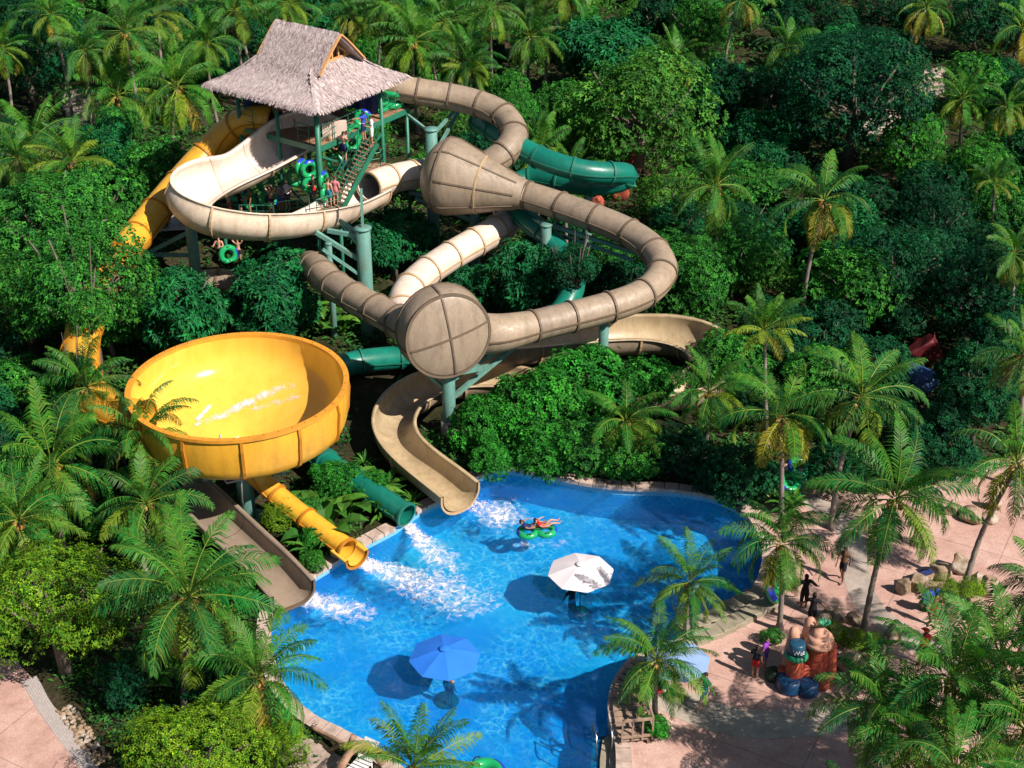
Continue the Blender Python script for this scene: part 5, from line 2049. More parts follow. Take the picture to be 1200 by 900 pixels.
PT = [
    ('point', (427, 166, 9.42), 150, "attendant in a blue shirt pointing at the head of the stair", 'tan', 'blue', ('navy', 'shorts'), 'dark'),
    ('carry', (436, 172, 9.42), 200, "person in a white shirt and trousers at the head of the stair", 'tan', 'white', ('white', 'shorts'), 'dark'),
    ('carry', (404, 190, 8.2), 60, "bare-chested climber under the figure-eight tube on the stair", 'fair', None, ('navy', 'shorts'), 'brown'),
    ('stand', (386, 244, 6.2), 70, "man with bare back and teal shorts on the landing", 'fair', None, ('teal', 'shorts'), 'brown'),
    ('stand', (394, 242, 6.2), 80, "person in a pink swimsuit beside the man in teal shorts", 'fair', 'pink', ('pink', 'trunks'), 'brown'),
    ('carry', (369, 240, 6.2), 200, "bare-chested man holding a tube between the upright ones", 'fair', None, ('red', 'shorts'), 'dark'),
    ('stand', (338, 246, 5.35), 240, "man in a white shirt on the queue stair", 'fair', 'white', ('navy', 'shorts'), 'brown'),
    ('stand', (330, 248, 5.1), 60, "person in grey shirt and blue shorts lower on the queue stair", 'tan', 'grey', ('blue', 'shorts'), 'dark'),
    ('hands_up', (319, 252, 4.86), 250, "bare-chested bather with raised hands at the top of the platform", 'fair', None, ('navy', 'trunks'), 'dark'),
    ('stand', (294, 254, 4.86), 200, "bather in dark trunks midway along the platform", 'tan', None, ('black', 'trunks'), 'dark'),
    ('carry', (283, 257, 4.86), 20, "bather holding the shaded tube at the platform's end", 'tan', 'black', ('black', 'trunks'), 'dark'),
    ('stand', (270, 257, 4.86), 0, "last bather in the queue at the platform's end rail", 'fair', None, ('red', 'trunks'), 'dark'),
    ('stand', (327, 150, 9.42), 90, "worker in a red shirt under the roof near the yellow tube", 'tan', 'red', ('navy', 'shorts'), 'dark'),
    ('stand', (345, 148, 9.42), 200, "worker in a yellow shirt beside the cream slide's start", 'tan', 'yellow', ('navy', 'shorts'), 'dark'),
]
for pose, (px, py, z_), fa, lb_, sk_, tp_, lw_, hr_ in PT:
    person(pose, at(px, py, z_), fa, lb_, sk_, tp_, lw_, hr_, group="visitors on the slide tower")
for px, py, lb_, pose in ((259, 310, "bather walking on the shaded ground with a green tube below the cream slide", 'carry'), (281, 312, "bather with raised hands on the shaded ground below the cream slide", 'hands_up')):
    p = at(px, py, 0)
    for _ in range(4):
        p = at(px, py, hill(p.x, p.y))
    person(pose, p, 260, lb_, 'fair', None, ('black', 'trunks'), 'brown')
    if pose == 'carry':
        ring(False, p + Vector((.45, -.25, .75)), (80, 0, 30), "green tube carried on the ground below the cream slide", .85)
p = at(349, 322, 0)
ring(False, p + Z * .7, (82, 10, 20), "green tube standing on edge beside the tan tube's end", .9)
# rules board under the slide
p = at(330, 319, 0)
sg_ = thing("sign_board", "dark framed notice board under the cream slide", "sign board", p)
bm = new()
box(bm, p + Z * 1.35, .75, .05, 1.3, .15)
obj("board", bm, mat("dark_board", (0.03, 0.035, 0.04), .5), sg_, smooth=False)
bm = new()
for dx in (-.4, .4):
    beam(bm, p + Vector((dx, dx * .15, 0)), p + Vector((dx, dx * .15, 2.05)), .06, .08, Vector((0, 1, 0)))
for hz in (.68, 2.02):
    beam(bm, p + Vector((-.4, -.06, hz)), p + Vector((.4, .06, hz)), .08, .06)
obj("frame", bm, M_WOOD, sg_, smooth=False)


# ---- foam and spray where the slides empty into the pool
def foam_mat(name, thr=0.5, sc_=2.2):
    q = NT(name)
    a = q.n("Attribute", attribute_name="dens")
    pos_ = q.n("NewGeometry").outputs["Position"]
    nzz = q.noise(0.9, 3, .6, pos_)
    sv_ = q.n("VectorMath", operation='SCALE')
    q.l(nzz.outputs["Color"], sv_.inputs[0])
    sv_.inputs["Scale"].default_value = 1.1
    ad_ = q.n("VectorMath", operation='ADD')
    q.l(pos_, ad_.inputs[0])
    q.l(sv_.outputs[0], ad_.inputs[1])
    n1_ = q.noise(sc_, 8, .68, ad_.outputs[0])
    vo_ = q.n("TexVoronoi", feature='DISTANCE_TO_EDGE')
    vo_.inputs["Scale"].default_value = sc_ * 0.9
    q.l(ad_.outputs[0], vo_.inputs["Vector"])
    vr = q.ramp(vo_.outputs[0], [(0.0, (1, 1, 1)), (0.16, (0, 0, 0))])
    s1 = q.n("Math", operation='MULTIPLY_ADD')
    q.l(vr.outputs[0], s1.inputs[0])
    s1.inputs[1].default_value = 0.09
    q.l(n1_.outputs[0], s1.inputs[2])
    s2 = q.n("Math", operation='ADD')
    q.l(s1.outputs[0], s2.inputs[0])
    q.l(a.outputs["Fac"], s2.inputs[1])
    rp_ = q.ramp(s2.outputs[0], [(0.78, (0, 0, 0)), (1.0, (.55, .55, .55)), (1.25, (1, 1, 1))])
    q.b.inputs["Base Color"].default_value = (0.84, 0.82, 0.86, 1)
    q.b.inputs["Roughness"].default_value = 0.6
    q.l(q.bump(n1_.outputs[0], .8, .15).outputs[0], q.b.inputs["Normal"])
    q.l(rp_.outputs[0], q.b.inputs["Alpha"])
    return q.m


M_FOAM = foam_mat("foam", sc_=3.4)


def foam(name, pxs, widths, dens, label, z=None):
    P = catmull([at(x, y, WATER_Z + .06) for x, y in pxs], 8)
    W_ = catmull([Vector((w_, d_, 0)) for w_, d_ in zip(widths, dens)], 8)
    bm = new()
    lay = bm.verts.layers.float.new("dens")
    rows = []
    n = 16
    for i, p in enumerate(P):
        t = P[min(len(P) - 1, i + 1)] - P[max(0, i - 1)]
        s_ = Vector((-t.y, t.x, 0)).normalized()
        row = []
        for j in range(n + 1):
            f = j / n * 2 - 1
            v = p + s_ * f * W_[i].x
            e = (1 - f * f) ** 0.8 if abs(f) < 1 else 0
            endf = min(1, (len(P) - 1 - i) / 5)
            d = -0.35 + (W_[i].y + 0.35) * e * endf
            v.z += max(0, .05 * e + .12 * max(0, noise.noise(v * 2.2)) * e * W_[i].y * 1.6)
            bv = bm.verts.new(v)
            bv[lay] = d
            row.append(bv)
        rows.append(row)
    for A, B in zip(rows, rows[1:]):
        for j in range(n):
            bm.faces.new((A[j], A[j + 1], B[j + 1], B[j]))
    bmesh.ops.recalc_face_normals(bm, faces=bm.faces)
    o = obj(name, bm, M_FOAM)
    return tag(o, label, None, None, "stuff")


foam("foam", [(418, 656), (445, 668), (490, 684), (530, 698), (562, 712), (585, 728)], [.4, 1.0, 2.0, 2.6, 2.4, 1.6], [.70, .50, .42, .38, .32, .2], "white foam stream from the yellow slide's mouth")
foam("foam", [(478, 616), (492, 632), (508, 648), (524, 664), (540, 690)], [.35, .8, 1.3, 1.6, 1.4], [.68, .50, .42, .34, .2], "white foam stream from the green tube's mouth")
foam("foam", [(544, 592), (565, 596), (588, 604), (612, 606), (634, 600)], [.6, 1.3, 2.2, 2.2, 1.4], [.56, .40, .43, .3, .16], "churned foam at the tan channel's mouth")
foam("foam", [(352, 700), (378, 708), (405, 716), (430, 722), (452, 726)], [.8, 1.1, 1.4, 1.4, 1.0], [.60, .48, .42, .32, .2], "white foam stream from the wide chute's mouth")
foam("foam", [(600, 640), (640, 640), (665, 632), (680, 622)], [.7, 1.0, .9, .6], [.22, .26, .24, .2], "thin foam trails round the floating double tube")
foam("foam", [(470, 640), (510, 675), (550, 690), (600, 720)], [1.2, 2.0, 2.2, 1.6], [.12, .2, .2, .12], "scattered foam between the two slide streams")
# drops thrown up where the streams land
sm = new()
SR = random.Random(3)
for (x0, y0), (x1, y1), n_, sp in (((424, 658), (520, 694), 200, .8), ((482, 620), (522, 662), 120, .6), ((548, 594), (606, 606), 140, .9), ((358, 701), (425, 720), 110, .6)):
    a, b = at(x0, y0, WATER_Z), at(x1, y1, WATER_Z)
    for k in range(n_):
        f = SR.random() ** 1.5
        p = a.lerp(b, f) + Vector((SR.gauss(0, sp * (.2 + .5 * f)), SR.gauss(0, sp * (.2 + .5 * f)), .04 + abs(SR.gauss(0, .16)) * (1 - .5 * f)))
        r_ = SR.uniform(.008, .032)
        vs = [sm.verts.new(p + Vector(d) * r_ * SR.uniform(.7, 1.4)) for d in ((1, 0, 0), (-1, 0, 0), (0, 1, 0), (0, -1, 0), (0, 0, 1), (0, 0, -1))]
        for i, j, k2 in ((0, 2, 4), (2, 1, 4), (1, 3, 4), (3, 0, 4), (2, 0, 5), (1, 2, 5), (3, 1, 5), (0, 3, 5)):
            sm.faces.new((vs[i], vs[j], vs[k2]))
tag(obj("spray", sm, plain("white_spray", (0.85, 0.85, 0.88), .4)), "white drops of spray thrown up at the slide exits", None, None, "stuff")
# water film swirling in the bowl
M_FILM = foam_mat("bowl_water_film", sc_=1.7)


def ipr(r_):
    for (za, ra), (zb, rb) in zip(iprof, iprof[1:]):
        if rb <= r_ <= ra or ra <= r_ <= rb:
            return za + (zb - za) * ((r_ - ra) / (rb - ra) if rb != ra else 0)
    return iprof[-2][0]


def onto_bowl(px, py):
    """where the line of sight through a pixel meets the inside of the bowl"""
    d = (at(px, py, 0) - CAM).normalized()
    s0 = (B0.z - CAM_H) / d.z
    for k in range(400):
        p = CAM + d * (s0 + k * 0.02)
        r_ = math.hypot(p.x - B0.x, p.y - B0.y)
        if r_ > RB - .02:
            continue
        if p.z < B0.z + ipr(r_) + .05:
            return p
    return p


def film(pxs, widths, dens):
    bm = new()
    lay = bm.verts.layers.float.new("dens")
    P = [onto_bowl(v.x, v.y) for v in catmull([Vector((x, y, 0)) for x, y in pxs], 10)]
    P = smooth_path(P, 3)
    W_ = catmull([Vector((w_, d_, 0)) for w_, d_ in zip(widths, dens)], 10)
    rows = []
    for i, p in enumerate(P):
        t = P[min(len(P) - 1, i + 1)] - P[max(0, i - 1)]
        s_ = Vector((-t.y, t.x, 0)).normalized()
        row = []
        for j in range(9):
            g_ = j / 8 * 2 - 1
            v = p + s_ * g_ * W_[i].x
            r_ = math.hypot(v.x - B0.x, v.y - B0.y)
            bv = bm.verts.new((v.x, v.y, B0.z + ipr(min(r_, RB - .05)) + .05))
            bv[lay] = -.35 + (W_[i].y + .35) * (1 - g_ * g_) * min(1, i / 5) * min(1, (len(P) - 1 - i) / 5)
            row.append(bv)
        rows.append(row)
    for A, B in zip(rows, rows[1:]):
        for j in range(8):
            bm.faces.new((A[j], A[j + 1], B[j + 1], B[j]))
    bmesh.ops.recalc_face_normals(bm, faces=bm.faces)
    tag(obj("water_film", bm, M_FILM), "streaks of white water swirling round the yellow bowl", None, None, "stuff")


film([(356, 446), (330, 455), (300, 468), (270, 482), (240, 494), (222, 500)], [.35, .5, .5, .45, .4, .3], [.42, .42, .4, .4, .36, .3])
film([(362, 462), (335, 468), (305, 478), (275, 492)], [.4, .5, .5, .3], [.3, .3, .28, .26])
film([(252, 470), (240, 482), (226, 498)], [.16, .2, .2], [.5, .5, .5])
# ------------------------------------------------------------------ planting
def leaf_mat(name, rough=0.6, trans=0.14, spec=0.16, var=0.35):
    q = NT(name)
    a = q.n("Attribute", attribute_name="tint")
    g_ = q.n("NewGeometry").outputs["Position"]
    n1 = q.noise(0.8, 3, 0.6, g_)
    oi = q.n("ObjectInfo")
    r = q.ramp(n1.outputs[0], [(0.3, (1 - var,) * 3), (0.7, (1 + var * .7,) * 3)])
    m_ = q.mix(1.0, a.outputs["Color"], r.outputs[0], 'MULTIPLY')
    r2 = q.ramp(oi.outputs["Random"], [(0.0, (0.78, 0.86, 0.9)), (0.5, (1, 1, 1)), (1.0, (1.15, 1.12, 0.95))])
    m2_ = q.mix(1.0, m_.outputs[0], r2.outputs[0], 'MULTIPLY')
    q.l(m2_.outputs[0], q.b.inputs["Base Color"])
    q.b.inputs["Roughness"].default_value = rough
    q.b.inputs["Specular IOR Level"].default_value = spec
    tl = q.n("BsdfTranslucent")
    m3 = q.mix(1.0, m2_.outputs[0], (1.05, 1.6, 0.6), 'MULTIPLY')
    q.l(m3.outputs[0], tl.inputs[0])
    mx_ = q.n("MixShader")
    mx_.inputs[0].default_value = trans
    q.l(q.b.outputs[0], mx_.inputs[1])
    q.l(tl.outputs[0], mx_.inputs[2])
    q.l(mx_.outputs[0], q.out.inputs["Surface"])
    return q.m


M_LEAF = leaf_mat("broad_leaf")
M_PALM = leaf_mat("palm_leaf", 0.5, 0.22, 0.2, 0.2)
M_BARK = mat("bark", (0.15, 0.12, 0.095), 0.9, 0.4, 3.0, 0.6, 18)
M_PBARK = mat("palm_bark", (0.23, 0.195, 0.165), 0.9, 0.35, 2.0, 0.5, 14, stain=(0.08, 0.065, 0.05))
M_NUT = mat("coconut_husk", (0.42, 0.22, 0.05), 0.6, 0.35, 4.0)


class Mesh:
    """fast face collector with a colour per face"""
    def __init__(s):
        s.v, s.f, s.c = [], [], []

    def face(s, pts, c):
        b = len(s.v)
        s.v.extend(pts)
        s.f.append(tuple(range(b, b + len(pts))))
        s.c.append(c)

    def mesh(s, name, m, smooth=False):
        me = bpy.data.meshes.new(name)
        me.from_pydata([tuple(p) for p in s.v], [], s.f)
        at__ = me.attributes.new("tint", 'FLOAT_COLOR', 'CORNER')
        buf = []
        for f, c in zip(s.f, s.c):
            buf.extend((c[0], c[1], c[2], 1.0) * len(f))
        at__.data.foreach_set("color", buf)
        me.materials.append(m)
        me.update()
        return me


def link(name, me, parent, loc=(0, 0, 0), rz=0.0, sc_=1.0):
    o = bpy.data.objects.new(name, me)
    col.objects.link(o)
    o.parent = parent
    o.location = loc
    o.rotation_euler = (0, 0, rz)
    o.scale = (sc_,) * 3 if not isinstance(sc_, tuple) else sc_
    return o


def lerp3(a, b, t):
    return tuple(x + (y - x) * t for x, y in zip(a, b))


def frond(M, L, az, el, droop, hue, R, base=Vector((0, 0, 0)), npair=56, leaf=0.76, hang=0.95):
    """one pinnate palm frond starting at BASE"""
    h = Vector((math.cos(az), math.sin(az), 0))
    sdv = Vector((-h.y, h.x, 0))
    twist = R.gauss(0, 0.5)
    N = 14
    p = base.copy()
    pts, tans = [p.copy()], []
    swing = R.gauss(0, 0.25)
    for i in range(N):
        f = i / N
        e = el - droop * (f ** 1.35)
        hh = (h + sdv * swing * f).normalized()
        d = hh * math.cos(e) + Z * math.sin(e)
        tans.append(d)
        p = p + d * (L / N)
        pts.append(p.copy())
    tans.append(tans[-1])
    green, yel, old = hue
    wr = 0.030
    for i in range(N):
        a, b = pts[i], pts[i + 1]
        ra, rb = wr * (1.15 - i / N), wr * (1.15 - (i + 1) / N)
        t, s_, u_ = frame(b - a)
        for w0, w1 in (((s_, u_), (-s_, u_)), ):
            M.face([a + s_ * ra, b + s_ * rb, b + u_ * rb, a + u_ * ra], yel)
            M.face([a + u_ * ra, b + u_ * rb, b - s_ * rb, a - s_ * ra], yel)
            M.face([a - s_ * ra, b - s_ * rb, b + s_ * rb, a + s_ * ra], yel)
    for k in range(npair):
        f = 0.14 + 0.86 * (k + R.random() * 0.5) / npair
        x = f * N
        i = min(N - 1, int(x))
        c = pts[i].lerp(pts[i + 1], x - i)
        t, s_, u_ = frame(tans[i])
        s_ = s_ * math.cos(twist * f) + u_ * math.sin(twist * f)
        prof_ = min(1.0, (f - 0.08) / 0.22) * (1 - max(0, (f - 0.55) / 0.45) ** 1.6 * 0.72)
        ll = leaf * prof_ * R.uniform(0.72, 1.14)
        fw = 0.5 + 0.8 * f + R.gauss(0, 0.14)
        for sg in (-1, 1):
            if R.random() < 0.05 or noise.noise(Vector((f * 9, az * 3, L))) > 0.55:
                continue
            d1 = (s_ * sg + t * fw + u_ * (0.28 - hang * 0.3)).normalized()
            d2 = (d1 - Z * (hang + R.uniform(0, 0.35))).normalized()
            m_ = c + d1 * ll * 0.48
            e_ = m_ + d2 * ll * 0.52
            wv_ = t * (0.019 + 0.010 * R.random())
            k_ = R.uniform(0.6, 1.25)
            tip = lerp3(green, old, max(0, min(1, R.gauss(0.04, 0.10) + 0.2 * max(0, f - 0.8))))
            cc = tuple(q_ * k_ for q_ in tip)
            M.face([c - wv_ * .6, c + wv_ * .6, m_ + wv_, m_ - wv_], cc)
            M.face([m_ - wv_, m_ + wv_, e_], cc)


G1, Y1, O1 = (0.010, 0.19, 0.030), (0.22, 0.32, 0.035), (0.34, 0.26, 0.03)


def palm_crown(seed, n=24, droop=1.9, young=0.35, L=3.0, leaf=0.74, hang=0.95, green=G1, dead=0.12, upright=False, npair=54, skirt=False):
    R = random.Random(seed)
    M = Mesh()
    for i in range(n):
        f = (i + 0.5) / n
        az = i * 2.39996 + R.uniform(-0.25, 0.25)
        el = rad(84) - (f ** 0.9) * rad(124 if not upright else 84) + R.gauss(0, 0.08)
        dr = droop * (0.55 + 0.55 * f) * R.uniform(0.8, 1.2)
        LL = L * (0.72 + 0.33 * math.sin(PI * min(1, f * 0.75 + 0.2))) * R.uniform(0.9, 1.08)
        g_ = lerp3((0.06, 0.23, 0.02), green, min(1, f * 2.2 + 0.1))
        if f > 0.45:
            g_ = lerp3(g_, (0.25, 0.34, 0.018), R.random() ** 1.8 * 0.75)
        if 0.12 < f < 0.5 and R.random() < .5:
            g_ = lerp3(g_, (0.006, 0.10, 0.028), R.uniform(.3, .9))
        if f > 1 - dead and R.random() < 0.55:
            g_ = lerp3(g_, O1, R.uniform(0.5, 1.0))
        yl = lerp3((0.16, 0.24, 0.03), Y1, f)
        if i % 3 == 0 and f > 0.6 and skirt:
            br = lerp3((0.26, 0.16, 0.06), (0.14, 0.09, 0.045), R.random())
            frond(M, LL * 0.85, az + 0.7, rad(-38) - R.random() * 0.5, 0.75, (br, lerp3(br, (0.3, 0.2, 0.1), .5), br), R, -Z * 0.1, 36, leaf * .8, 1.3)
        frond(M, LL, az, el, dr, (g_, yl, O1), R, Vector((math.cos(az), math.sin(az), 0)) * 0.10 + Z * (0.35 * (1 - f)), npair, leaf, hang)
    return M.mesh("palm_crown", M_PALM)


CROWNS = [palm_crown(1, 28), palm_crown(2, 26, 2.0, skirt=True, leaf=0.80, hang=1.1), palm_crown(3, 26, 1.6, L=3.1), palm_crown(4, 28, 1.75, green=(0.022, 0.23, 0.025)),
          palm_crown(5, 22, 2.2, skirt=True, hang=1.2, green=(0.018, 0.20, 0.028), dead=0.3), palm_crown(6, 22, 1.1, upright=True, L=2.9, green=(0.014, 0.17, 0.03), dead=0.05),
          palm_crown(7, 30, 1.85, L=3.2, leaf=0.84, hang=1.0, npair=60), palm_crown(8, 24, 1.75, skirt=True, green=(0.012, 0.14, 0.035), dead=0.06)]


def nuts_mesh(seed):
    R = random.Random(seed)
    bm = new()
    for i in range(9):
        a = R.uniform(0, 2 * PI)
        mtx = Matrix.Translation((math.cos(a) * 0.24, math.sin(a) * 0.24, R.uniform(-0.28, 0.08))) @ Matrix.Diagonal((1, 1, 1.25, 1))
        bmesh.ops.create_icosphere(bm, subdivisions=1, radius=0.13, matrix=mtx)
    me = bpy.data.meshes.new("coconuts")
    bm.to_mesh(me)
    bm.free()
    me.materials.append(M_NUT)
    return me


NUTS = [nuts_mesh(1), nuts_mesh(2)]
PLANTED = []     # (x, y, radius)


def palm(px, py, R_, base, var, label, group=None, nuts=True, trunk_r=0.14, name="coconut_palm"):
    if isinstance(base, tuple):
        b = at(base[0], base[1], 0)
        for _ in range(3):
            b = at(base[0], base[1], hill(b.x, b.y))
        c = at_y(px, py, b.y + rng.uniform(-0.15, 0.15))
    else:
        c = at(px, py, base)
        for _ in range(3):
            c = at(px, py, base + hill(c.x, c.y))
        b = Vector((c.x + rng.uniform(-0.6, 0.6), c.y + rng.uniform(-0.5, 0.5), 0))
        b.z = hill(b.x, b.y)
    t = (c - CAM).dot(FWD)
    s_ = R_ * t / FPX / 2.75
    root = thing(name, label, "palm tree", b, group)
    H_ = c - b
    bm = new()
    N = 24
    bow = Vector((H_.x, H_.y, 0)) * 0.25 + Vector((rng.uniform(-.12, .12), rng.uniform(-.12, .12), 0)) * min(3, H_.z / 3)
    pts, rs = [], []
    k_ = 0.7 + 0.3 * s_
    for i in range(N + 1):
        f = i / N
        pts.append(b + H_ * f - bow * math.sin(PI * f) - Z * (0.25 if i == 0 else 0))
        rs.append(trunk_r * k_ * (1.0 - 0.38 * f + 0.75 * max(0, 0.10 - f) / 0.10) * (1.07 if i % 2 else 0.95))
    sweep(bm, pts, rs, 8)
    obj("trunk", bm, M_PBARK, root)
    rz_ = rng.uniform(0, 2 * PI)
    cr_ = link("crown", CROWNS[var % len(CROWNS)], root, H_, rz_, (s_ * rng.uniform(.9, 1.1), s_ * rng.uniform(.9, 1.1), s_ * rng.uniform(.88, 1.15)))
    cr_.rotation_euler = (rng.gauss(0, .10), rng.gauss(0, .10), rz_)
    if nuts:
        link("coconut_cluster", NUTS[var % 2], root, H_ - Z * 0.05 * s_, rz_, s_)
    PLANTED.append((c.x, c.y, 1.7 * s_))
    return root


# ---- broadleaf crowns
def crown_mesh(seed, c0, c1, leaf=0.24, lw=0.42, clusters=620, per=9, squash=0.8, lobes=9, lift=0.35, droop=0.35, gap=0.16, fold=0.0):
    """crown of unit radius ~1 (scaled later): lumpy lobes, whorls of leaves in the lobes' outer shells"""
    R = random.Random(seed)
    M = Mesh()
    lob = []
    for i in range(lobes):
        az = i * 2.39996 + R.uniform(-.4, .4)
        el = math.asin(max(-0.75, min(0.98, -0.75 + 1.7 * (i + 0.5) / lobes)))
        d = Vector((math.cos(az) * math.cos(el), math.sin(az) * math.cos(el), math.sin(el) * squash))
        lob.append((d * R.uniform(0.46, 0.76), R.uniform(0.27, 0.47), R.uniform(0.72, 1.25)))
    lob.append((Vector((0, 0, 0.1)), 0.62, 1.0))
    k = 0
    tries = 0
    while k < clusters and tries < clusters * 6:
        tries += 1
        lc, lr, lt = lob[R.randrange(len(lob))]
        d = Vector((R.gauss(0, 1), R.gauss(0, 1), R.gauss(0.25, 1))).normalized()
        c = lc + Vector((d.x, d.y, d.z * 0.85)) * lr * (R.uniform(0.86, 1.06) if R.random() < 0.78 else R.uniform(1.05, 1.42) if R.random() < 0.5 else R.uniform(0.4, 0.8))
        # inside another lobe: drop most
        if any((c - a).length < r_ * 0.72 for a, r_, _ in lob) and R.random() < 0.8:
            continue
        if noise.noise(c * 3.1 + Vector((seed, 0, 0))) < -0.35 + gap * 0 and R.random() < 0.75:
            continue
        k += 1
        out_ = (d + Vector((0, 0, lift))).normalized()
        t, s_, u_ = frame(out_, Vector((R.random(), R.random(), 0.3)))
        kt = lt * R.uniform(0.7, 1.25)
        base = lerp3(c0, c1, max(0, min(1, R.gauss(0.42, 0.34))))
        for j in range(per):
            a = 2 * PI * j / per + R.uniform(-.5, .5)
            sp = R.uniform(0.35, 1.15)
            dd = (out_ * R.uniform(0.15, 0.8) + (s_ * math.cos(a) + u_ * math.sin(a)) * sp - Z * droop * R.random()).normalized()
            sd_ = dd.cross(out_)
            if sd_.length < 0.05:
                continue
            sd_.normalize()
            l_ = leaf * R.uniform(0.7, 1.2)
            w_ = l_ * lw * 0.5
            nn_ = sd_.cross(dd)
            p0 = c + dd * 0.02
            mid_ = c + dd * l_ * 0.5 + nn_ * l_ * 0.05
            e_ = c + dd * l_ - Z * l_ * 0.18
            cc = tuple(q_ * kt * R.uniform(0.8, 1.2) for q_ in base)
            M.face([p0, mid_ + sd_ * w_, e_, mid_ - sd_ * w_], cc)
    return M.mesh("leaf_crown", M_LEAF)


# leaf sizes are for a unit crown radius (scaled by about 2 to 4 m)
KIND = {
    'mango': [crown_mesh(11 + i, (0.004, 0.075, 0.028), (0.018, 0.215, 0.055), 0.145, 0.34, 1150, 9, 0.85, 11, 0.5, 0.5) for i in range(3)],
    'broad': [crown_mesh(21 + i, (0.007, 0.09, 0.014), (0.066, 0.30, 0.030), 0.088, 0.5, 1650, 8, 0.8, 12, 0.4, 0.35) for i in range(3)],
    'fine': [crown_mesh(31 + i, (0.02, 0.12, 0.015), (0.10, 0.29, 0.032), 0.062, 0.5, 2100, 8, 0.75, 13, 0.3, 0.3) for i in range(2)],
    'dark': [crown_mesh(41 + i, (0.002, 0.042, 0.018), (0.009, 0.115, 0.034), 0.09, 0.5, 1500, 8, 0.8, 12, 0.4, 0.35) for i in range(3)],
    'lime': [crown_mesh(51 + i, (0.05, 0.16, 0.008), (0.25, 0.42, 0.015), 0.046, 0.5, 4000, 8, 0.8, 13, 0.6, 0.1) for i in range(2)],
    'broadL': [crown_mesh(71 + i, (0.007, 0.09, 0.014), (0.066, 0.30, 0.030), 0.058, 0.5, 3300, 8, 0.8, 15, 0.4, 0.3) for i in range(2)],
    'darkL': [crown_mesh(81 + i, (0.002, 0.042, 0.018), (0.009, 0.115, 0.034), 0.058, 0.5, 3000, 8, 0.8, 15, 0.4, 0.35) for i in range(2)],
    'shrub': [crown_mesh(61 + i, (0.008, 0.11, 0.012), (0.05, 0.32, 0.028), 0.095, 0.5, 1600, 8, 0.8, 12, 0.4, 0.3) for i in range(3)],
}
TRUNKS = []


def trunk_mesh(seed):
    R = random.Random(seed)
    bm = new()
    top = Vector((R.uniform(-.12, .12), R.uniform(-.12, .12), -0.15))
    base = Vector((0, 0, -1.3))
    sweep(bm, [base, base.lerp(top, .5) + Vector((R.uniform(-.06, .06), R.uniform(-.06, .06), 0)), top], [0.10, 0.075, 0.06], 7)
    for i in range(13):
        a = i * 2.4 + R.uniform(-.3, .3)
        q_ = R.uniform(0.55, 0.95)
        e = Vector((math.cos(a) * q_, math.sin(a) * q_, R.uniform(-0.2, 0.85) * math.sqrt(max(0.05, 1.05 - q_ * q_))))
        st_ = base.lerp(top, R.uniform(0.55, 1.0))
        m_ = st_.lerp(e, 0.5) + Vector((0, 0, -0.06))
        sweep(bm, [st_, m_, e], [0.045, 0.03, 0.012], 5)
    me = bpy.data.meshes.new("tree_trunk")
    bm.to_mesh(me)
    bm.free()
    me.materials.append(M_BARK)
    me.polygons.foreach_set("use_smooth", [True] * len(me.polygons))
    return me


TRUNKS = [trunk_mesh(5 + i) for i in range(4)]
TREES = []


def tree(kind, px, py, W, label, group=None, zc=None, flat=1.0, name=None, pos=None, D=None, cat=None):
    """crown centre at pixel (px, py), W pixels wide; height from its width"""
    if pos is None:
        D = W * 80 / FPX
        for _ in range(5):
            z_ = (zc if zc is not None else D * 0.52 + 0.2)
            c = at(px, py, z_)
            c = at(px, py, z_ + hill(c.x, c.y))
            D = W * (c - CAM).dot(FWD) / FPX
        z_ = (zc if zc is not None else D * 0.52 + 0.2)
    else:
        z_ = zc if zc is not None else D * 0.52 + 0.2
        c = Vector((pos[0], pos[1], z_ + hill(*pos)))
    gz = hill(c.x, c.y)
    low = kind == 'shrub' or z_ < D * 0.46
    root = thing(name or ("shrub" if low else "broadleaf_tree"), label, cat or ("shrub" if low else "tree"), (c.x, c.y, gz), group)
    s_ = D / 2 / 0.98
    if D > 5.0 and kind + 'L' in KIND:
        kind += 'L'
    var = rng.randrange(10)
    link("crown", KIND[kind][var % len(KIND[kind])], root, (0, 0, c.z - gz), rng.uniform(0, 2 * PI), (s_ * rng.uniform(.86, 1.14), s_ * rng.uniform(.86, 1.14), s_ * flat * rng.uniform(.92, 1.12)))
    tk = TRUNKS[var % 4]
    hz = (c.z - gz) / 1.3
    link("trunk", tk, root, (0, 0, c.z - gz), rng.uniform(0, 2 * PI), (s_ * 0.9, s_ * 0.9, max(0.2, hz)))
    PLANTED.append((c.x, c.y, D * 0.45))
    TREES.append(root)
    return root
GP = "coconut palms round the pool and slides"
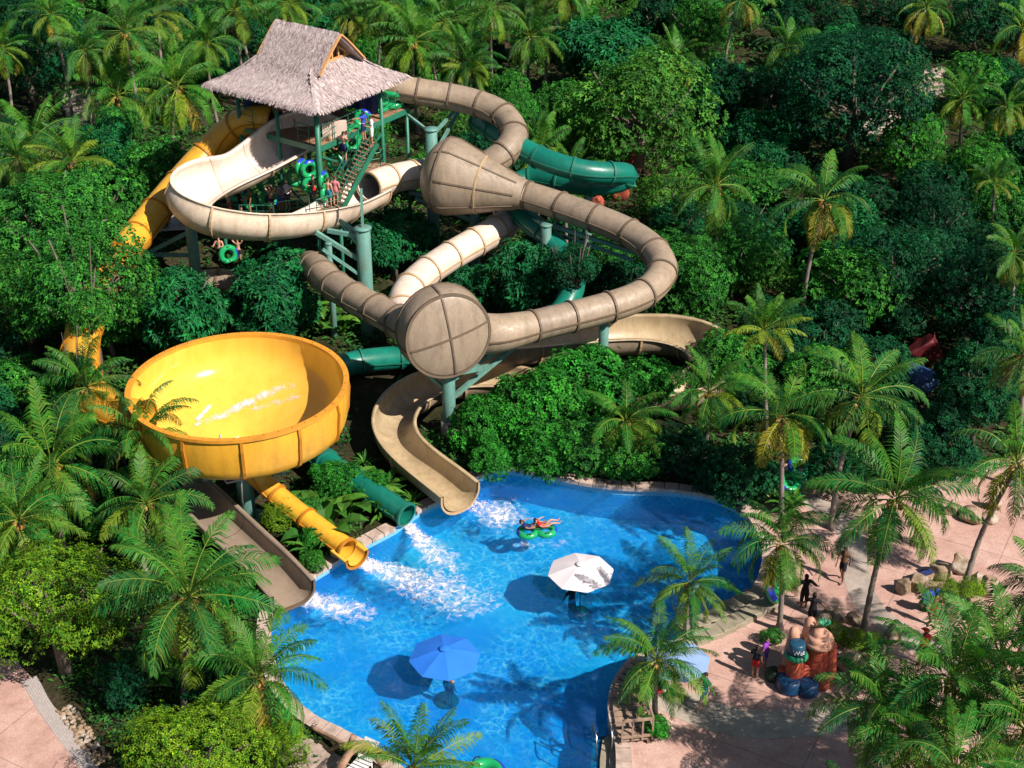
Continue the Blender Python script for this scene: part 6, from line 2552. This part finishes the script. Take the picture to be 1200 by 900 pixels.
PALMS = [
    # px, py, reach, base (pixel) or crown height, variant, label
    (62, 548, 86, 4.5, 1, "spreading palm at the picture edge level with the foot of the yellow bowl"),
    (103, 458, 64, 6.0, 0, "palm whose fronds half hide the yellow tube beside the bowl"),
    (168, 517, 70, 5.2, 4, "palm with arching fronds crossing the front rim of the yellow bowl"),
    (172, 592, 70, 3.6, 0, "low palm between the bowl and the wide tan chute's upper end"),
    (221, 703, 98, (216, 836), 6, "big bright palm with yellow midribs beside the tan chute's mouth"),
    (300, 799, 84, 3.0, 3, "palm leaning its fronds over the lower pool corner"),
    (484, 903, 76, 4.5, 5, "palm at the bottom picture edge rising in front of the water"),
    (770, 777, 68, (768, 847), 0, "dark-trunked palm growing from the round clipped bush"),
    (808, 685, 56, (803, 745), 2, "palm with orange crown heart standing at the pool steps"),
    (917, 641, 64, (913, 738), 1, "straight palm between the pool steps and the sandcastle fountain"),
    (1048, 588, 95, (1011, 744), 0, "tall palm with curved trunk rising from the planter beside the fountain"),
    (1192, 548, 82, (1130, 690), 4, "slanting dark-trunked palm growing from the boulder planter"),
    (1010, 468, 80, 6.5, 7, "palm with long dark fronds in front of the blue rock"),
    (917, 491, 76, 5.5, 4, "palm with drooping yellow fronds over the stacked green tubes"),
    (831, 462, 58, 3.4, 0, "palm at the outer bend of the tan channel"),
    (896, 390, 48, 6.0, 5, "small palm above the yellow-fronded one, backed by pale trees"),
    (733, 496, 58, 2.4, 4, "low palm with orange tipped fronds in the pool hedge"),
    (1034, 832, 86, 4.4, 1, "wide dark palm under the sandcastle fountain in the lower corner"),
    (1118, 800, 92, 5.5, 6, "lush glossy palm below the man in the red cap"),
    (1118, 905, 84, 6.0, 4, "yellow-green palm cut by the bottom edge of the picture"),
    (1222, 700, 76, 6.0, 7, "palm reaching in from the picture edge over the boulder planter"),
    (1205, 862, 82, 5.5, 0, "palm filling the lowest corner of the picture"),
    (966, 238, 68, (937, 392), 4, "tall slim palm with two long yellow fronds above the jungle"),
    (838, 222, 60, 6.0, 0, "grey-green palm with a husk heart beside the green tube's bend"),
    (921, 58, 44, (896, 152), 1, "leaning palm with pale trunk over the dark hollow in the trees"),
    (868, 2, 42, (848, 105), 4, "palm cut by the top edge, slim dark trunk leaning away from the hollow"),
    (1085, 12, 44, (1062, 82), 4, "palm at the top edge with hanging yellow fronds"),
    (1197, 36, 50, (1186, 78), 4, "yellow drooping palm in the top corner"),
    (622, 45, 48, (613, 128), 0, "palm with slanting trunk, first of the tall four behind the bend of the tan tube"),
    (660, -4, 42, (637, 118), 2, "long bare slanting palm trunk second among the tall four"),
    (668, -20, 36, (661, 102), 2, "thin straight palm trunk behind the whitish one"),
    (674, -14, 40, (670, 108), 1, "whitish straight palm trunk last of the tall four"),
    (545, 78, 48, 5.5, 0, "palm just behind the tan tube where it leaves the tower"),
    (484, 52, 52, 6.5, 3, "bushy pale palm behind the thatched roof's open gable"),
    (520, 30, 44, 6.5, 2, "palm in the gap between the gable palm and the tall trunks"),
    (412, 20, 44, 7.0, 4, "yellowish palm peeping over the thatched ridge"),
    (137, 115, 58, (138, 156), 0, "palm with a thin dark trunk beside the light clearing"),
    (207, 105, 58, 6.0, 3, "fan shaped palm beside the low corner of the thatched roof"),
    (147, 40, 52, 7.0, 2, "dark palm above the pair near the clearing"),
    (184, 20, 46, 7.0, 5, "palm at the top edge between the dark palm and the roof"),
    (243, 52, 44, 6.5, 0, "palm touching the slope of the thatched roof"),
    (275, 14, 44, 7.5, 1, "palm over the back end of the thatched ridge"),
    (100, 62, 40, 6.0, 7, "small palm beside the big dark tree of the top corner"),
    (38, 168, 62, 4.5, 3, "yellow-green palm with upright fronds under the big dark tree"),
    (84, 192, 52, 4.5, 5, "palm between the yellow-green one and the brownish bush"),
    (788, 78, 44, 6.5, 0, "palm behind the fine-leaved tree near the tall trunks"),
    (668, 214, 42, 5.2, 5, "young palm in front of the green tube"),
    (1128, 118, 40, 5.5, 3, "small palm below the dark hollow with a yellow rib"),
    (1180, 128, 38, 5.5, 4, "small yellowed palm under the corner palm"),
    (1068, 104, 30, 4.5, 5, "very small upright lime palm near the pink ground patch"),
    (1188, 300, 46, 6.0, 7, "palm at the picture edge in front of dense dark trees"),
    (1198, 420, 58, 6.5, 7, "shaded palm at the picture edge above the slanting trunk palm"),
    (1165, 215, 30, 5.0, 5, "tiny upright palm among the bright round trees"),
    (575, 12, 42, 7.5, 3, "palm at the top edge beside the slanting trunks"),
    (450, 8, 40, 8.0, 0, "palm at the top edge beyond the gable"),
    (340, 6, 40, 8.5, 2, "palm crown just showing over the thatched ridge at the top edge"),
    (60, 20, 40, 8.0, 3, "palm behind the dark tree in the top corner"),
]
PALMS += [
    (1172, 772, 84, 4.6, 6, "dense palm behind the lush glossy one, under the drooping edge palm"),
    (1070, 868, 86, 4.2, 1, "palm in front of the wide dark palm with brown hanging fronds"),
    (22, 612, 66, 4.0, 2, "palm at the picture edge just above the big yellow-green tree"),
    (1010, 1010, 95, 6.5, 6, "palm below the bottom picture edge shading the deck under the wide dark palm"),
    (905, 1030, 95, 7.0, 1, "palm below the bottom picture edge shading the deck by the boardwalk"),
    (1120, 1040, 95, 7.0, 4, "palm below the bottom picture edge beyond the yellow-green palm"),
    (1310, 790, 90, 8.0, 6, "palm outside the picture edge level with the lowest corner palms"),
    (1270, 950, 90, 8.0, 1, "palm outside the lowest picture corner"),
    (1300, 640, 80, 7.5, 7, "palm just outside the picture edge beside the boulder planter"),
]
for px, py, r_, b_, v_, lb in PALMS:
    small = r_ < 46
    palm(px, py, r_, b_, v_, lb, GP, nuts=r_ > 50, trunk_r=0.13)

TR = [
    ('dark', 32, 55, 135, "big dark round tree filling the top corner"),
    ('mango', 212, 362, 122, "dense mango tree just above the bowl's back rim, nearer the jungle"),
    ('mango', 320, 352, 112, "dense mango tree just above the bowl's back rim, nearer the tan tube"),
    ('mango', 461, 282, 92, "mango tree behind the tall teal post and the cream tube"),
    ('mango', 622, 322, 108, "mango tree inside the loop of the tan tube"),
    ('mango', 548, 336, 66, "small mango tree tucked beside the cream tube above the drum"),
    ('broad', 98, 331, 172, "leafy tree hiding the yellow tube's lower run"),
    ('broad', 55, 262, 165, "large pale leafy tree below the yellow-green palm"),
    ('fine', 30, 352, 120, "twiggy grey-green tree with bare branch tips at the picture edge"),
    ('broad', 182, 200, 92, "brownish leafy bush beside the yellow tube's upper run"),
    ('broad', 118, 235, 100, "tree between the brownish bush and the large pale tree"),
    ('broad', 712, 302, 84, "yellowish green tree inside the outer curve of the tan tube"),
    ('broad', 655, 125, 84, "leafy tree beside the first bend of the tan tube"),
    ('fine', 745, 130, 172, "wide feathery light green tree behind the green tube"),
    ('fine', 690, 165, 80, "feathery shrub-like tree just above the green tube"),
    ('broad', 800, 318, 120, "dense tree outside the tan tube's outer curve"),
    ('fine', 795, 230, 84, "light feathery tree below the grey-green palm"),
    ('broad', 812, 344, 76, "tree between the tan curve and the tan open channel"),
    ('broad', 862, 300, 110, "leafy tree behind the outer-curve tree, at the slim palm's foot"),
    ('fine', 893, 318, 76, "speckled light tree beside the tall slim palm's trunk"),
    ('broad', 1000, 334, 110, "wide pale-leaved tree in the sun beyond the slim palm"),
    ('dark', 1002, 112, 185, "huge dark tree below the hanging yellow palm"),
    ('dark', 945, 100, 110, "dark tree beside the huge dark one, nearer the leaning palm"),
    ('broad', 1068, 172, 100, "bright round tree under the pink ground patch"),
    ('broad', 1148, 200, 100, "bright tree with pale forked trunk near the picture edge"),
    ('broad', 872, 215, 76, "tree under the dark hollow beside the grey-green palm"),
    ('dark', 1095, 262, 112, "shaded tree below the bright round one"),
    ('broad', 1178, 252, 84, "tree at the picture edge under the forked tree"),
    ('dark', 1052, 318, 130, "deep shaded tree beyond the pale-leaved one"),
    ('dark', 1140, 345, 124, "deep shaded tree near the picture edge above the red roof rock"),
    ('dark', 1150, 440, 112, "very dark tree beside the blue rock"),
    ('dark', 1100, 520, 96, "very dark tree below the blue rock"),
    ('broad', 1142, 92, 76, "bright domed tree near the dark hollow"),
    ('dark', 1150, 22, 90, "dark tree at the top edge between the two yellow palms"),
    ('broad', 820, 30, 96, "tree at the top edge behind the leaning palm"),
    ('dark', 768, 20, 72, "dark tree at the top edge beyond the feathery tree"),
    ('mango', 704, 62, 106, "blue-green round tree beside the whitish trunk"),
    ('broad', 592, 108, 62, "tree behind the top of the tan bend"),
    ('fine', 536, 146, 58, "lime coloured shrub tree below the tube's first run"),
    ('broad', 500, 205, 58, "flowering creeper bush under the tower stairs"),
    ('lime', 62, 705, 200, "big yellow-green tree beside the pink patio"),
    ('lime', 232, 880, 150, "yellow-green tree at the bottom edge beside the cobbles"),
    ('lime', 330, 878, 84, "smaller yellow-green tree at the log bridge"),
    ('broad', 20, 450, 96, "tree at the picture edge beside the yellow tube palm"),
    ('broad', 128, 376, 80, "tree filling the gap above the yellow tube's end"),
    ('broad', 20, 620, 90, "tree at the picture edge behind the big yellow-green one"),
    ('broad', 872, 430, 70, "tree between the channel-bend palm and the yellow-fronded palm"),
    ('dark', 870, 555, 90, "dark tree over the far pool corner"),
    ('dark', 980, 545, 70, "dark bush tree behind the stacked tubes"),
    ('dark', 1038, 492, 70, "dark tree below the red roof rock"),
    ('broad', 852, 424, 84, "leafy tree where the tan channel fades from sight"),
    ('dark', 672, 312, 70, "dark tree hiding the green tube inside the loop"),
    ('broad', 100, 364, 66, "small leafy tree drooping over the yellow tube's visible end"),
    ('broad', 84, 446, 66, "leafy tree between the yellow tube's end and the spreading palm"),
    ('dark', 334, 316, 40, "dark small tree at the tan tube's far end below the cream flume"),
    ('broad', 430, 150, 60, "tree in the gloom beneath the tower deck"),
]
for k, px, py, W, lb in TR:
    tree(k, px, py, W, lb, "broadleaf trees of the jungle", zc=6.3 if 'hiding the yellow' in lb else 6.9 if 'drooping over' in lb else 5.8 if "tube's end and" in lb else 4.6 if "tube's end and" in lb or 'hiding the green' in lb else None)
SH = [
    ('shrub', 562, 500, 84, 1.3, "hedge shrub nearest the drum's teal post"),
    ('shrub', 622, 474, 108, 1.9, "broad hedge shrub in front of the tan open channel"),
    ('shrub', 688, 446, 108, 2.0, "sunny hedge shrub round the foot of the outer teal post"),
    ('shrub', 636, 522, 96, 1.1, "low hedge shrub above the pool's far coping"),
    ('broad', 742, 535, 84, 1.0, "shaded hedge shrub below the orange-tipped palm"),
    ('shrub', 756, 448, 88, 2.0, "hedge shrub inside the channel's bend"),
    ('dark', 800, 530, 84, 1.1, "dark hedge shrub under the channel-bend palm"),
    ('dark', 846, 560, 70, 0.9, "dark shrub at the far end of the pool coping"),
    ('shrub', 576, 538, 54, 0.8, "small hedge shrub at the coping corner beside the tan channel's mouth"),
    ('broad', 690, 520, 90, 1.1, "hedge shrub between the low coping shrub and the palm"),
    ('shrub', 436, 566, 42, 0.9, "shrub over the green tube nearer its mouth"),
    ('broad', 356, 596, 40, 0.9, "shrub on the yellow exit's far side below the bowl"),
    ('shrub', 366, 628, 34, 0.7, "shrub covering the middle of the yellow exit"),
    ('broad', 452, 588, 34, 0.7, "shrub beside the green tube's mouth"),
    ('shrub', 276, 694, 54, 0.8, "bright round shrub against the tan chute"),
    ('lime', 330, 600, 58, 0.9, "light shrub in front of the yellow exit tube"),
    ('shrub', 770, 851, 36, 0.55, "round clipped bush at the foot of the dark-trunked palm"),
    ('lime', 998, 748, 42, 0.5, "bright fern-like bush in the boulder planter by the fountain"),
    ('lime', 975, 742, 34, 0.5, "smaller bright bush in the fountain planter"),
    ('lime', 1022, 752, 34, 0.45, "bright bush beside the curved palm trunk"),
    ('lime', 1108, 690, 40, 0.5, "bright bush in the boulder planter by the blue bag"),
    ('lime', 1138, 690, 34, 0.5, "bright bush at the slanting palm's foot"),
    ('shrub', 392, 560, 56, 1.1, "leafy shrub over the green tube below the bowl"),
    ('broad', 905, 745, 26, 0.35, "little bush at the straight palm's foot"),
    ('broad', 366, 656, 30, 0.5, "ground shrub between the chute and the yellow exit"),
    ('broad', 660, 428, 50, 1.2, "shrub just under the tan channel beside the teal post"),
    ('broad', 130, 610, 70, 1.2, "shrub under the low palm at the chute's upper end"),
    ('dark', 150, 800, 80, 1.0, "dark shrub between the big bright palm and the cobbles"),
    ('dark', 250, 800, 70, 1.0, "dark shrub under the palm at the lower pool corner"),
]
for k, px, py, W, z_, lb in SH:
    tree(k, px, py, W, lb, "shrubs round the pool", zc=z_, name="shrub", cat="shrub", flat=0.9)


# ---- strap-leaved tropical plants by the slide mouths
def strap_mesh(seed, n=16, L=1.3, wd=0.11, c0=(0.03, 0.13, 0.02), c1=(0.09, 0.24, 0.025), wide=False):
    R = random.Random(seed)
    M = Mesh()
    for i in range(n):
        az = i * 2.39996 + R.uniform(-.3, .3)
        el = rad(R.uniform(38, 82))
        h = Vector((math.cos(az), math.sin(az), 0))
        sdv = Vector((-h.y, h.x, 0))
        LL = L * R.uniform(0.65, 1.15)
        p = h * 0.05
        N = 6
        pts = []
        for k in range(N + 1):
            pts.append(p.copy())
            e = el - 1.5 * (k / N) ** 1.5
            p = p + (h * math.cos(e) + Z * math.sin(e)) * LL / N
        cc = lerp3(c0, c1, R.random())
        for k in range(N):
            def wq(x):
                return wd * (math.sin(PI * min(1, 0.12 + x * 0.88)) ** 0.7 if not wide else math.sin(PI * min(1, max(0, (x - 0.25) / 0.75))) + 0.08)
            w0, w1 = wq(k / N), wq((k + 1) / N) if k < N - 1 else 0.01
            for sg in (-1, 1):
                M.face([pts[k], pts[k + 1], pts[k + 1] + (sdv * sg + Z * .35) * w1, pts[k] + (sdv * sg + Z * .35) * w0], tuple(q_ * R.uniform(.85, 1.15) for q_ in cc))
    return M.mesh("leaves", M_PALM)


STRAP = [strap_mesh(1), strap_mesh(2, 12, 1.7, 0.20, wide=True), strap_mesh(3, 22, 1.1, 0.07), strap_mesh(4, 9, 2.0, 0.27, (0.03, 0.14, 0.02), (0.10, 0.24, 0.03), True)]
PLN = [
    (380, 632, 1.25, 3, "broad-leaved banana plant beside the yellow slide's mouth"),
    (388, 606, 1.25, 1, "banana-like plant above the yellow slide's mouth"),
    (366, 652, 1.1, 0, "strap-leaved plant at the coping by the yellow mouth"),
    (428, 592, 1.4, 0, "strap-leaved plant beside the green tube's end"),
    (446, 604, 1.2, 2, "grassy plant at the coping between the yellow and green mouths"),
    (414, 578, 1.3, 2, "grassy clump over the green tube"),
    (458, 590, 0.9, 0, "arching lily plant between the green and tan mouths"),
    (484, 590, 0.7, 2, "grassy plant against the tan channel's mouth"),
    (452, 575, 0.8, 1, "broad-leaved plant above the lily"),
    (428, 545, 0.7, 2, "grassy plant on the bare earth beside the tan channel"),
    (380, 385, 1.0, 3, "banana plant in the shade behind the bowl"),
    (402, 392, 0.9, 1, "banana plant below the tall teal post"),
    (362, 372, 0.9, 1, "young banana plant beside the mango tree and the tan tube"),
    (195, 800, 1.0, 1, "shaded broad-leaved plant under the big bright palm"),
    (170, 815, 1.0, 3, "dark banana plant above the cobbles"),
    (908, 590, 1.0, 2, "spiky plant beside the far coping end"),
    (925, 600, 1.1, 0, "upright strap plant below the stacked tubes"),
    (394, 640, 1.2, 0, "strap plant arching over the yellow mouth"),
    (356, 640, 1.1, 2, "grassy plant before the yellow exit's middle"),
    (455, 606, 1.1, 0, "strap plant arching over the green tube's mouth"),
    (410, 600, 1.2, 3, "banana plant between the yellow and green exits"),
    (345, 620, 0.7, 2, "grassy clump between the yellow tube and the chute"),
    (1015, 800, 0.8, 1, "broad-leaved plant beside the fountain's blue foot"),
    (215, 325, 0.7, 2, "dry grass clump on the mound by the teal post"),
]
for px, py, s_, v_, lb in PLN:
    p = at(px, py, 0)
    p = at(px, py, hill(p.x, p.y))
    r_ = thing("tropical_plant", lb, "plant", p, "strap-leaved plants between the slides")
    link("leaves", STRAP[v_], r_, (0, 0, 0), rng.uniform(0, 6.28), s_)

# ---- the jungle beyond: individual trees and palms wherever the photograph shows solid green
LAND = [(30, 55, "the dark corner tree"), (250, 60, "the roof's low corner"), (400, 30, "the open gable"), (545, 110, "the tan tube's first run"), (650, 60, "the tall bare trunks"), (745, 130, "the feathery tree"),
        (905, 110, "the leaning palm"), (1005, 110, "the huge dark tree"), (1085, 30, "the hanging yellow palm"), (1190, 60, "the yellow corner palm"), (965, 240, "the tall slim palm"), (838, 230, "the grey-green palm"),
        (780, 315, "the tan tube's outer curve"), (735, 200, "the green tube's bend"), (60, 260, "the large pale tree"), (155, 275, "the yellow tube's lower run"), (38, 165, "the yellow-green palm"), (300, 400, "the bowl's back rim"),
        (60, 545, "the spreading palm"), (62, 705, "the big yellow-green tree"), (1010, 468, "the blue rock palm"), (1150, 200, "the forked tree"), (1085, 405, "the red roof rock"), (1160, 450, "the darkest tree"),
        (917, 491, "the stacked tubes palm"), (830, 410, "the tan channel's bend"), (1190, 548, "the slanting palm"), (140, 115, "the light clearing"), (215, 215, "the cream flume's turn"), (1068, 172, "the bright round tree"), (600, 10, "the top edge midway"), (700, 350, "the tube loop")]
LOOKS = {'broad': ["leafy mid-green", "bushy green", "sunlit leafy", "loose-crowned green"], 'dark': ["dark dense", "shaded deep green", "blackish green", "deep green domed"], 'fine': ["feathery light", "small-leaved pale", "speckled light green", "airy pale green"],
         'mango': ["glossy mango-like", "thick glossy", "tufted blue-green", "rounded glossy"], 'shrub': ["bright leafy", "fresh green"]}
USED = set()


def auto_label(kind, px, py, noun):
    ds = sorted((math.hypot(px - a, (py - b) * 1.5), n, a, b) for a, b, n in LAND)
    for look in LOOKS[kind] + ["tall " + x for x in LOOKS[kind]] + ["compact " + x for x in LOOKS[kind]]:
        for d, n, a, b in ds[:3]:
            rel = "above" if py < b - 22 else "below" if py > b + 22 else "level with"
            for n2 in [x[1] for x in ds[1:4] if x[1] != n]:
                lb = f"{look} {noun} {rel} {n}, towards {n2}"
                if lb not in USED and len(lb.split()) <= 16:
                    USED.add(lb)
                    return lb
    return f"{noun} among the jungle trees"


FR = random.Random(99)
count = 0


def clear(px, py, W, t):
    for kx, ky, kt, kr in KEEP:
        if t < kt + 2.5 and abs(px - kx) < W * 0.5 + kr and abs(py - ky) < W * 0.45 + kr and math.hypot(px - kx, (py - ky) * 1.1) < W * 0.46 + kr * 0.9:
            return False
    return True


pool_keep = ofs(pool_poly, 1.2)
py = -40.0
while py < 560:
    px = -160.0
    step_x = 46 + (py + 40) * 0.06
    while px < 1370:
        x_, y_ = px + FR.uniform(-18, 18), py + FR.uniform(-10, 10)
        px += step_x
        W = FR.uniform(54, 92) * (1.0 if y_ > 60 else 0.82)
        right = x_ > 820
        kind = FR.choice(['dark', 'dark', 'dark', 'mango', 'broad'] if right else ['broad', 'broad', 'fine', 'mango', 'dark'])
        D = W * 95 / FPX
        z_ = D * 0.5 + 0.2
        c = at(x_, y_, z_)
        c = at(x_, y_, z_ + hill(c.x, c.y))
        t = (c - CAM).dot(FWD)
        D = W * t / FPX
        if inside(c, pool_keep) or inside(c, deck_poly) or dist_poly(c, deck_poly) < 1.0 or inside(c, patio_poly):
            continue
        if (x_ > 150 and x_ < 560 and y_ > 95 and y_ < 640) or (300 < x_ < 860 and 380 < y_ < 640):
            continue
        if any((c.x - a) ** 2 + (c.y - b) ** 2 < (r_ * 0.75 + D * 0.26) ** 2 for a, b, r_ in PLANTED):
            continue
        if not clear(x_, y_, W, t):
            continue
        # light clearings of the photograph
        if any(math.hypot(x_ - a, y_ - b) < W * 0.5 + r_ for a, b, r_ in ((95, 135, 16), (210, 312, 20), (1015, 150, 14), (1095, 112, 16), (735, 225, 22), (835, 170, 12), (1120, 5, 16))):
            continue
        if FR.random() < 0.10 and x_ < 800 and W < 90 and 0 < x_ < 1200:
            palm(x_, y_, W * 0.6, FR.uniform(4.5, 6.5), FR.randrange(8), auto_label('broad', x_, y_, "palm"), "palms scattered through the jungle", nuts=False)
        else:
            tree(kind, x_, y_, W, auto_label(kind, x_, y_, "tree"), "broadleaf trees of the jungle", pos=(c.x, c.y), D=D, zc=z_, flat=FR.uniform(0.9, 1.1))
        count += 1
    py += 30 + (py + 40) * 0.03
print("FILL", count)

# ---- undergrowth: low ground cover nobody could count
LOWP = [p for p in pT + pX + pE + pG if p.z - hill(p.x, p.y) < 2.0][::3]
M = Mesh()
UR = random.Random(5)
bare = CLEARINGS + [[at(x, y, 0) for x, y in pl_] for pl_ in ([(395, 430), (470, 440), (450, 500), (490, 560), (440, 560), (400, 545), (410, 480)], [(255, 560), (330, 560), (420, 640), (370, 668), (330, 640)], [(185, 305), (250, 300), (255, 330), (190, 335)])]
n_ = 0
while n_ < 18500:
    x_, y_ = UR.uniform(-220, 1420), UR.uniform(-5, 905)
    p = at(x_, y_, 0)
    p = at(x_, y_, hill(p.x, p.y))
    p.z = hill(p.x, p.y)
    if inside(p, pool_out) or inside(p, deck_poly) or inside(p, patio_poly) or dist_poly(p, pool_poly) < 0.55 or dist_poly(p, patio_poly) < 0.9:
        n_ += 0.2
        continue
    if any((p.x - a_.x) ** 2 + (p.y - a_.y) ** 2 < 1.7 for a_ in LOWP):
        n_ += 0.2
        continue
    if any(inside(p, b_) for b_ in bare) and UR.random() < 0.95:
        n_ += 0.2
        continue
    if noise.noise(Vector((p.x * 0.25, p.y * 0.25, 7))) < -0.28:
        n_ += 0.3
        continue
    n_ += 1
    dpt_ = (p - CAM).dot(FWD)
    s_ = dpt_ / 70 * UR.uniform(0.6, 1.3)
    k_ = UR.uniform(0.6, 1.4)
    base = lerp3((0.014, 0.07, 0.02), (0.045, 0.15, 0.02), UR.random())
    hgt = UR.uniform(0.05, 0.5) * s_ * (1.0 if p.y > 62 else 0.6)
    for j in range(7):
        a = UR.uniform(0, 6.28)
        d = Vector((math.cos(a), math.sin(a), UR.uniform(0.1, 1.1))).normalized()
        sd_ = Vector((-d.y, d.x, 0)).normalized()
        c = p + Vector((UR.gauss(0, .22), UR.gauss(0, .22), 0)) * s_ + Z * hgt * UR.random()
        l_ = UR.uniform(0.2, 0.42) * s_
        cc = tuple(q_ * k_ * UR.uniform(.8, 1.2) for q_ in base)
        m_ = c + d * l_ * .5
        e_ = c + d * l_ - Z * l_ * .2
        M.face([c, m_ + sd_ * l_ * .2, e_, m_ - sd_ * l_ * .2], cc)
ug = bpy.data.objects.new("undergrowth", M.mesh("undergrowth", M_LEAF))
col.objects.link(ug)
tag(ug, "low mixed ground cover between the trees", None, None, "stuff")
